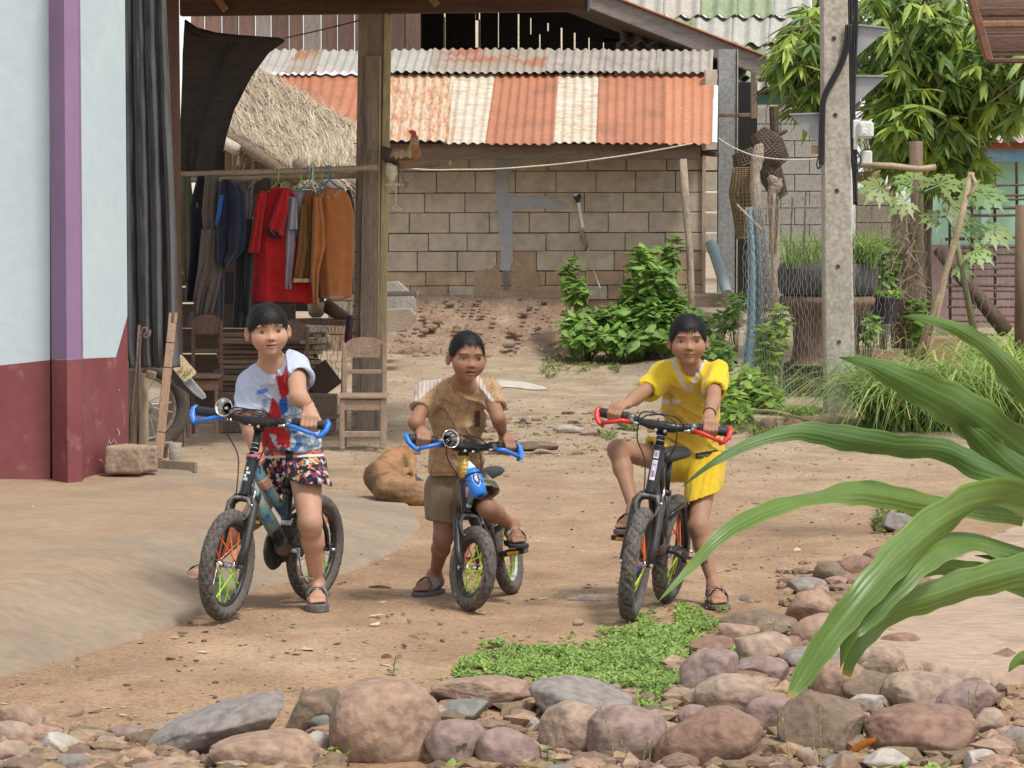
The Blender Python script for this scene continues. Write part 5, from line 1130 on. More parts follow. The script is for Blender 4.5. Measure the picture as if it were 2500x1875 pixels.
garment('pale blue grey top behind the ochre one',[(660,738,760),(710,733,765)],F_('steel',(.24,.27,.31)),.06,seed=23)
garment('near black shirt glimpsed behind the ochre knit top',[(470,755,790),(520,752,800),(640,745,790)],F_('choc',(.03,.022,.018)),.06,seed=24)
garment('thin white sleeve edge left of the orange shirt',[(470,768,786),(500,763,775),(540,757,766),(574,752,758)],F_('offwhite',(.5,.5,.5)),.02,seed=25,thick=.03)
g=thing('garment','orange brown long sleeved shirt with grey neckline nearest the post','clothes',W(820,730,YR),'clothes hanging on the rail');OR=F_('orange_brown',(.36,.135,.042),k=.85)
garment('',[(461,785,835),(470,772,848),(485,767,856),(520,765,864),(620,774,864),(728,784,858),(731,800,840)],OR,0,g,'body',seed=26,nu=50,nv=50,folds=1.3,amp=.014,thick=.1,
  cfn=lambda x,y: np.where(((np.abs(y-(727-(x-784)*.06))<2.0)|(np.abs(np.hypot((x-803),(y-462)*1.4)-27)<2.0))[:,None],[[.9,2.0,5.0]],[[1,1,1]]))
garment('',[(480,765,784),(540,762,792),(600,760,795),(660,758,780),(728,763,776)],OR,-.08,g,'sleeve',seed=27,folds=1.5)
garment('',[(728,761,779),(747,768,780)],OR,-.08,g,'cuff',seed=28)
garment('black shirt edge behind the orange shirt',[(464,845,856),(500,850,866),(720,852,862)],F_('jet',(.01,.01,.01)),.06,seed=29)
garment('dark purple cloth hanging low beside the timber post',[(770,846,862),(830,840,860),(862,850,856)],F_('plum',(.045,.012,.03)),.1,seed=30)
# hangers
def hanger(x,y,col_,label,w=30,dy=22,dY=0):
 t=thing('clothes_hanger',label,'hanger',W(x,y,YR),'wire hangers on the rail');M=mat('hanger_%s' % col_[0],col_[1],rough=.4,bump=0);Y=YR+dY-.03
 mb=MB();mb.tube([W(x-4,y-8,Y+.03),W(x-5,y-14,Y),W(x-2,y-19,Y),W(x+3,y-19,Y),W(x+5,y-14,Y),W(x+4,y-6,Y),W(x+3,y+4,Y),W(x+3,y+16,Y)],.0048,6);mb.build('hook',M,t,smooth=True)
 mb=MB();mb.tube([W(x+3,y+15,Y),W(x+3-w*.5,y+15+dy*.6,Y),W(x+3-w,y+15+dy,Y),W(x+3+w,y+15+dy,Y+.05),W(x+3+w*.5,y+15+dy*.6,Y+.02)],.0048,6,closed=True);mb.build('shoulders',M,t,smooth=True)
gr,bl,tl,wh=('green',(.28,.5,.10)),('blue',(.10,.26,.5)),('teal',(.16,.4,.38)),('white',(.62,.64,.6))
for x,c,lab,w_ in [(676,gr,'green wire hanger holding the red polo shirt',26),(732,gr,'pale green hanger just left of the teal one',20),(752,tl,'teal hanger above the lavender shirt',24),(760,wh,'white hanger between the teal and green ones',26),(765,gr,'green hanger above the ochre top',22),(783,gr,'slim green hanger left of the blue pair',22),(799,bl,'light blue hanger holding the orange shirt',30),(803,('navy',(.05,.14,.3)),'dark blue hanger behind the light blue one',30)]:
 hanger(x,429-(x-676)*.04,c,lab,w_,dY=random.uniform(-.02,.02))
# ============================================================= rooster, bottle
def vcolmesh(vol,name,m,parent,cfn,disp=None,origin=None):
 V,Q=vol.mesh();N=vol.normals(V)
 if disp is not None: V=V+N*disp(V)[:,None]
 return np_mesh(name,V,Q,m,parent,colv=cfn(V,N),origin=origin)
YK=21.3;K=pxm(YK)
def q(x,y,d=0): return W(x,y,YK+d)
vol=Vol(q(930,470,-.16),q(1036,305,.16),.0035)
for a,b,ra,rb,k in [((948,380),(985,385),17,19,.03),((985,385),(1010,372),18,15,.03),((1010,375),(1012,345),15,9,.03),((1012,345),(1010,328),9,7,.02),((985,398),(980,412),10,5,.02),((972,398),(974,412),9,5,.02),((950,378),(925,360),13,8,.03)]:
 vol.add(cone(q(*a),q(*b),ra/K,rb/K,((0,1,0),.8)),k)
vol.add(cone(q(1012,330),q(1021,334),4/K,1/K),.006)
for s,x0 in ((-.03,976),(.03,980)):
 vol.add(cone(q(x0,410,s),q(x0+8,442,s),2.0/K,1.7/K),.01)
 for dx,dy in ((14,14),(18,6),(10,16),(-8,4)): vol.add(cone(q(x0+8,442,s),q(x0+8+dx*.8,444+dy,s-.01),1.5/K,1.0/K),.004)
rt=thing('rooster','brown and golden rooster with a red comb perched by the timber post','rooster',q(980,450))
def rcol(V,N):
 px=1250+V[:,0]*F/V[:,1];pz=540-(V[:,2]-CAMZ)*F/V[:,1]   # place along the bird, in photo pixels
 c=np.tile([.05,.035,.03],(len(V),1));n=fbm(V*np.array([40,40,9]),2);n2=fbm(V*30,2)
 hk=(pz<385+8*n)&(px>968+(pz-345)*-.4);c[hk]=np.array([.30,.23,.12])*(1+.8*n[hk])[:,None]
 rd=~hk&(pz<392+6*n)&(px>950);c[rd]=[.12,.035,.02]
 br=(px>1006)&(pz>355);c[br]=np.array([.26,.11,.04])*(1+.6*n2[br])[:,None]
 bt=(pz>392)&(px>975)&(pz<412);c[bt]=[.2,.12,.06]
 c[pz>412]=[.19,.16,.14];c[(pz<337)&(px>1008)]=[.45,.04,.03];c[(px>1017)&(pz<340)]=[.4,.3,.2]
 return np.clip(c,.01,1)
M_vc=mat('vertex_coloured_hide',(1,1,1),(.86,.86,.86),scale=20,rough=.7,bump=.3,bscale=60,bdist=.003,vcol=True,fine=.15)
vcolmesh(vol,'body',M_vc,rt,rcol,disp=lambda V: .0035*fbm(V*np.array([60,60,14]),2))
mb=MB();P=[(1011,331),(1004,329),(997,322),(996,318),(1000,320),(999,315),(1004,319),(1004,313),(1008,319),(1010,316),(1012,321),(1015,320),(1016,327)];mb.prism([q(x,y,-.006) for x,y in P],(0,.012,0));mb.build('comb',mat('comb_red',(.55,.03,.04),rough=.5),rt)
mb=MB();mb.tube([q(1016,334,-.01),q(1017,341,-.012)],[.006,.011],8);mb.build('wattle',mat('comb_red',(1,1,1)),rt,smooth=True)
bt=thing('cut_bottle','yellow green cut plastic bottle fixed to the right side of the timber post','bottle',q(957,450));k=1/K
c=q(956,440);mb=MB();mb.lathe((c.x,YK,0),(0,0,1),[(q(0,y).z,r_*k) for y,r_ in [(453,3),(447,4),(441,5),(437,10),(427,14),(415,15.5),(404,15.5),(404,14.5),(416,14.5)]],20);mb.build('shell',mat('cloudy_plastic',(.42,.42,.20),(.55,.53,.40),rough=.35,bump=.1),bt,smooth=True)
mb=MB();mb.prism([q(x,y,.0) for x,y in [(944,404),(946,389),(956,395),(966,404)]],(0,.01,0));mb.build('lip',mat('cloudy_white',(.55,.58,.6),rough=.3),bt)
board('perch',q(940,452),q(985,450),.02,.03,M_wood_pale,None,label='short perch stick under the rooster',cat='stick')
rope([(966,450),(967,478),(966,498),(972,506),(980,510),(970,512),(958,507),(966,500)],YK,.0035,'hanging_string',M_rope,'knotted string dangling below the perch','string')

# ============================================================= things under the porch
def chair(label,x0,x1,ytop,yseat,ybot,Y,m,dep=.30,back_lean=.03,rail=True,curved=True):
 t=thing('wooden_chair',label,'chair',W((x0+x1)/2,ybot,Y),'old wooden school chairs');A=W(x0,ybot,Y);B=W(x1,ybot,Y);zt=W(x0,ytop,Y).z;zs=W(x0,yseat,Y).z;zg=A.z;w=B.x-A.x
 Yb=Y+dep;lg=w*.11
 def bx(n,p,q_,wd,d): return board(n,p,q_,wd,d,m,t,(1,0,0))
 for xx in (A.x+lg/2,B.x-lg/2): bx('leg',(xx,Y,zg),(xx,Y,zs-.02),lg,lg);bx('back_leg',(xx,Yb,zg),(xx+0,Yb+back_lean,zt-.04),lg,lg)
 mb=MB();mb.box((A.x+w/2,Y+dep/2-.01,zs-.008),(w+.03,dep+.04,.022),None,.005);mb.build('seat',m,t)
 for yy in (Y,Yb): board('apron',(A.x,yy-.002,zs-.06),(B.x,yy-.002,zs-.06),.07,.02,m,t)
 board('apron',(B.x-lg/2+.002,Y,zs-.06),(B.x-lg/2+.002,Yb,zs-.06),.07,.02,m,t)
 zq=zg+(zs-zg)*.28
 for p,q_ in (((A.x,Y,zq),(B.x,Y,zq)),((B.x-lg/2,Y,zq+.03),(B.x-lg/2,Yb,zq+.03)),((A.x+lg/2,Y,zq+.03),(A.x+lg/2,Yb,zq+.03))): board('stretcher',p,q_,.04,.02,m,t)
 mb=MB();n=12;P=[Vector((A.x+w*i/n,Yb+back_lean,zt-.02*(abs(i/n-.5)*2)**3*(3 if curved else .5))) for i in range(n+1)];P+=[Vector((B.x,Yb+back_lean,zt-.13)),Vector((A.x,Yb+back_lean,zt-.13))];mb.prism(P,(0,.022,0));mb.build('back_panel',m,t)
 if rail: board('back_rail',(A.x,Yb+back_lean*.6,zs+(zt-zs)*.38),(B.x,Yb+back_lean*.6,zs+(zt-zs)*.38),.03,.02,m,t)
 return t
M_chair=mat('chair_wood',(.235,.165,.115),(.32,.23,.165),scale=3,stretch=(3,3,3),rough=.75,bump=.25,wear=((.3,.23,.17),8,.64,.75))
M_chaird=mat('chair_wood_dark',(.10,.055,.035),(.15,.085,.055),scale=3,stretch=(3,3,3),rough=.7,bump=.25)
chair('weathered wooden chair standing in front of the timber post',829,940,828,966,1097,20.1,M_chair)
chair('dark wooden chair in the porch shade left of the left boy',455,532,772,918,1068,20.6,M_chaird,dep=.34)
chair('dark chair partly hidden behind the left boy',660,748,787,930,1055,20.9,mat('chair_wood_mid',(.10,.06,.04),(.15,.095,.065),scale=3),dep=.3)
# firewood
wp=thing('firewood_stack','stack of split boards and firewood in the shade under the clothes','firewood',W(650,1010,22.4));r0=random.Random(12)
WM=[mat('fire_%d' % i,a,b,scale=4,stretch=(.6,4,4),rough=.9,bump=.4) for i,(a,b) in enumerate([((.15,.10,.07),(.10,.07,.05)),((.21,.15,.11),(.15,.10,.075)),((.30,.22,.15),(.20,.15,.11))])]
M_end=mat('cut_end',(.46,.35,.23),(.38,.28,.18),scale=6,rough=.9)
y=812
while y<985:
 h=r0.uniform(9,16);x1=795+r0.uniform(-22,14)
 for j in range(2):
  x0=(535 if j==0 else 655)+r0.uniform(-10,10);xe=(650+r0.uniform(-10,10)) if j==0 else x1;a,b=W(x0,y+h,22.3),W(xe,y+1.2,22.3);dp=r0.uniform(.14,.2)
  Mr=Matrix.Rotation(r0.uniform(-.03,.03),3,'Y')@Matrix.Rotation(r0.uniform(-.12,.12),3,'Z')
  mb=MB();mb.box(((a.x+b.x)/2,22.3+r0.uniform(-.05,.05),(a.z+b.z)/2),(b.x-a.x,dp,b.z-a.z),Mr,.008);o=mb.build('split_board',WM[r0.randrange(3)],wp)
  if j==1:
   mb=MB();mb.box((b.x+.002,22.22+r0.uniform(-.03,.03),(a.z+b.z)/2),(.012,r0.uniform(.08,.16),(b.z-a.z)*.9),Mr,.003);mb.box((b.x-.05,22.2-dp/2+.02,(a.z+b.z)/2),(r0.uniform(.05,.14),.012,(b.z-a.z)*.86),Mr,.003);tag(mb.build('cut_end',M_end,wp),kind='stuff')
 y+=h
# added dark boards stand for shade at the porch back, one small bright gap
pw=thing('shade_partition','added dark partition standing for porch shade behind the clothes, one small bright gap','partition',W(600,990,23.4));
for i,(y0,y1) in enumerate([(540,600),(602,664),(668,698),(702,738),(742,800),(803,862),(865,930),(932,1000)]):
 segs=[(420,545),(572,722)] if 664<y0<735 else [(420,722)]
 for s0,s1 in segs: a,b=W(s0,y1,23.4),W(s1,y0,23.4);mb=MB();mb.box(((a.x+b.x)/2,23.4+.01*(i % 2),(a.z+b.z)/2),(b.x-a.x,.025,b.z-a.z),None,.003);mb.build('board',mat('shade_dark_wood',(.05,.032,.022),(.08,.052,.036),scale=4,stretch=(.6,4,4),bump=.3),pw)
# shelf with tin cup and log
sh=board('shelf_board',W(735,783,21.9),W(862,788,21.7),.035,.3,M_wood_brown,None,label='narrow shelf board beside the timber post under the orange shirt',cat='shelf')
mb=MB();c=W(772,775,21.85);mb.lathe(c,(0,0,1),[(0,.03),(.02,.052),(.09,.06),(.105,.05),(.105,.046),(.08,.05)],16);tag(mb.build('cup',mat('dull_tin_cup',(.36,.30,.23),(.25,.2,.15),rough=.5),smooth=True),'dull round cup standing on the shelf board','cup')
mb=MB();mb.tube([W(795,745,21.9),W(825,765,21.85),W(848,780,21.8)],[.05,.045,.04],10);tag(mb.build('log',M_wood_brown,smooth=True),'short log lying on the shelf board next to the cup','log')
bx1=board('crate_board',W(748,988,21.7),W(822,990,21.7),.15,.25,mat('grey_crate',(.17,.125,.09),(.22,.165,.12)),None,label='grey wooden box side left of the weathered chair',cat='box');
board('low_bench',W(735,1018,21.5),W(826,1018,21.5),.018,.3,M_wood_brown,None,label='low bench plank under the grey box',cat='bench');board('support_block',W(808,1052,21.5),W(808,1020,21.5),.06,.2,M_wood_brown,None,(1,0,0),label='short leg block below the bench plank',cat='block')
board('dark_board',W(758,948,22.1),W(815,905,22.1),.2,.03,mat('dark_tilted',(.06,.04,.035),(.09,.06,.05)),None,label='dark tilted board leaning before the firewood ends',cat='board')
board('stake',W(838,965,21.3),W(842,846,21.3),.035,.035,M_wood_brown,None,(1,0,0),label='square stake standing left of the weathered chair',cat='stake')
board('chest_board',W(540,985,21.9),W(632,985,21.9),.13,.04,mat('chest_wood',(.12,.085,.06),(.16,.115,.085)),None,label='wide brown board behind the left boy, upper one',cat='board')
board('chest_board',W(540,1035,21.8),W(632,1035,21.8),.12,.04,mat('chest_wood',(.12,.085,.06)),None,label='wide brown board behind the left boy, lower one',cat='board')
hexnet('wire_mesh',W(770,925,22),W(862,935,21.9),W(775,745,22),W(862,740,21.9),7,11,.0022,mat('dark_wire',(.12,.10,.09)),None,.02,7,'loose chicken wire over the firewood beside the timber post','wire mesh')
# motorbike seen from behind: rear wheel, guard, plate
mbk=thing('motorbike','parked motorbike rear wheel and number plate half hidden by the curtain','motorbike',W(350,1100,19.4));YM=19.6;c=W(352,996,YM)
ax=Vector((.38,-1,.02)).normalized();u=ax.orthogonal().normalized()
def ring(R_,r_,nm,m,n=48,k=10,fl=1.0):
 mb=MB();u_=Vector((0,0,1));u_=(u_-ax*u_.dot(ax)).normalized();v_=ax.cross(u_);mb.tube([c+(u_*math.cos(2*math.pi*i/n)+v_*math.sin(2*math.pi*i/n))*R_ for i in range(n)],r_,k,closed=True);return mb.build(nm,m,mbk,smooth=True)
ring(.245,.042,'tyre',mat('dusty_tyre',(.085,.07,.055),(.05,.042,.035),rough=.9,bump=.6,bscale=30));ring(.195,.013,'rim',mat('dusty_rim',(.22,.19,.15),(.13,.11,.09),rough=.5,metal=.3))
u_=Vector((0,0,1));u_=(u_-ax*u_.dot(ax)).normalized();v_=ax.cross(u_)
for i in range(18):
 a=2*math.pi*i/18;mb=MB();mb.tube([c+(u_*math.cos(a+.5)+v_*math.sin(a+.5))*.035+ax*.02*(-1)**i,c+(u_*math.cos(a)+v_*math.sin(a))*.19],.0025,4);mb.build('spoke',M_metal,mbk)
mb=MB();mb.lathe(c-ax*.04,ax,[(0,.02),(0,.055),(.06,.05),(.08,.02)],16);mb.build('hub',mat('dusty_rim',(.2,.2,.2)),mbk,smooth=True)
mb=MB();mb.prism([W(x,y,19.1) for x,y in [(420,899),(439,868),(443,868),(478,909),(477,914),(452,933),(447,932)]],(.004,-.006,.004));mb.build('number_plate',mat('cream_plate',(.62,.52,.32),(.55,.45,.28),rough=.5,bump=.1),mbk)
mb=MB()
for a,b,cc_,d in [(432,908,440,900),(438,912,446,893),(444,920,452,905),(450,922,458,905),(452,915,462,910),(458,912,466,902)]: mb.tube([W(a,b,19.09),W((a+cc_)/2+3,(b+d)/2,19.09),W(cc_,d,19.09)],.003,4)
tag(mb.build('plate_marks',mat('plate_ink',(.35,.25,.12)),mbk),kind='stuff')
mb=MB();mb.prism([W(x,y,19.12) for x,y in [(446,934),(464,923),(482,944),(499,964),(501,972),(493,975),(478,965)]],(.004,.02,.004));mb.build('mudflap',mat('grey_flap',(.30,.30,.32),(.24,.24,.26),rough=.5),mbk)
mb=MB();mb.prism([W(x,y,19.2) for x,y in [(395,870),(440,890),(447,935),(478,966),(470,968),(430,940),(400,900)]],(.004,.05,0));mb.build('rear_guard',mat('black_guard',(.03,.028,.03),rough=.5),mbk)
# pale stumps, rods, bamboo, blocks, plank
M_st=mat('stump_wood',(.38,.30,.20),(.28,.215,.14),scale=3,stretch=(6,6,.6),bump=.4,rough=.85)
mb=MB();mb.tube([W(331,1100,18.5),W(330,905,18.5)],.042,10);tag(mb.build('upright_post',mat('stump_grey',(.27,.21,.15),(.2,.155,.11),scale=3,stretch=(6,6,.6),bump=.4),angle=40),'grey brown short post behind the two iron rods','post')
mb=MB();mb.tube([W(352,1100,18.7),W(351,912,18.7)],.028,10);tag(mb.build('upright_post',M_st,angle=40),'pale short post left of the split bamboo','post')
board('post_head',W(356,912,18.6),W(380,918,18.6),.045,.06,M_st,None,label='small wooden block stuck on the pale short post',cat='block')
for pts,lab in [([(312,1088),(322,1000),(334,880),(340,793)],'leaning rusty iron rod rising from the cement blocks'),([(337,1084),(339,960),(341,850),(344,812),(350,800),(357,800),(359,810),(352,817),(350,822),(358,826),(364,820),(367,806)],'upright iron rod with a hook at its top')]:
 mb=MB();mb.tube([W(x,y,18.2) for x,y in pts],.009,6);tag(mb.build('iron_rod',mat('rusty_iron',(.10,.065,.05),(.15,.11,.09),rough=.8),smooth=True),lab,'rod','iron rods by the house corner')
sb=thing('split_bamboo','long split bamboo strip with a notched top leaning by the curtain','bamboo strip',W(387,1125,18.1));M_sb=mat('split_bamboo',(.34,.22,.14),(.25,.16,.105),scale=3,stretch=(5,5,.6),rough=.7,bump=.3,wear=((.14,.10,.08),4,.6,.72))
a,b=W(386,1122,18.0),W(423,764,18.25);
for i,(t0,t1) in enumerate([(0,.18),(.183,.62),(.623,.79),(.793,.93)]): board('section',a.lerp(b,t0),a.lerp(b,t1),.052-.006*(t0),.018,M_sb,sb,(1,0,0))
for sgn in (-1,1): board('prong',a.lerp(b,.925)+Vector((sgn*.0165,0,0)),b+Vector((sgn*.0165,0,0)),.015,.018,M_sb,sb,(1,0,0),bev=.002)
def slabrock(label,P,h,m,name='cement_block',cat='block',group=None,bev=.02): pass
M_cb=mat('cement_block_brown',(.34,.255,.185),(.26,.19,.135),scale=4,rough=.95,bump=.8,bscale=30,bdist=.01,wear=((.42,.33,.25),6,.6,.75))
for (x0,x1,y0,y1,Y,d,rz,lab) in [(257,355,1088,1155,17.62,.20,-.16,'larger brown cement block lying against the maroon wall'),(340,381,1087,1150,17.8,.16,.1,'smaller cement block tucked right of the larger one')]:
 a,b=W(x0,y1,Y),W(x1,y0,Y);vol=Vol((a.x-.06,Y-.08,a.z-.04),(b.x+.06,Y+d+.08,b.z+.04),.006)
 Mz=Matrix.Rotation(rz,3,'Z');vol.add(rbox(((a.x+b.x)/2,Y+d/2,(a.z+b.z)/2-.005),((b.x-a.x)/2*.95,d/2,(b.z-a.z)/2),.018,Mz))
 V,Q=vol.mesh();N=vol.normals(V);V=V+N*(.009*fbm(V*12,3))[:,None];tag(np_mesh('cement_block',V,Q,M_cb),lab,'block','cement blocks by the house corner')
board('plank_offcut',W(382,1134,18.3),W(480,1141,18.2),.065,.03,M_wood_grey,None,label='grey plank offcut lying on the ground right of the blocks',cat='plank')
board('small_board',W(362,1085,18.8),W(421,1082,18.8),.02,.12,M_wood_grey,None,label='small board on top of the bucket',cat='board')
c=W(428,1122,18.7);mb=MB();mb.lathe(c,(0,0,1),[(0,.036),(.10,.04),(.10,.036),(.02,.03)],14);tag(mb.build('bucket',mat('grey_bucket',(.3,.26,.21),(.24,.2,.16)),smooth=True),'small grey tin behind the plank offcut','tin')
board('stub',W(400,1118,18.6),W(402,1088,18.6),.04,.04,M_wood_dark,None,(1,0,0),label='dark wooden stub beside the small grey tin',cat='block')
# pale angled board + cement chunk behind the main post
mb=MB();mb.prism([W(x,y,28.5) for x,y in [(938,758),(1000,755),(1014,770),(1012,790),(990,806),(938,814)]],(0,.5,0));tag(mb.build('concrete_slab',mat('slab_tan',(.33,.27,.20),(.27,.21,.155),bump=.4)),'tan concrete slab piece right of the timber post by the shed','slab')
mb=MB();mb.prism([W(x,y,29.5) for x,y in [(938,690),(970,688),(1000,715),(1012,735),(1014,756),(938,758)]],(0,.4,0));tag(mb.build('cement_heap',mat('grey_heap',(.27,.26,.24),(.36,.34,.30),bump=1,bscale=20)),'grey rough cement heap above the tan slab','rubble')
# ============================================================= text helper
def text_faces(s,size=1.0):
 cu=bpy.data.curves.new('t','FONT');cu.body=s;cu.size=size;cu.resolution_u=2;ob=bpy.data.objects.new('t',cu);col.objects.link(ob)
 dg=bpy.context.evaluated_depsgraph_get();me=ob.evaluated_get(dg).to_mesh();V=[tuple(v.co) for v in me.vertices];Fc=[tuple(p.vertices) for p in me.polygons]
 ob.evaluated_get(dg).to_mesh_clear();bpy.data.objects.remove(ob);bpy.data.curves.remove(cu);return V,Fc

# ============================================================= bicycles
M_frame=mat('black_frame_paint',(.012,.012,.014),(.02,.02,.022),rough=.3,bump=.03,wear=((.13,.10,.075),9,.60,.78))
M_fork=mat('dusty_fork_paint',(.018,.018,.02),(.03,.03,.03),rough=.42,bump=.05,wear=((.17,.14,.11),7,.52,.72))
M_tread=mat('bicycle_tyre_rubber',(.125,.11,.095),(.088,.078,.068),vcol=True,scale=9,rough=.85,bump=.3,bscale=60,bdist=.002,wear=((.20,.16,.12),6,.58,.75))
M_grip=mat('grip_rubber',(.02,.02,.022),rough=.6,bump=.6,bscale=140,bdist=.003)
M_muddy=mat('mud_caked_black',(.15,.11,.085),(.05,.042,.038),scale=14,rough=.9,bump=.8,bscale=60,bdist=.006)
BIKES={}
def bike(key,label,Fc,Rc,r,tr,lean,steer,barz,span,col_,spokes,rise=.03,pedal_ang=0.0,sback=0.0,top_z=.52,seat_z=.56,decal=None,tube_col=None,steerer=None,pat='chevron',axis_deg=70,headlen=.15,rise_end=.02,sweep=.035):
 t=thing('bicycle',label,'bicycle',Rc);Fc,Rc=Vector(Fc),Vector(Rc);X=Fc-Rc;X.z=0;L=X.length;X.normalize();Yl=Vector((0,0,1)).cross(X);Z=Vector((0,0,1))
 la=R(lean);Yv=Yl*math.cos(la)-Z*math.sin(la);Zv=Z*math.cos(la)+Yl*math.sin(la)
 def P(x,y,z): return Rc+X*x+Yv*y+Zv*z
 ca,sa=math.cos(R(axis_deg)),math.sin(R(axis_deg));a_w=(X*-ca+Zv*sa).normalized();S0=P(L-.02,0,r);RM=Matrix.Rotation(R(steer),3,a_w)
 def S(x,y,z): return S0+RM@(P(x,y,z)-S0)
 def ax_pt(z,y=0,dx=0): return (L-.02-(z-r)*ca/sa+dx,y,z)
 M_col=mat('plastic_%s' % col_[0],col_[1],tuple(c*.85 for c in col_[1]),rough=.4,bump=.05,fine=.05)
 # ---- wheels
 def wheel(c,axl,up,nm,front):
  w=bpy.data.objects.new(nm,None);col.objects.link(w);w.location=c;w.parent=t;w.matrix_parent_inverse=wm(t).inverted()
  axl=axl.normalized();u=(up-axl*up.dot(axl)).normalized();v=axl.cross(u);n1,n2=200,30;Rm=r-tr
  th=np.linspace(0,2*np.pi,n1,endpoint=False);ph=np.linspace(0,2*np.pi,n2,endpoint=False);T,Ph=np.meshgrid(th,ph,indexing='ij');rad=np.full(T.shape,tr);side=np.cos(Ph)
  tread=sstep(-.15,.25,side);lat=np.sin(Ph)
  if pat=='chevron': g1=np.abs(((T*26/(2*np.pi)+np.abs(lat)*1.1) % 1)-.5);g2=np.abs(((T*26/(2*np.pi)-lat*1.5+.3) % 1)-.5);gr_=np.minimum(g1,g2)
  elif pat=='wave': gr_=np.abs(((T*13/(2*np.pi)+.7*np.sin(lat*3.1+1)+.25*np.sin(T*26)) % 1)-.5);gr_=np.minimum(gr_,np.abs(((T*13/(2*np.pi)-.8*np.sin(lat*2.6)+.5) % 1)-.5))
  else: gr_=np.abs(((T*11/(2*np.pi)+.55*np.sin(lat*4.2)) % 1)-.5);gr_=np.minimum(gr_,np.abs(((T*22/(2*np.pi)+lat*1.2) % 1)-.5)+.05)
  rad=rad-tr*.15*(1-sstep(.05,.10,gr_))*tread+tr*.03*tread
  rr_=Rm+rad*np.cos(Ph)*1.0;hh=rad*np.sin(Ph)*.95
  A=lambda q: np.array(tuple(q));V=A(c)+(np.cos(T)*rr_)[...,None]*A(u)+(np.sin(T)*rr_)[...,None]*A(v)+hh[...,None]*A(axl);V=V.reshape(-1,3)
  i,j=np.meshgrid(np.arange(n1),np.arange(n2),indexing='ij');i2,j2=(i+1) % n1,(j+1) % n2;Q=np.stack([(i*n2+j).ravel(),(i*n2+j2).ravel(),(i2*n2+j2).ravel(),(i2*n2+j).ravel()],1)
  gv=1-.62*(1-sstep(.05,.10,gr_))*tread;np_mesh('tyre',V,Q,M_tread,w,colv=np.repeat(gv.reshape(-1,1),3,1))
  ri=r-2*tr+.001;mb=MB();n=40;prof=[(ri+.004,.011),(ri-.006,.012),(ri-.012,.006),(ri-.012,-.006),(ri-.006,-.012),(ri+.004,-.011)]
  vs=[c+(u*math.cos(2*math.pi*k/n)+v*math.sin(2*math.pi*k/n))*q+axl*h for k in range(n) for q,h in prof];mb.add(vs,[(k*6+j_,k*6+(j_+1) % 6,((k+1) % n)*6+(j_+1) % 6,((k+1) % n)*6+j_) for k in range(n) for j_ in range(6)]);mb.build('rim',M_fork if front or key != 'C' else mat('pale_rim',(.55,.52,.47),(.42,.39,.34),rough=.5),w,smooth=True)
  mb=MB();mb.lathe(c-axl*.035,axl,[(0,.004),(0,.017),(.006,.018),(.01,.011),(.06,.011),(.064,.018),(.07,.017),(.07,.004)],16);mb.build('hub',M_chrome,w,smooth=True)
  mb=MB();mb.tube([c-axl*.062,c+axl*.062],.0045,8);mb.tube([c-axl*.06,c-axl*.05],.009,6);mb.tube([c+axl*.05,c+axl*.06],.009,6);tag(mb.build('axle',M_chrome,w),kind='stuff')
  for k in range(20):
   ang=2*math.pi*k/20;sg=-1 if k % 2 else 1;hb=c+(u*math.cos(ang+.9*(1 if k % 4<2 else -1))+v*math.sin(ang+.9*(1 if k % 4<2 else -1)))*.016+axl*.03*sg;e=c+(u*math.cos(ang)+v*math.sin(ang))*(ri-.008)
   cl=spokes((ang % (2*math.pi)));mb=MB();mb.tube([hb,e],.0016 if cl is None else .0028,5);mb.build('spoke',M_metal if cl is None else mat('sleeve_%s' % cl[0],cl[1],rough=.4,bump=0),w)
  return w
 fw=wheel(S(L,0,r),RM@Yv,RM@Zv,'front_wheel',True);rw=wheel(P(0,0,r),Yv,Zv,'rear_wheel',False)
 # ---- fork
 zc=2*r+.018;hw=.045
 mb=MB();cr=[S(*ax_pt(zc+.012,0)),]
 for sg in (-1,1):
  mb=MB();pts=[S(*ax_pt(zc+.016,sg*.008)),S(*ax_pt(zc+.013,sg*.028)),S(*ax_pt(zc-.006,sg*hw)),S(*ax_pt(r*1.35,sg*(hw+.004),.003)),S(L,sg*(hw+.004),r+.012)]
  mb.tube(pts,[.015,.0175,.018,.017,.0145] if key != 'C' else [.013,.0145,.015,.0145,.013],12);mb.build('fork_leg',M_fork,t,smooth=True)
  mb=MB();mb.tube([S(L,sg*(hw+.004),r+.02),S(L,sg*(hw+.002),r-.008)],[.010,.012],8,flat=.5);mb.build('dropout',M_frame,t)
 mb=MB();mb.tube([S(*ax_pt(zc+.004)),S(*ax_pt(zc+.02))],[.023,.02],16);mb.build('fork_crown',M_fork,t,smooth=True)
 zh0,zh1=zc+.022,zc+.022+headlen
 mb=MB();mb.tube([S(*ax_pt(zh0)),S(*ax_pt(zh0+.008)),S(*ax_pt(zh0+.0085)),S(*ax_pt(zh1-.0085)),S(*ax_pt(zh1-.008)),S(*ax_pt(zh1))],[.0245,.0245,.021,.021,.0245,.0245],18);mb.build('head_tube',M_frame,t,smooth=False,angle=30)
 # badge
 mb=MB();n=6;wd=.85
 def hp(u_,z): return S(*(lambda q: (q[0],q[1],q[2]))(ax_pt(z,.0225*math.sin(u_),.0225*math.cos(u_))))
 if decal:
  for (z0,z1,u0,u1,mm) in decal:
   mb=MB();vs=[hp(u0+(u1-u0)*k/4,zh0+headlen*z) for z in (z0,z1) for k in range(5)];mb.add(vs,[(k,k+1,k+6,k+5) for k in range(4)]);tag(mb.build('head_badge',mm,t),kind='stuff')
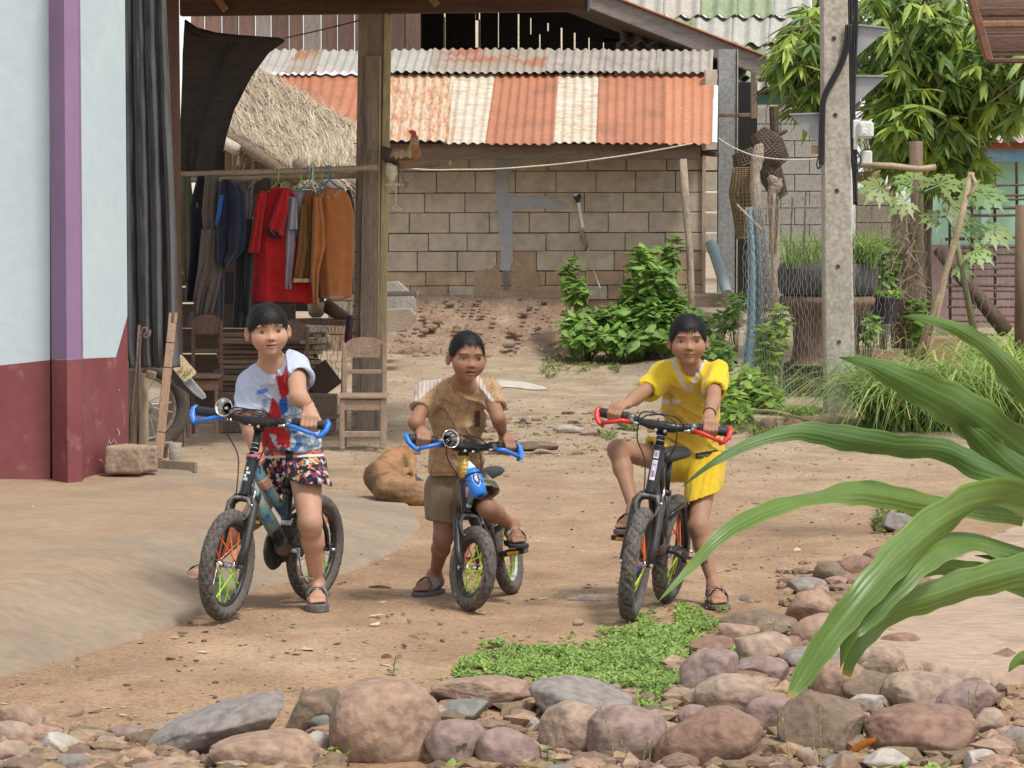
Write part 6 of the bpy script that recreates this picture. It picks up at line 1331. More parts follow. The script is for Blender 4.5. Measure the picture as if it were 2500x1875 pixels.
 # steerer / stem with silver rings
 mb=MB();mb.tube([S(*ax_pt(zh1)),S(*ax_pt(barz-.012))],.0165 if not steerer else .019,16);mb.build('stem_spacers',steerer or M_frame,t,smooth=True)
 if not steerer:
  for k in range(3): mb=MB();mb.tube([S(*ax_pt(zh1+.018+.016*k)),S(*ax_pt(zh1+.0195+.016*k))],.0172,16);mb.build('spacer_ring',M_chrome,t)
 else:
  for k in range(7):
   zz=zh1+(barz-.02-zh1)*(k+.5)/7;mb=MB();mb.tube([S(*ax_pt(zz)),S(*ax_pt(zz+.004))],.0205,16);mb.build('spring_ring',mat('gold_shine',(.65,.45,.12),rough=.3,metal=.6,bump=0),t,smooth=True)
 bx=ax_pt(barz)[0]+.03
 mb=MB();mb.tube([S(*ax_pt(barz-.035)),S(bx-.02,0,barz-.008),S(bx,0,barz)],[.021,.023,.021],12);mb.build('stem',M_frame,t,smooth=True)
 for sg in (-1,1):
  for dz in (-.016,): mb=MB();mb.lathe(S(bx+.022,sg*.017,barz+dz),RM@X,[(0,.006),(.004,.006),(.0045,.003),(.0046,.0005)],10);mb.build('stem_bolt',M_chrome,t)
  mb=MB();mb.tube([S(bx+.02,sg*.016,barz-.02),S(bx+.024,sg*.016,barz+.008),S(bx+.005,sg*.016,barz+.024)],.0045,6);mb.build('clamp_loop',M_frame,t)
 # handlebar
 h=span/2
 def bar(y): s_=abs(y)/h;return S(bx-sweep*s_**2+.01*(1-s_),y,barz+(rise_end)*sstep(.12,.6,np.array([s_]))[0])
 mb=MB();ys_=np.linspace(-h,h,33);mb.tube([bar(y) for y in ys_],[.019 if abs(y)<h*.25 else .0145 for y in ys_],14);mb.build('handlebar',M_frame,t,smooth=True)
 grips={};cup={}
 for sg in (-1,1):
  mb=MB();ys_=np.linspace(h*.56,h,15);mb.tube([bar(sg*y) for y in ys_],[.0175+.0012*(k % 2) for k in range(15)],12);mb.build('grip',M_grip,t,smooth=True)
  g0,g1=bar(sg*h*.62),bar(sg*h*.93);grips[sg]=((g0+g1)/2,(g1-g0).normalized())
  fw_=RM@X;d_=-Zv;e=bar(sg*h)
  # coloured end guard hooking down and forward, and matching brake lever
  o_=(bar(sg*h)-bar(sg*h*.9)).normalized()
  mb=MB();mb.tube([e+Zv*.014-fw_*.004,e+o_*.010+Zv*.005+fw_*.008,e+o_*.008-Zv*.018+fw_*.024,e-o_*.006-Zv*.036+fw_*.034,e-o_*.022-Zv*.045+fw_*.036],[.0125,.0145,.0135,.0115,.0085],10,flat=.75);mb.build('bar_end_guard',M_col,t,smooth=True)
  l0,l1,l2,l3=bar(sg*h*.50)+fw_*.020-Zv*.012,bar(sg*h*.62)+fw_*.040-Zv*.012,bar(sg*h*.76)+fw_*.045-Zv*.022,bar(sg*h*.93)+fw_*.044-Zv*.034
  mb=MB();mb.tube([l0,l1,l2,l3],[.009,.0085,.0075,.0075],8,flat=.8);mb.build('brake_lever',M_col,t,smooth=True)
  mb=MB();mb.tube([bar(sg*h*.44),bar(sg*h*.53)],.0185,12);mb.tube([bar(sg*h*.46)+fw_*.006-Zv*.006,l0],[.012,.011],8);mb.build('lever_clamp',mat('clamp_grey',(.13,.13,.13),(.2,.2,.2),rough=.4,metal=.5),t,smooth=True)
  mb=MB();mb.tube([bar(sg*h*.36)+fw_*.018-Zv*.010,l0-(l0-bar(sg*h*.36))*.2],[.006,.005],8);mb.build('cable_adjuster',M_chrome,t,smooth=True)
 # cables
 for sg,zz,out,fwd in ((-1,.10,-.10,.05),(1,.075,.06,.06)):
  p0=bar(sg*h*.38)+RM@X*.02;mb=MB();tgt=S(*ax_pt(zc+.03,.02*-sg,.03));pts=[p0,p0.lerp(bar(0),.4)+Zv*.045+X*fwd,bar(-sg*h*.22)+Zv*.03+X*fwd*1.1,bar(-sg*h*.30)-Zv*.05+X*fwd*1.1,bar(-sg*h*.16)-Zv*.13+X*fwd*.8,tgt]
  out_=[]
  for i in range(len(pts)-1):
   a,b=pts[max(i-1,0)],pts[i];c2,d2=pts[i+1],pts[min(i+2,len(pts)-1)]
   for k in range(7): tt=k/7;out_.append(.5*((2*b)+(-a+c2)*tt+(2*a-5*b+4*c2-d2)*tt*tt+(-a+3*b-3*c2+d2)*tt**3))
  mb.tube(out_+[pts[-1]],.0026,6);mb.build('brake_cable',M_cab,t,smooth=True)
 # front brake caliper
 for sg in (-1,1):
  mb=MB();mb.tube([S(*ax_pt(zc+.018,0,.024)),S(*ax_pt(zc+.016,sg*.03,.028)),S(*ax_pt(zc-.012,sg*.044,.026)),S(*ax_pt(zc-.045,sg*.036,.022)),S(*ax_pt(zc-.06,sg*.022,.02))],[.007,.008,.007,.006,.005],8);mb.build('brake_arm',mat('caliper_grey',(.10,.095,.09),(.16,.15,.14),rough=.5),t,smooth=True)
  mb=MB();mb.tube([S(*ax_pt(zc-.055,sg*.03,.02)),S(*ax_pt(zc-.055,sg*.018,.02))],.006,8);mb.build('brake_bolt',M_chrome,t,smooth=True)
 mb=MB();mb.tube([S(*ax_pt(zc+.055,.05,.03)),S(*ax_pt(zc+.03,.052,.03)),S(*ax_pt(zc+.005,.05,.028))],[.004,.0055,.003],6);mb.lathe(S(*ax_pt(zc-.004,.05,.03)),X,[(0,.006),(.006,.006),(.007,.001)],8);tag(mb.build('brake_noodle',M_chrome,t,smooth=True),kind='stuff')
 # ---- frame
 tcol=tube_col or M_frame;xh0,xh1=ax_pt(zh0+.03)[0],ax_pt(zh1-.02)[0];BB=(L*.36,0,r*1.08);st_top=(L*.35,0,top_z-.06)
 jx=BB[0]+(st_top[0]-BB[0])*.55;jz=BB[2]+(st_top[2]-BB[2])*.55
 mb=MB();mb.tube([P(xh1-.01,0,zh1-.025),P(jx+.012,0,jz+.01)],[.027,.023],12,flat=.7);mb.build('top_tube',tcol,t,smooth=True)
 mb=MB();mb.tube([P(xh0-.01,0,zh0+.045),P(BB[0]+.04,0,BB[2]+.04)],[.030,.034],12,flat=.75);mb.build('down_tube',tcol,t,smooth=True)
 mb=MB();mb.tube([P(BB[0]+.045,0,BB[2]+.05),P(BB[0]+.02,0,BB[2]+.005),P(*BB)],[.027,.03,.03],12);mb.build('tube_end',M_muddy,t,smooth=True)
 mb=MB();mb.tube([P(*BB),P(*st_top)],.020,12);mb.build('seat_tube',M_fork,t,smooth=True)
 mb=MB();d=(Vector(st_top)-Vector(BB)).normalized();sp=Vector(st_top)+d*(seat_z-st_top[2]);mb.tube([P(*st_top),P(*sp)],.0125,10);mb.build('seat_post',M_frame,t,smooth=True)
 mb=MB();mb.tube([P(*(Vector(st_top)-d*.012)),P(*(Vector(st_top)+d*.008))],.021,12);mb.build('seat_clamp',M_frame,t,smooth=True)
 sv=MB();n=10;secs=[(.06,.018,0),(.02,.024,.0),(-.03,.045,.004),(-.09,.062,.010),(-.13,.05,.012)]
 vs=[];
 for (dx,w_,dz) in secs:
  for k in range(n): a_=2*math.pi*k/n;vs.append(P(sp.x+dx-sback,w_*math.cos(a_),sp.z+.012+dz+.022*math.sin(a_)))
 sv.add(vs,[(i*n+k,i*n+(k+1) % n,(i+1)*n+(k+1) % n,(i+1)*n+k) for i in range(4) for k in range(n)]+[tuple(range(n)),tuple(range(5*n-1,4*n-1,-1))]);sv.build('saddle',M_black,t,smooth=True)
 for sg in (-1,1):
  mb=MB();mb.tube([P(BB[0]-.01,sg*.03,BB[2]),P(L*.2,sg*.045,r*1.1),P(0,sg*.055,r)],[.011,.010,.009],8);mb.build('chain_stay',M_frame,t,smooth=True)
  mb=MB();mb.tube([P(jx-.01,sg*.012,jz),P(L*.12,sg*.042,2*r*.93),P(.015,sg*.052,r*1.35),P(0,sg*.055,r)],[.009,.010,.0095,.009],8);mb.build('seat_stay',M_frame,t,smooth=True)
  mb=MB();mb.tube([P(0,sg*.055,r),P(0,sg*.085,r)],.006,8);mb.build('axle_nut',M_chrome,t,smooth=True)
 # cranks, chain guard on the rider's right
 gx=BB[0];mb=MB();mb.lathe(P(gx,-.048,BB[2]),Yv,[(0,.0),(0,.078),(.006,.082),(.012,.078),(.012,0)],28);mb.build('chain_guard',M_fork,t,angle=40)
 mb=MB();mb.prism([P(gx,-.047,BB[2]+.05),P(gx,-.047,BB[2]-.06),P(.02,-.047,r-.035),P(-.02,-.047,r),P(.02,-.047,r+.035)],Yv*.014);mb.build('chain_case',M_fork,t)
 ped={}
 for sg in (-1,1):
  an=pedal_ang+(0 if sg==1 else math.pi);cx,cz=gx+.095*math.cos(an),BB[2]+.095*math.sin(an)
  mb=MB();mb.tube([P(gx,sg*.055,BB[2]),P(cx,sg*.075,cz)],[.009,.008],8);mb.tube([P(gx,0,BB[2]),P(gx,sg*.062,BB[2])],.011,8);mb.build('crank',M_metal if key=='L' else M_frame,t,smooth=True)
  pc=P(cx,sg*.118,cz);ped[sg]=pc
  if key=='L' and sg==1:
   mb=MB();mb.tube([P(cx,.075,cz),P(cx,.14,cz)],.005,8);mb.build('pedal_spindle',M_chrome,t)
   continue
  M3=Matrix((X,Yv,Zv)).transposed()
  for yy in (-.036,.036): mb=MB();mb.box(pc+Yv*yy,(.072,.012,.02),M3,.003);mb.build('pedal_side',M_frame,t)
  for xx in (-.033,.033): mb=MB();mb.box(pc+X*xx,(.01,.07,.018),M3,.003);mb.build('pedal_cage',M_frame,t)
  mb=MB();mb.tube([P(cx,sg*.075,cz),pc+Yv*sg*.034],.008,8);mb.build('pedal_spindle',M_frame,t)
  mb=MB();mb.box(pc+X*.0395,(.004,.045,.012),M3,.001);mb.build('reflector',mat('amber',(.75,.32,.03),rough=.3),t)
 for sg in (-1,1): pass
 BIKES[key]=dict(P=P,S=S,grips=grips,bar=bar,t=t,ped=ped,X=X,Y=Yv,Z=Zv,RM=RM,ax=ax_pt,zc=zc,zh0=zh0,zh1=zh1,L=L,h=h,BB=BB,jx=jx,jz=jz,xh1=xh1,xh0=xh0,fwd=RM@X,r=r,tr=tr,bx=bx,barz=barz)
 return t
M_sil=mat('silver_decal',(.62,.64,.66),(.45,.5,.55),rough=.3,bump=0);M_lb=mat('pale_blue_decal',(.30,.48,.55),(.4,.55,.6),rough=.3,bump=0);M_dk_dec=mat('plum_decal',(.22,.12,.25),(.35,.2,.38),rough=.3,bump=0);M_wd=mat('white_decal',(.7,.68,.7),rough=.35,bump=0)
ORG,LIM,BLU=('orange',(.80,.13,.02)),('lime',(.36,.80,.05)),('blue',(.02,.05,.5))
def sp_L(a):    # angle from top
 return ORG if (a<1.0 or a>5.4) else (LIM if 2.2<a<4.2 else None)
def sp_M(a): return ('coral',(.85,.12,.05)) if (a>5.3) else (('citron',(.62,.78,.06)) if a<3.0 else (LIM if a<4 else None))
def sp_R(a): return ORG if (a<1.3 or a>5.2) else (('citron',(.62,.78,.06)) if 2.4<a<4.0 else BLU if a<2 else None)
gl=G(548,1515);rl=G(764,1466)
deco=mat('frame_graphics',(.02,.07,.38),(.30,.25,.20),(.10,.26,.30),scale=11,stretch=(1,1,1),rough=.3,bump=0,fine=0,wear=((.012,.012,.014),13,.52,.54))
bike('L','black bicycle with blue bar ends and patterned frame, ridden by the boy in white',gl,rl,.203,.027,3,5,.715,.52,('bright_blue',(.03,.20,.72)),sp_L,sback=.045,rise_end=.01,pedal_ang=-1.45,decal=[(.42,.50,-.5,.3,M_lb),(.52,.58,-.6,.0,M_wd),(.60,.66,-.2,.5,M_wd),(.69,.78,-.3,.1,M_wd)],tube_col=deco,pat='chevron',headlen=.135,top_z=.50)
gm=G(1160,1492);rm=G(1218,1462)
rm=Vector((gm.x+.14,gm.y+.52,0));rm.z=h1(rm.x,rm.y)
bike('C','small black bicycle with yellow ringed stem and blue bottle under the boy in tan',gm,rm,.158,.026,-9,46,.605,.46,('bright_blue',(.03,.20,.72)),sp_M,sback=.03,rise_end=.012,pedal_ang=.1,decal=[(.2,.32,-.5,.6,M_lb),(.36,.42,-.3,.6,M_sil),(.48,.8,-.45,.2,M_dk_dec)],steerer=mat('gold_stem',(.55,.36,.07),(.45,.28,.05),rough=.35,bump=0),pat='flame',headlen=.125,top_z=.42,seat_z=.46,axis_deg=72)
gr_=G(1538,1517);rr_=G(1626,1471)
bike('R','black bicycle with red bar ends and red brake levers, ridden by the boy in yellow',gr_,rr_,.207,.031,6,6,.70,.475,('red',(.66,.035,.03)),sp_R,rise_end=.012,pedal_ang=-2.75,decal=[(.30,.72,-.55,.35,M_wd),(.36,.64,-.45,.25,M_dk_dec),(.5,.6,-.3,.1,M_wd),(.76,.92,-.55,.35,M_wd),(.79,.89,-.45,.25,M_dk_dec)],pat='wave',headlen=.17,top_z=.50)
# silver band and chrome clamp on the seat tubes
B=BIKES['L'];bb,tp=Vector(B['BB']),Vector((B['L']*.35,0,.44));mb=MB();a_,b_=bb.lerp(tp,.42),bb.lerp(tp,.50);mb.tube([B['P'](*a_),B['P'](*b_)],.0207,14);mb.build('silver_sticker',M_sil,B['t'],smooth=True)
mb=MB();a_,b_=B['S'](*B['ax'](B['zh1']+.01)),B['S'](*B['ax'](B['zh1']+.026));mb.tube([a_+Vector((.004*math.cos(k),-.02,.003*math.sin(k*2))) for k in range(4)]+[b_+Vector((.03,-.005,0)),b_+Vector((.035,.01,-.03)),a_+Vector((.02,-.02,-.025))],.004,6);mb.lathe(a_,(0,0,1),[(-.004,.026),(.006,.027)],14);mb.build('pink_cord',mat('pink_plastic',(.75,.24,.26),rough=.4),B['t'],smooth=True)
# horns
def horn(B,y,label,rr=.036,tilt=.2,up=.02):
 c=B['bar'](y);f=(B['fwd']+Vector((0,0,tilt))).normalized();c=c+B['Z']*up;t=thing('bicycle_horn',label,'horn',c)
 mb=MB();mb.lathe(c,f,[(-.07,.009),(-.03,.009),(.0,.011),(.03,.018),(.05,.028),(.06,rr),(.062,rr),(.059,rr-.003),(.045,.022),(.02,.012),(.0,.007)],28);mb.build('bell',M_chrome,t,smooth=True)
 mb=MB();mb.lathe(c+f*.03,f,[(-.02,.0005),(-.02,.008),(.012,.006),(.014,.0005)],12);mb.build('throat_nut',M_chrome,t,smooth=True)
 mb=MB();mb.tube([c-B['Z']*.001,c-B['Z']*up],.009,8);mb.build('bracket',M_metal,t)
 return t
horn(BIKES['L'],-BIKES['L']['h']*.42,'chrome trumpet horn on the handlebar of the left bicycle',.0345,.15,.028)
horn(BIKES['C'],-BIKES['C']['h']*.42,'chrome trumpet horn on the handlebar of the middle bicycle',.035,.2,.006)
# bottle on the middle bicycle
B=BIKES['C'];c0=W(1172,1212,11.74);ax_=(W(1142,1118,11.80)-c0).normalized();bo=thing('drinking_bottle','bright blue drinking bottle with a white cap strapped to the middle bicycle','bottle',c0)
M_bot=mat('bottle_blue',(.02,.22,.72),(.02,.18,.62),rough=.35,bump=.02,fine=.03);k=1/pxm(11.8)
mb=MB();mb.lathe(c0,ax_,[(0,.001),(0,.020),(.004,.030),(.055,.030),(.058,.0285),(.062,.030),(.088,.0295),(.100,.026),(.108,.018),(.112,.0165)],28);mb.build('body',M_bot,bo,smooth=True)
mb=MB();mb.lathe(c0+ax_*.1115,ax_,[(0,.017),(.008,.0165),(.014,.012),(.022,.0085),(.030,.005),(.034,.001)],20);mb.build('cap',mat('cap_white',(.72,.76,.78),rough=.4,bump=0),bo,smooth=True)
vv=Vector((0,-1,.1));vv=(vv-ax_*vv.dot(ax_)).normalized();ww=ax_.cross(vv)
def bp(u_,h_): a_=u_/.0304;return c0+ax_*h_+(vv*math.cos(a_)-ww*math.sin(a_))*.0306
o_=.0
for (pts,mm,e) in [([(-.014,.080),(.014,.080),(.016,.060),(.010,.040),(0,.028),(-.010,.040),(-.016,.060)],mat('shield_white',(.68,.64,.72),bump=0),0),([(-.011,.076),(.011,.076),(.012,.060),(.007,.044),(0,.036),(-.007,.044),(-.012,.060)],mat('shield_navy',(.04,.03,.07),bump=0),.0004),([(-.006,.070),(-.001,.073),(.006,.068),(.007,.058),(.001,.052),(-.005,.056)],mat('shield_white',(1,1,1)),.0008),([(-.015,.089),(.015,.089),(.014,.083),(-.014,.083)],mat('shield_plum',(.35,.05,.2),bump=0),.0003)]:
 mb=MB();c_=bp(0,.058);P_=[bp(x-.008,y)+(bp(x-.008,y)-(c0+ax_*y)).normalized()*e for x,y in pts];mb.add(P_,[tuple(range(len(P_)))]);tag(mb.build('shield_print',mm,bo),kind='stuff')
mb=MB();mb.tube([c0+ax_*.086+(vv*math.cos(a_)+ww*math.sin(a_))*.0315 for a_ in np.linspace(0,6.28,24)[:-1]],.003,6,closed=True);mb.tube([bp(-.03,.086),bp(-.012,.065),bp(-.03,.045)],.0025,6);tag(mb.build('cage_wire',M_frame,bo,smooth=True),kind='stuff')
mb=MB();mb.tube([c0+Vector((0,.03,.01)),c0+Vector((-.02,.05,.09)),c0+ax_*.08+Vector((-.03,.04,0))],.008,8);mb.box(c0-ax_*.006+Vector((.002,0,0)),(.022,.03,.012),None,.003);tag(mb.build('cage_arm',M_frame,bo),kind='stuff')
# lettering round the tyre wall of the middle bicycle
c=B['S'](B['L'],0,B['r']);axl=B['RM']@B['Y'];u=B['RM']@B['Z'];v=axl.cross(u);side=-1
def tyre_text(s,a0,size,rad,sgn=1):
 V_,F_s=text_faces(s,size);mb=MB();P_=[]
 for (x,y,z) in V_:
  a_=a0+sgn*x/rad;rr=rad+y-size*.35;ph=(rr-(B['r']-B['tr']))/B['tr'];hgt=B['tr']*math.sqrt(max(0,1-min(abs(ph),.97)**2))*.96+.0012
  P_.append(c+(u*math.cos(a_)+v*math.sin(a_))*rr+axl*side*hgt)
 mb.add(P_,F_s);tag(mb.build('tyre_lettering',mat('tan_print',(.36,.29,.19),(.3,.24,.16),rough=.8,bump=0),B['t']),kind='stuff')
tyre_text('NOHCL1',2.2,.021,.134,1);tyre_text('ZHO1',-.55,.020,.134,1)
mb=MB()
for a0,a1 in ((1.35,2.1),(4.4,5.2),(3.6,3.8)):
 n=10
 vs=[]
 for k in range(n+1):
  a_=a0+(a1-a0)*k/n
  for rr in (.122,.146-.012*k/n): ph=(rr-(B['r']-B['tr']))/B['tr'];vs.append(c+(u*math.cos(a_)+v*math.sin(a_))*rr+axl*side*(B['tr']*math.sqrt(max(0,1-min(abs(ph),.97)**2))*.96+.0008))
 mb.add(vs,[(2*k,2*k+1,2*k+3,2*k+2) for k in range(n)])
tag(mb.build('tyre_print',mat('grey_green_print',(.22,.23,.19),(.28,.26,.2),rough=.8,bump=0),B['t']),kind='stuff')
# ============================================================= people
M_skin=mat('skin',(1,1,1),(.93,.90,.88),scale=12,rough=.55,bump=.06,bscale=300,bdist=.001,vcol=True,sss=.05,spec=.3,fine=.04)
M_cloth=mat('printed_cotton',(1,1,1),(.93,.93,.93),scale=10,rough=.9,bump=.35,bscale=220,bdist=.0012,vcol=True,spec=.15,sheen=.15,fine=.06)
M_hair=mat('black_hair',(.006,.0055,.006),(.013,.011,.011),scale=10,stretch=(14,14,1.2),rough=.5,bump=.5,bscale=26,bdist=.003,spec=.28)
M_eyew=mat('eye_white',(.33,.28,.25),rough=.5,bump=0,spec=.25);M_iris=mat('iris_dark',(.006,.004,.003),rough=.45,bump=0,spec=.2);M_lash=mat('lash_brown',(.018,.011,.009),rough=.9,bump=0,spec=.1)
M_sole=mat('sandal_rubber',(.10,.098,.094),(.14,.13,.12),rough=.8,bump=.3);M_solek=mat('sandal_black',(.03,.029,.03),(.05,.048,.045),rough=.75,bump=.3)
def head_prims(hw,open_mouth):
 E,C=ell,cone
 p=[(E((0,-.006,.018),(.070*hw,.090,.085)),.001),(E((0,.018,-.045),(.058*hw,.064,.062)),.03),(C((0,.062,-.090),(0,.060,-.091),.017,.017),.02)]
 for s in (-1,1):
  p+=[(E((s*.036*hw,.044,-.036),(.033,.035,.034)),.022),(E((s*.030,.076,.014),(.022,.009,.007)),.016),(C((s*.0115,.082,-.037),(s*.0125,.083,-.038),.0070,.0070),.010)]
 p+=[(C((0,.080,-.010),(0,.0905,-.034),.005,.0100),.014)]
 p+=[(E((0,.0825,-.0575),(.0185,.0075,.005)),.006),(E((0,.0815,-.0670-open_mouth),(.0155,.0075,.006)),.006)]
 return p
def ears(hw): return [(ell((s*(.073*hw+.006),-.012,-.018),(.013,.012,.029),Matrix.Rotation(s*.25,3,'Z')),.006) for s in (-1,1)]
def smin_eval(prims,P):
 a=np.full(P.shape[:-1],.06)
 for (fn,lo,hi),k in prims: d=fn(P);h=np.maximum(k-np.abs(a-d),0)/k;a=np.minimum(a,d)-h*h*k*.25
 return a
def hand(vol,Wr,G_,d,palm_up,s=1.0,thumb=1):
 "fist closed on a bar: wrist, grip centre, bar direction, up direction"
 Wr,G_=Vector(Wr),Vector(G_);d=Vector(d).normalized();a=(Wr-G_);a=(a-d*a.dot(d)).normalized();f=-a;u=Vector(palm_up);u=(u-d*u.dot(d)-a*u.dot(a)*.0).normalized();u=(u-f*u.dot(f)).normalized()
 kn=[]
 for i in range(4):
  o=d*(-.0215+.0143*i)*s;L=[1,1.08,1.02,.85][i]
  k0=G_+o+(a*.010+u*.028)*s;k1=G_+o+(f*.020*L+u*.022)*s;k2=G_+o+(f*.027*L-u*.004)*s;k3=G_+o+(f*.014-u*.020*L)*s
  for p,q_,r0_,r1_ in ((k0,k1,.0082,.0076),(k1,k2,.0076,.0070),(k2,k3,.0070,.0062)): vol.add(cone(p,q_,r0_*s,r1_*s),.0022)
  kn.append(k0)
 c0=(kn[0]+kn[3])/2;vol.add(cone(Wr,c0+a*.010*s,.0185*s,.021*s,(u,.62)),.012)
 for k_ in kn: vol.add(cone(Wr.lerp(k_,.45),k_,.0105*s,.0088*s),.006)
 t0=Wr.lerp(c0,.35)+d*thumb*.016*s;t1=G_+d*thumb*.030*s+(a*.008+u*.006)*s;t2=G_+d*thumb*.024*s+(f*.014-u*.018)*s
 vol.add(cone(t0,t1,.0115*s,.0092*s),.008);vol.add(cone(t1,t2,.0092*s,.0075*s),.003)
def foot(vol,A,d,gz,ln=.165):
 "barefoot: ankle point, horizontal heading, ground height of the sole"
 A=Vector(A);d=Vector((d[0],d[1],0)).normalized();s=Vector((-d.y,d.x,0));k=ln/.165
 heel=Vector((A.x,A.y,gz+.026))-d*.022*k;ball=Vector((A.x,A.y,gz+.018))+d*.085*k
 vol.add(cone(A,heel+Vector((0,0,.004)),.025*k,.025*k),.02);vol.add(cone(A+d*.01,ball+Vector((0,0,.004)),.025*k,.0185*k),.025);vol.add(cone(heel,ball,.024*k,.020*k),.02)
 vol.add(cone(ball-s*.016*k,ball+s*.016*k,.018*k,.016*k,((0,0,1),.85)),.015)
 for i in range(5):
  b=ball+s*(-.024+.0118*i)*k;L=[.040,.037,.033,.028,.022][i];r_=[.0098,.0078,.0074,.007,.0068][i]
  b.z=gz+.014;e=b+d*L*k;e.z=gz+.0095;vol.add(cone(b,e,r_*k,r_*k*.9),.0035)
 return dict(A=A,d=d,s=s,gz=gz,k=k,heel=heel,ball=ball)
def sandal(parent,ft,name,m,mstrap,thick=.016,stripes=None,holes=False,back=False,tilt=0):
 k,d,s,gz=ft['k'],ft['d'],ft['s'],ft['gz'];c=ft['heel'].lerp(ft['ball'],.62);c.z=gz
 lo=[min(ft['heel'][i],ft['ball'][i])-.09 for i in range(3)];hi=[max(ft['heel'][i],ft['ball'][i])+.09 for i in range(3)];t=bpy.data.objects.new(name,None);col.objects.link(t);t.location=c;t.parent=parent;t.matrix_parent_inverse=wm(parent).inverted()
 v=Vol(lo,hi,.0035);h=Vector((0,0,-thick/2));he,ba=ft['heel'].copy(),ft['ball']+d*.022*k;he.z=ba.z=gz-thick/2
 def fl(a,b,ra,rb):
  a_,b_=A3(a),A3(b);m_=max(ra,rb)
  def fn(P): Q_=P-a_;Q_[...,2]=0;ba_=b_-a_;ba_[2]=0;tt=np.clip(Q_@ba_/(ba_@ba_),0,1);dd=np.linalg.norm(Q_-tt[...,None]*ba_,axis=-1)-(ra+(rb-ra)*tt);zz=np.abs(P[...,2]-a_[2])-thick/2;return np.maximum(dd,zz)
  return fn,np.minimum(a_,b_)-m_,np.maximum(a_,b_)+m_
 v.add(fl(he,ba,.032*k,.043*k),.004);V,Q=v.mesh();np_mesh('sole',V,Q,m,t)
 v=Vol(lo,hi,.003);p0=ft['heel'].lerp(ft['ball'],.40)+Vector((0,0,.004));p1=ft['ball']+d*.004*k
 out=cone(ft['heel'].lerp(ft['ball'],.2)+Vector((0,0,.012)),p1,.040*k,.040*k,((0,0,1),.85));v.add(cutp(cutp(cutp(out,p1+d*.004+Vector((0,0,.0)),d+Vector((0,0,.35))),p0,-d+Vector((0,0,-.15))),(0,0,gz-thick*.7),(0,0,-1)),.002)
 v.sub(cone(ft['heel'].lerp(ft['ball'],.0)+Vector((0,0,.010)),p1+d*.05,.0345*k,.0335*k,((0,0,1),.85)),.002)
 V,Q=v.mesh();cc=np.ones((len(V),3))
 if stripes is not None:
  q_=(V-A3(ft['ball']))@A3(d);cc[(np.abs(((q_/.0115) % 1)-.5)<.24)&(q_<.0)&(q_>-.05)]=stripes
 if holes:
  q_=(V-A3(ft['ball']))@A3(d);w_=(V-A3(ft['ball']))@A3(s);cc[(np.hypot(((q_+.03) % .022)-.011,((w_+.1) % .026)-.013)<.004)]=[.15,.15,.15]
 if holes==2: n_=fbm(V*60,2);cc[n_>.15]=[3.0,.7,.5];cc[n_<-.25]=[2.2,2.3,2.5]
 np_mesh('strap',V,Q,mstrap,t,colv=cc);return t
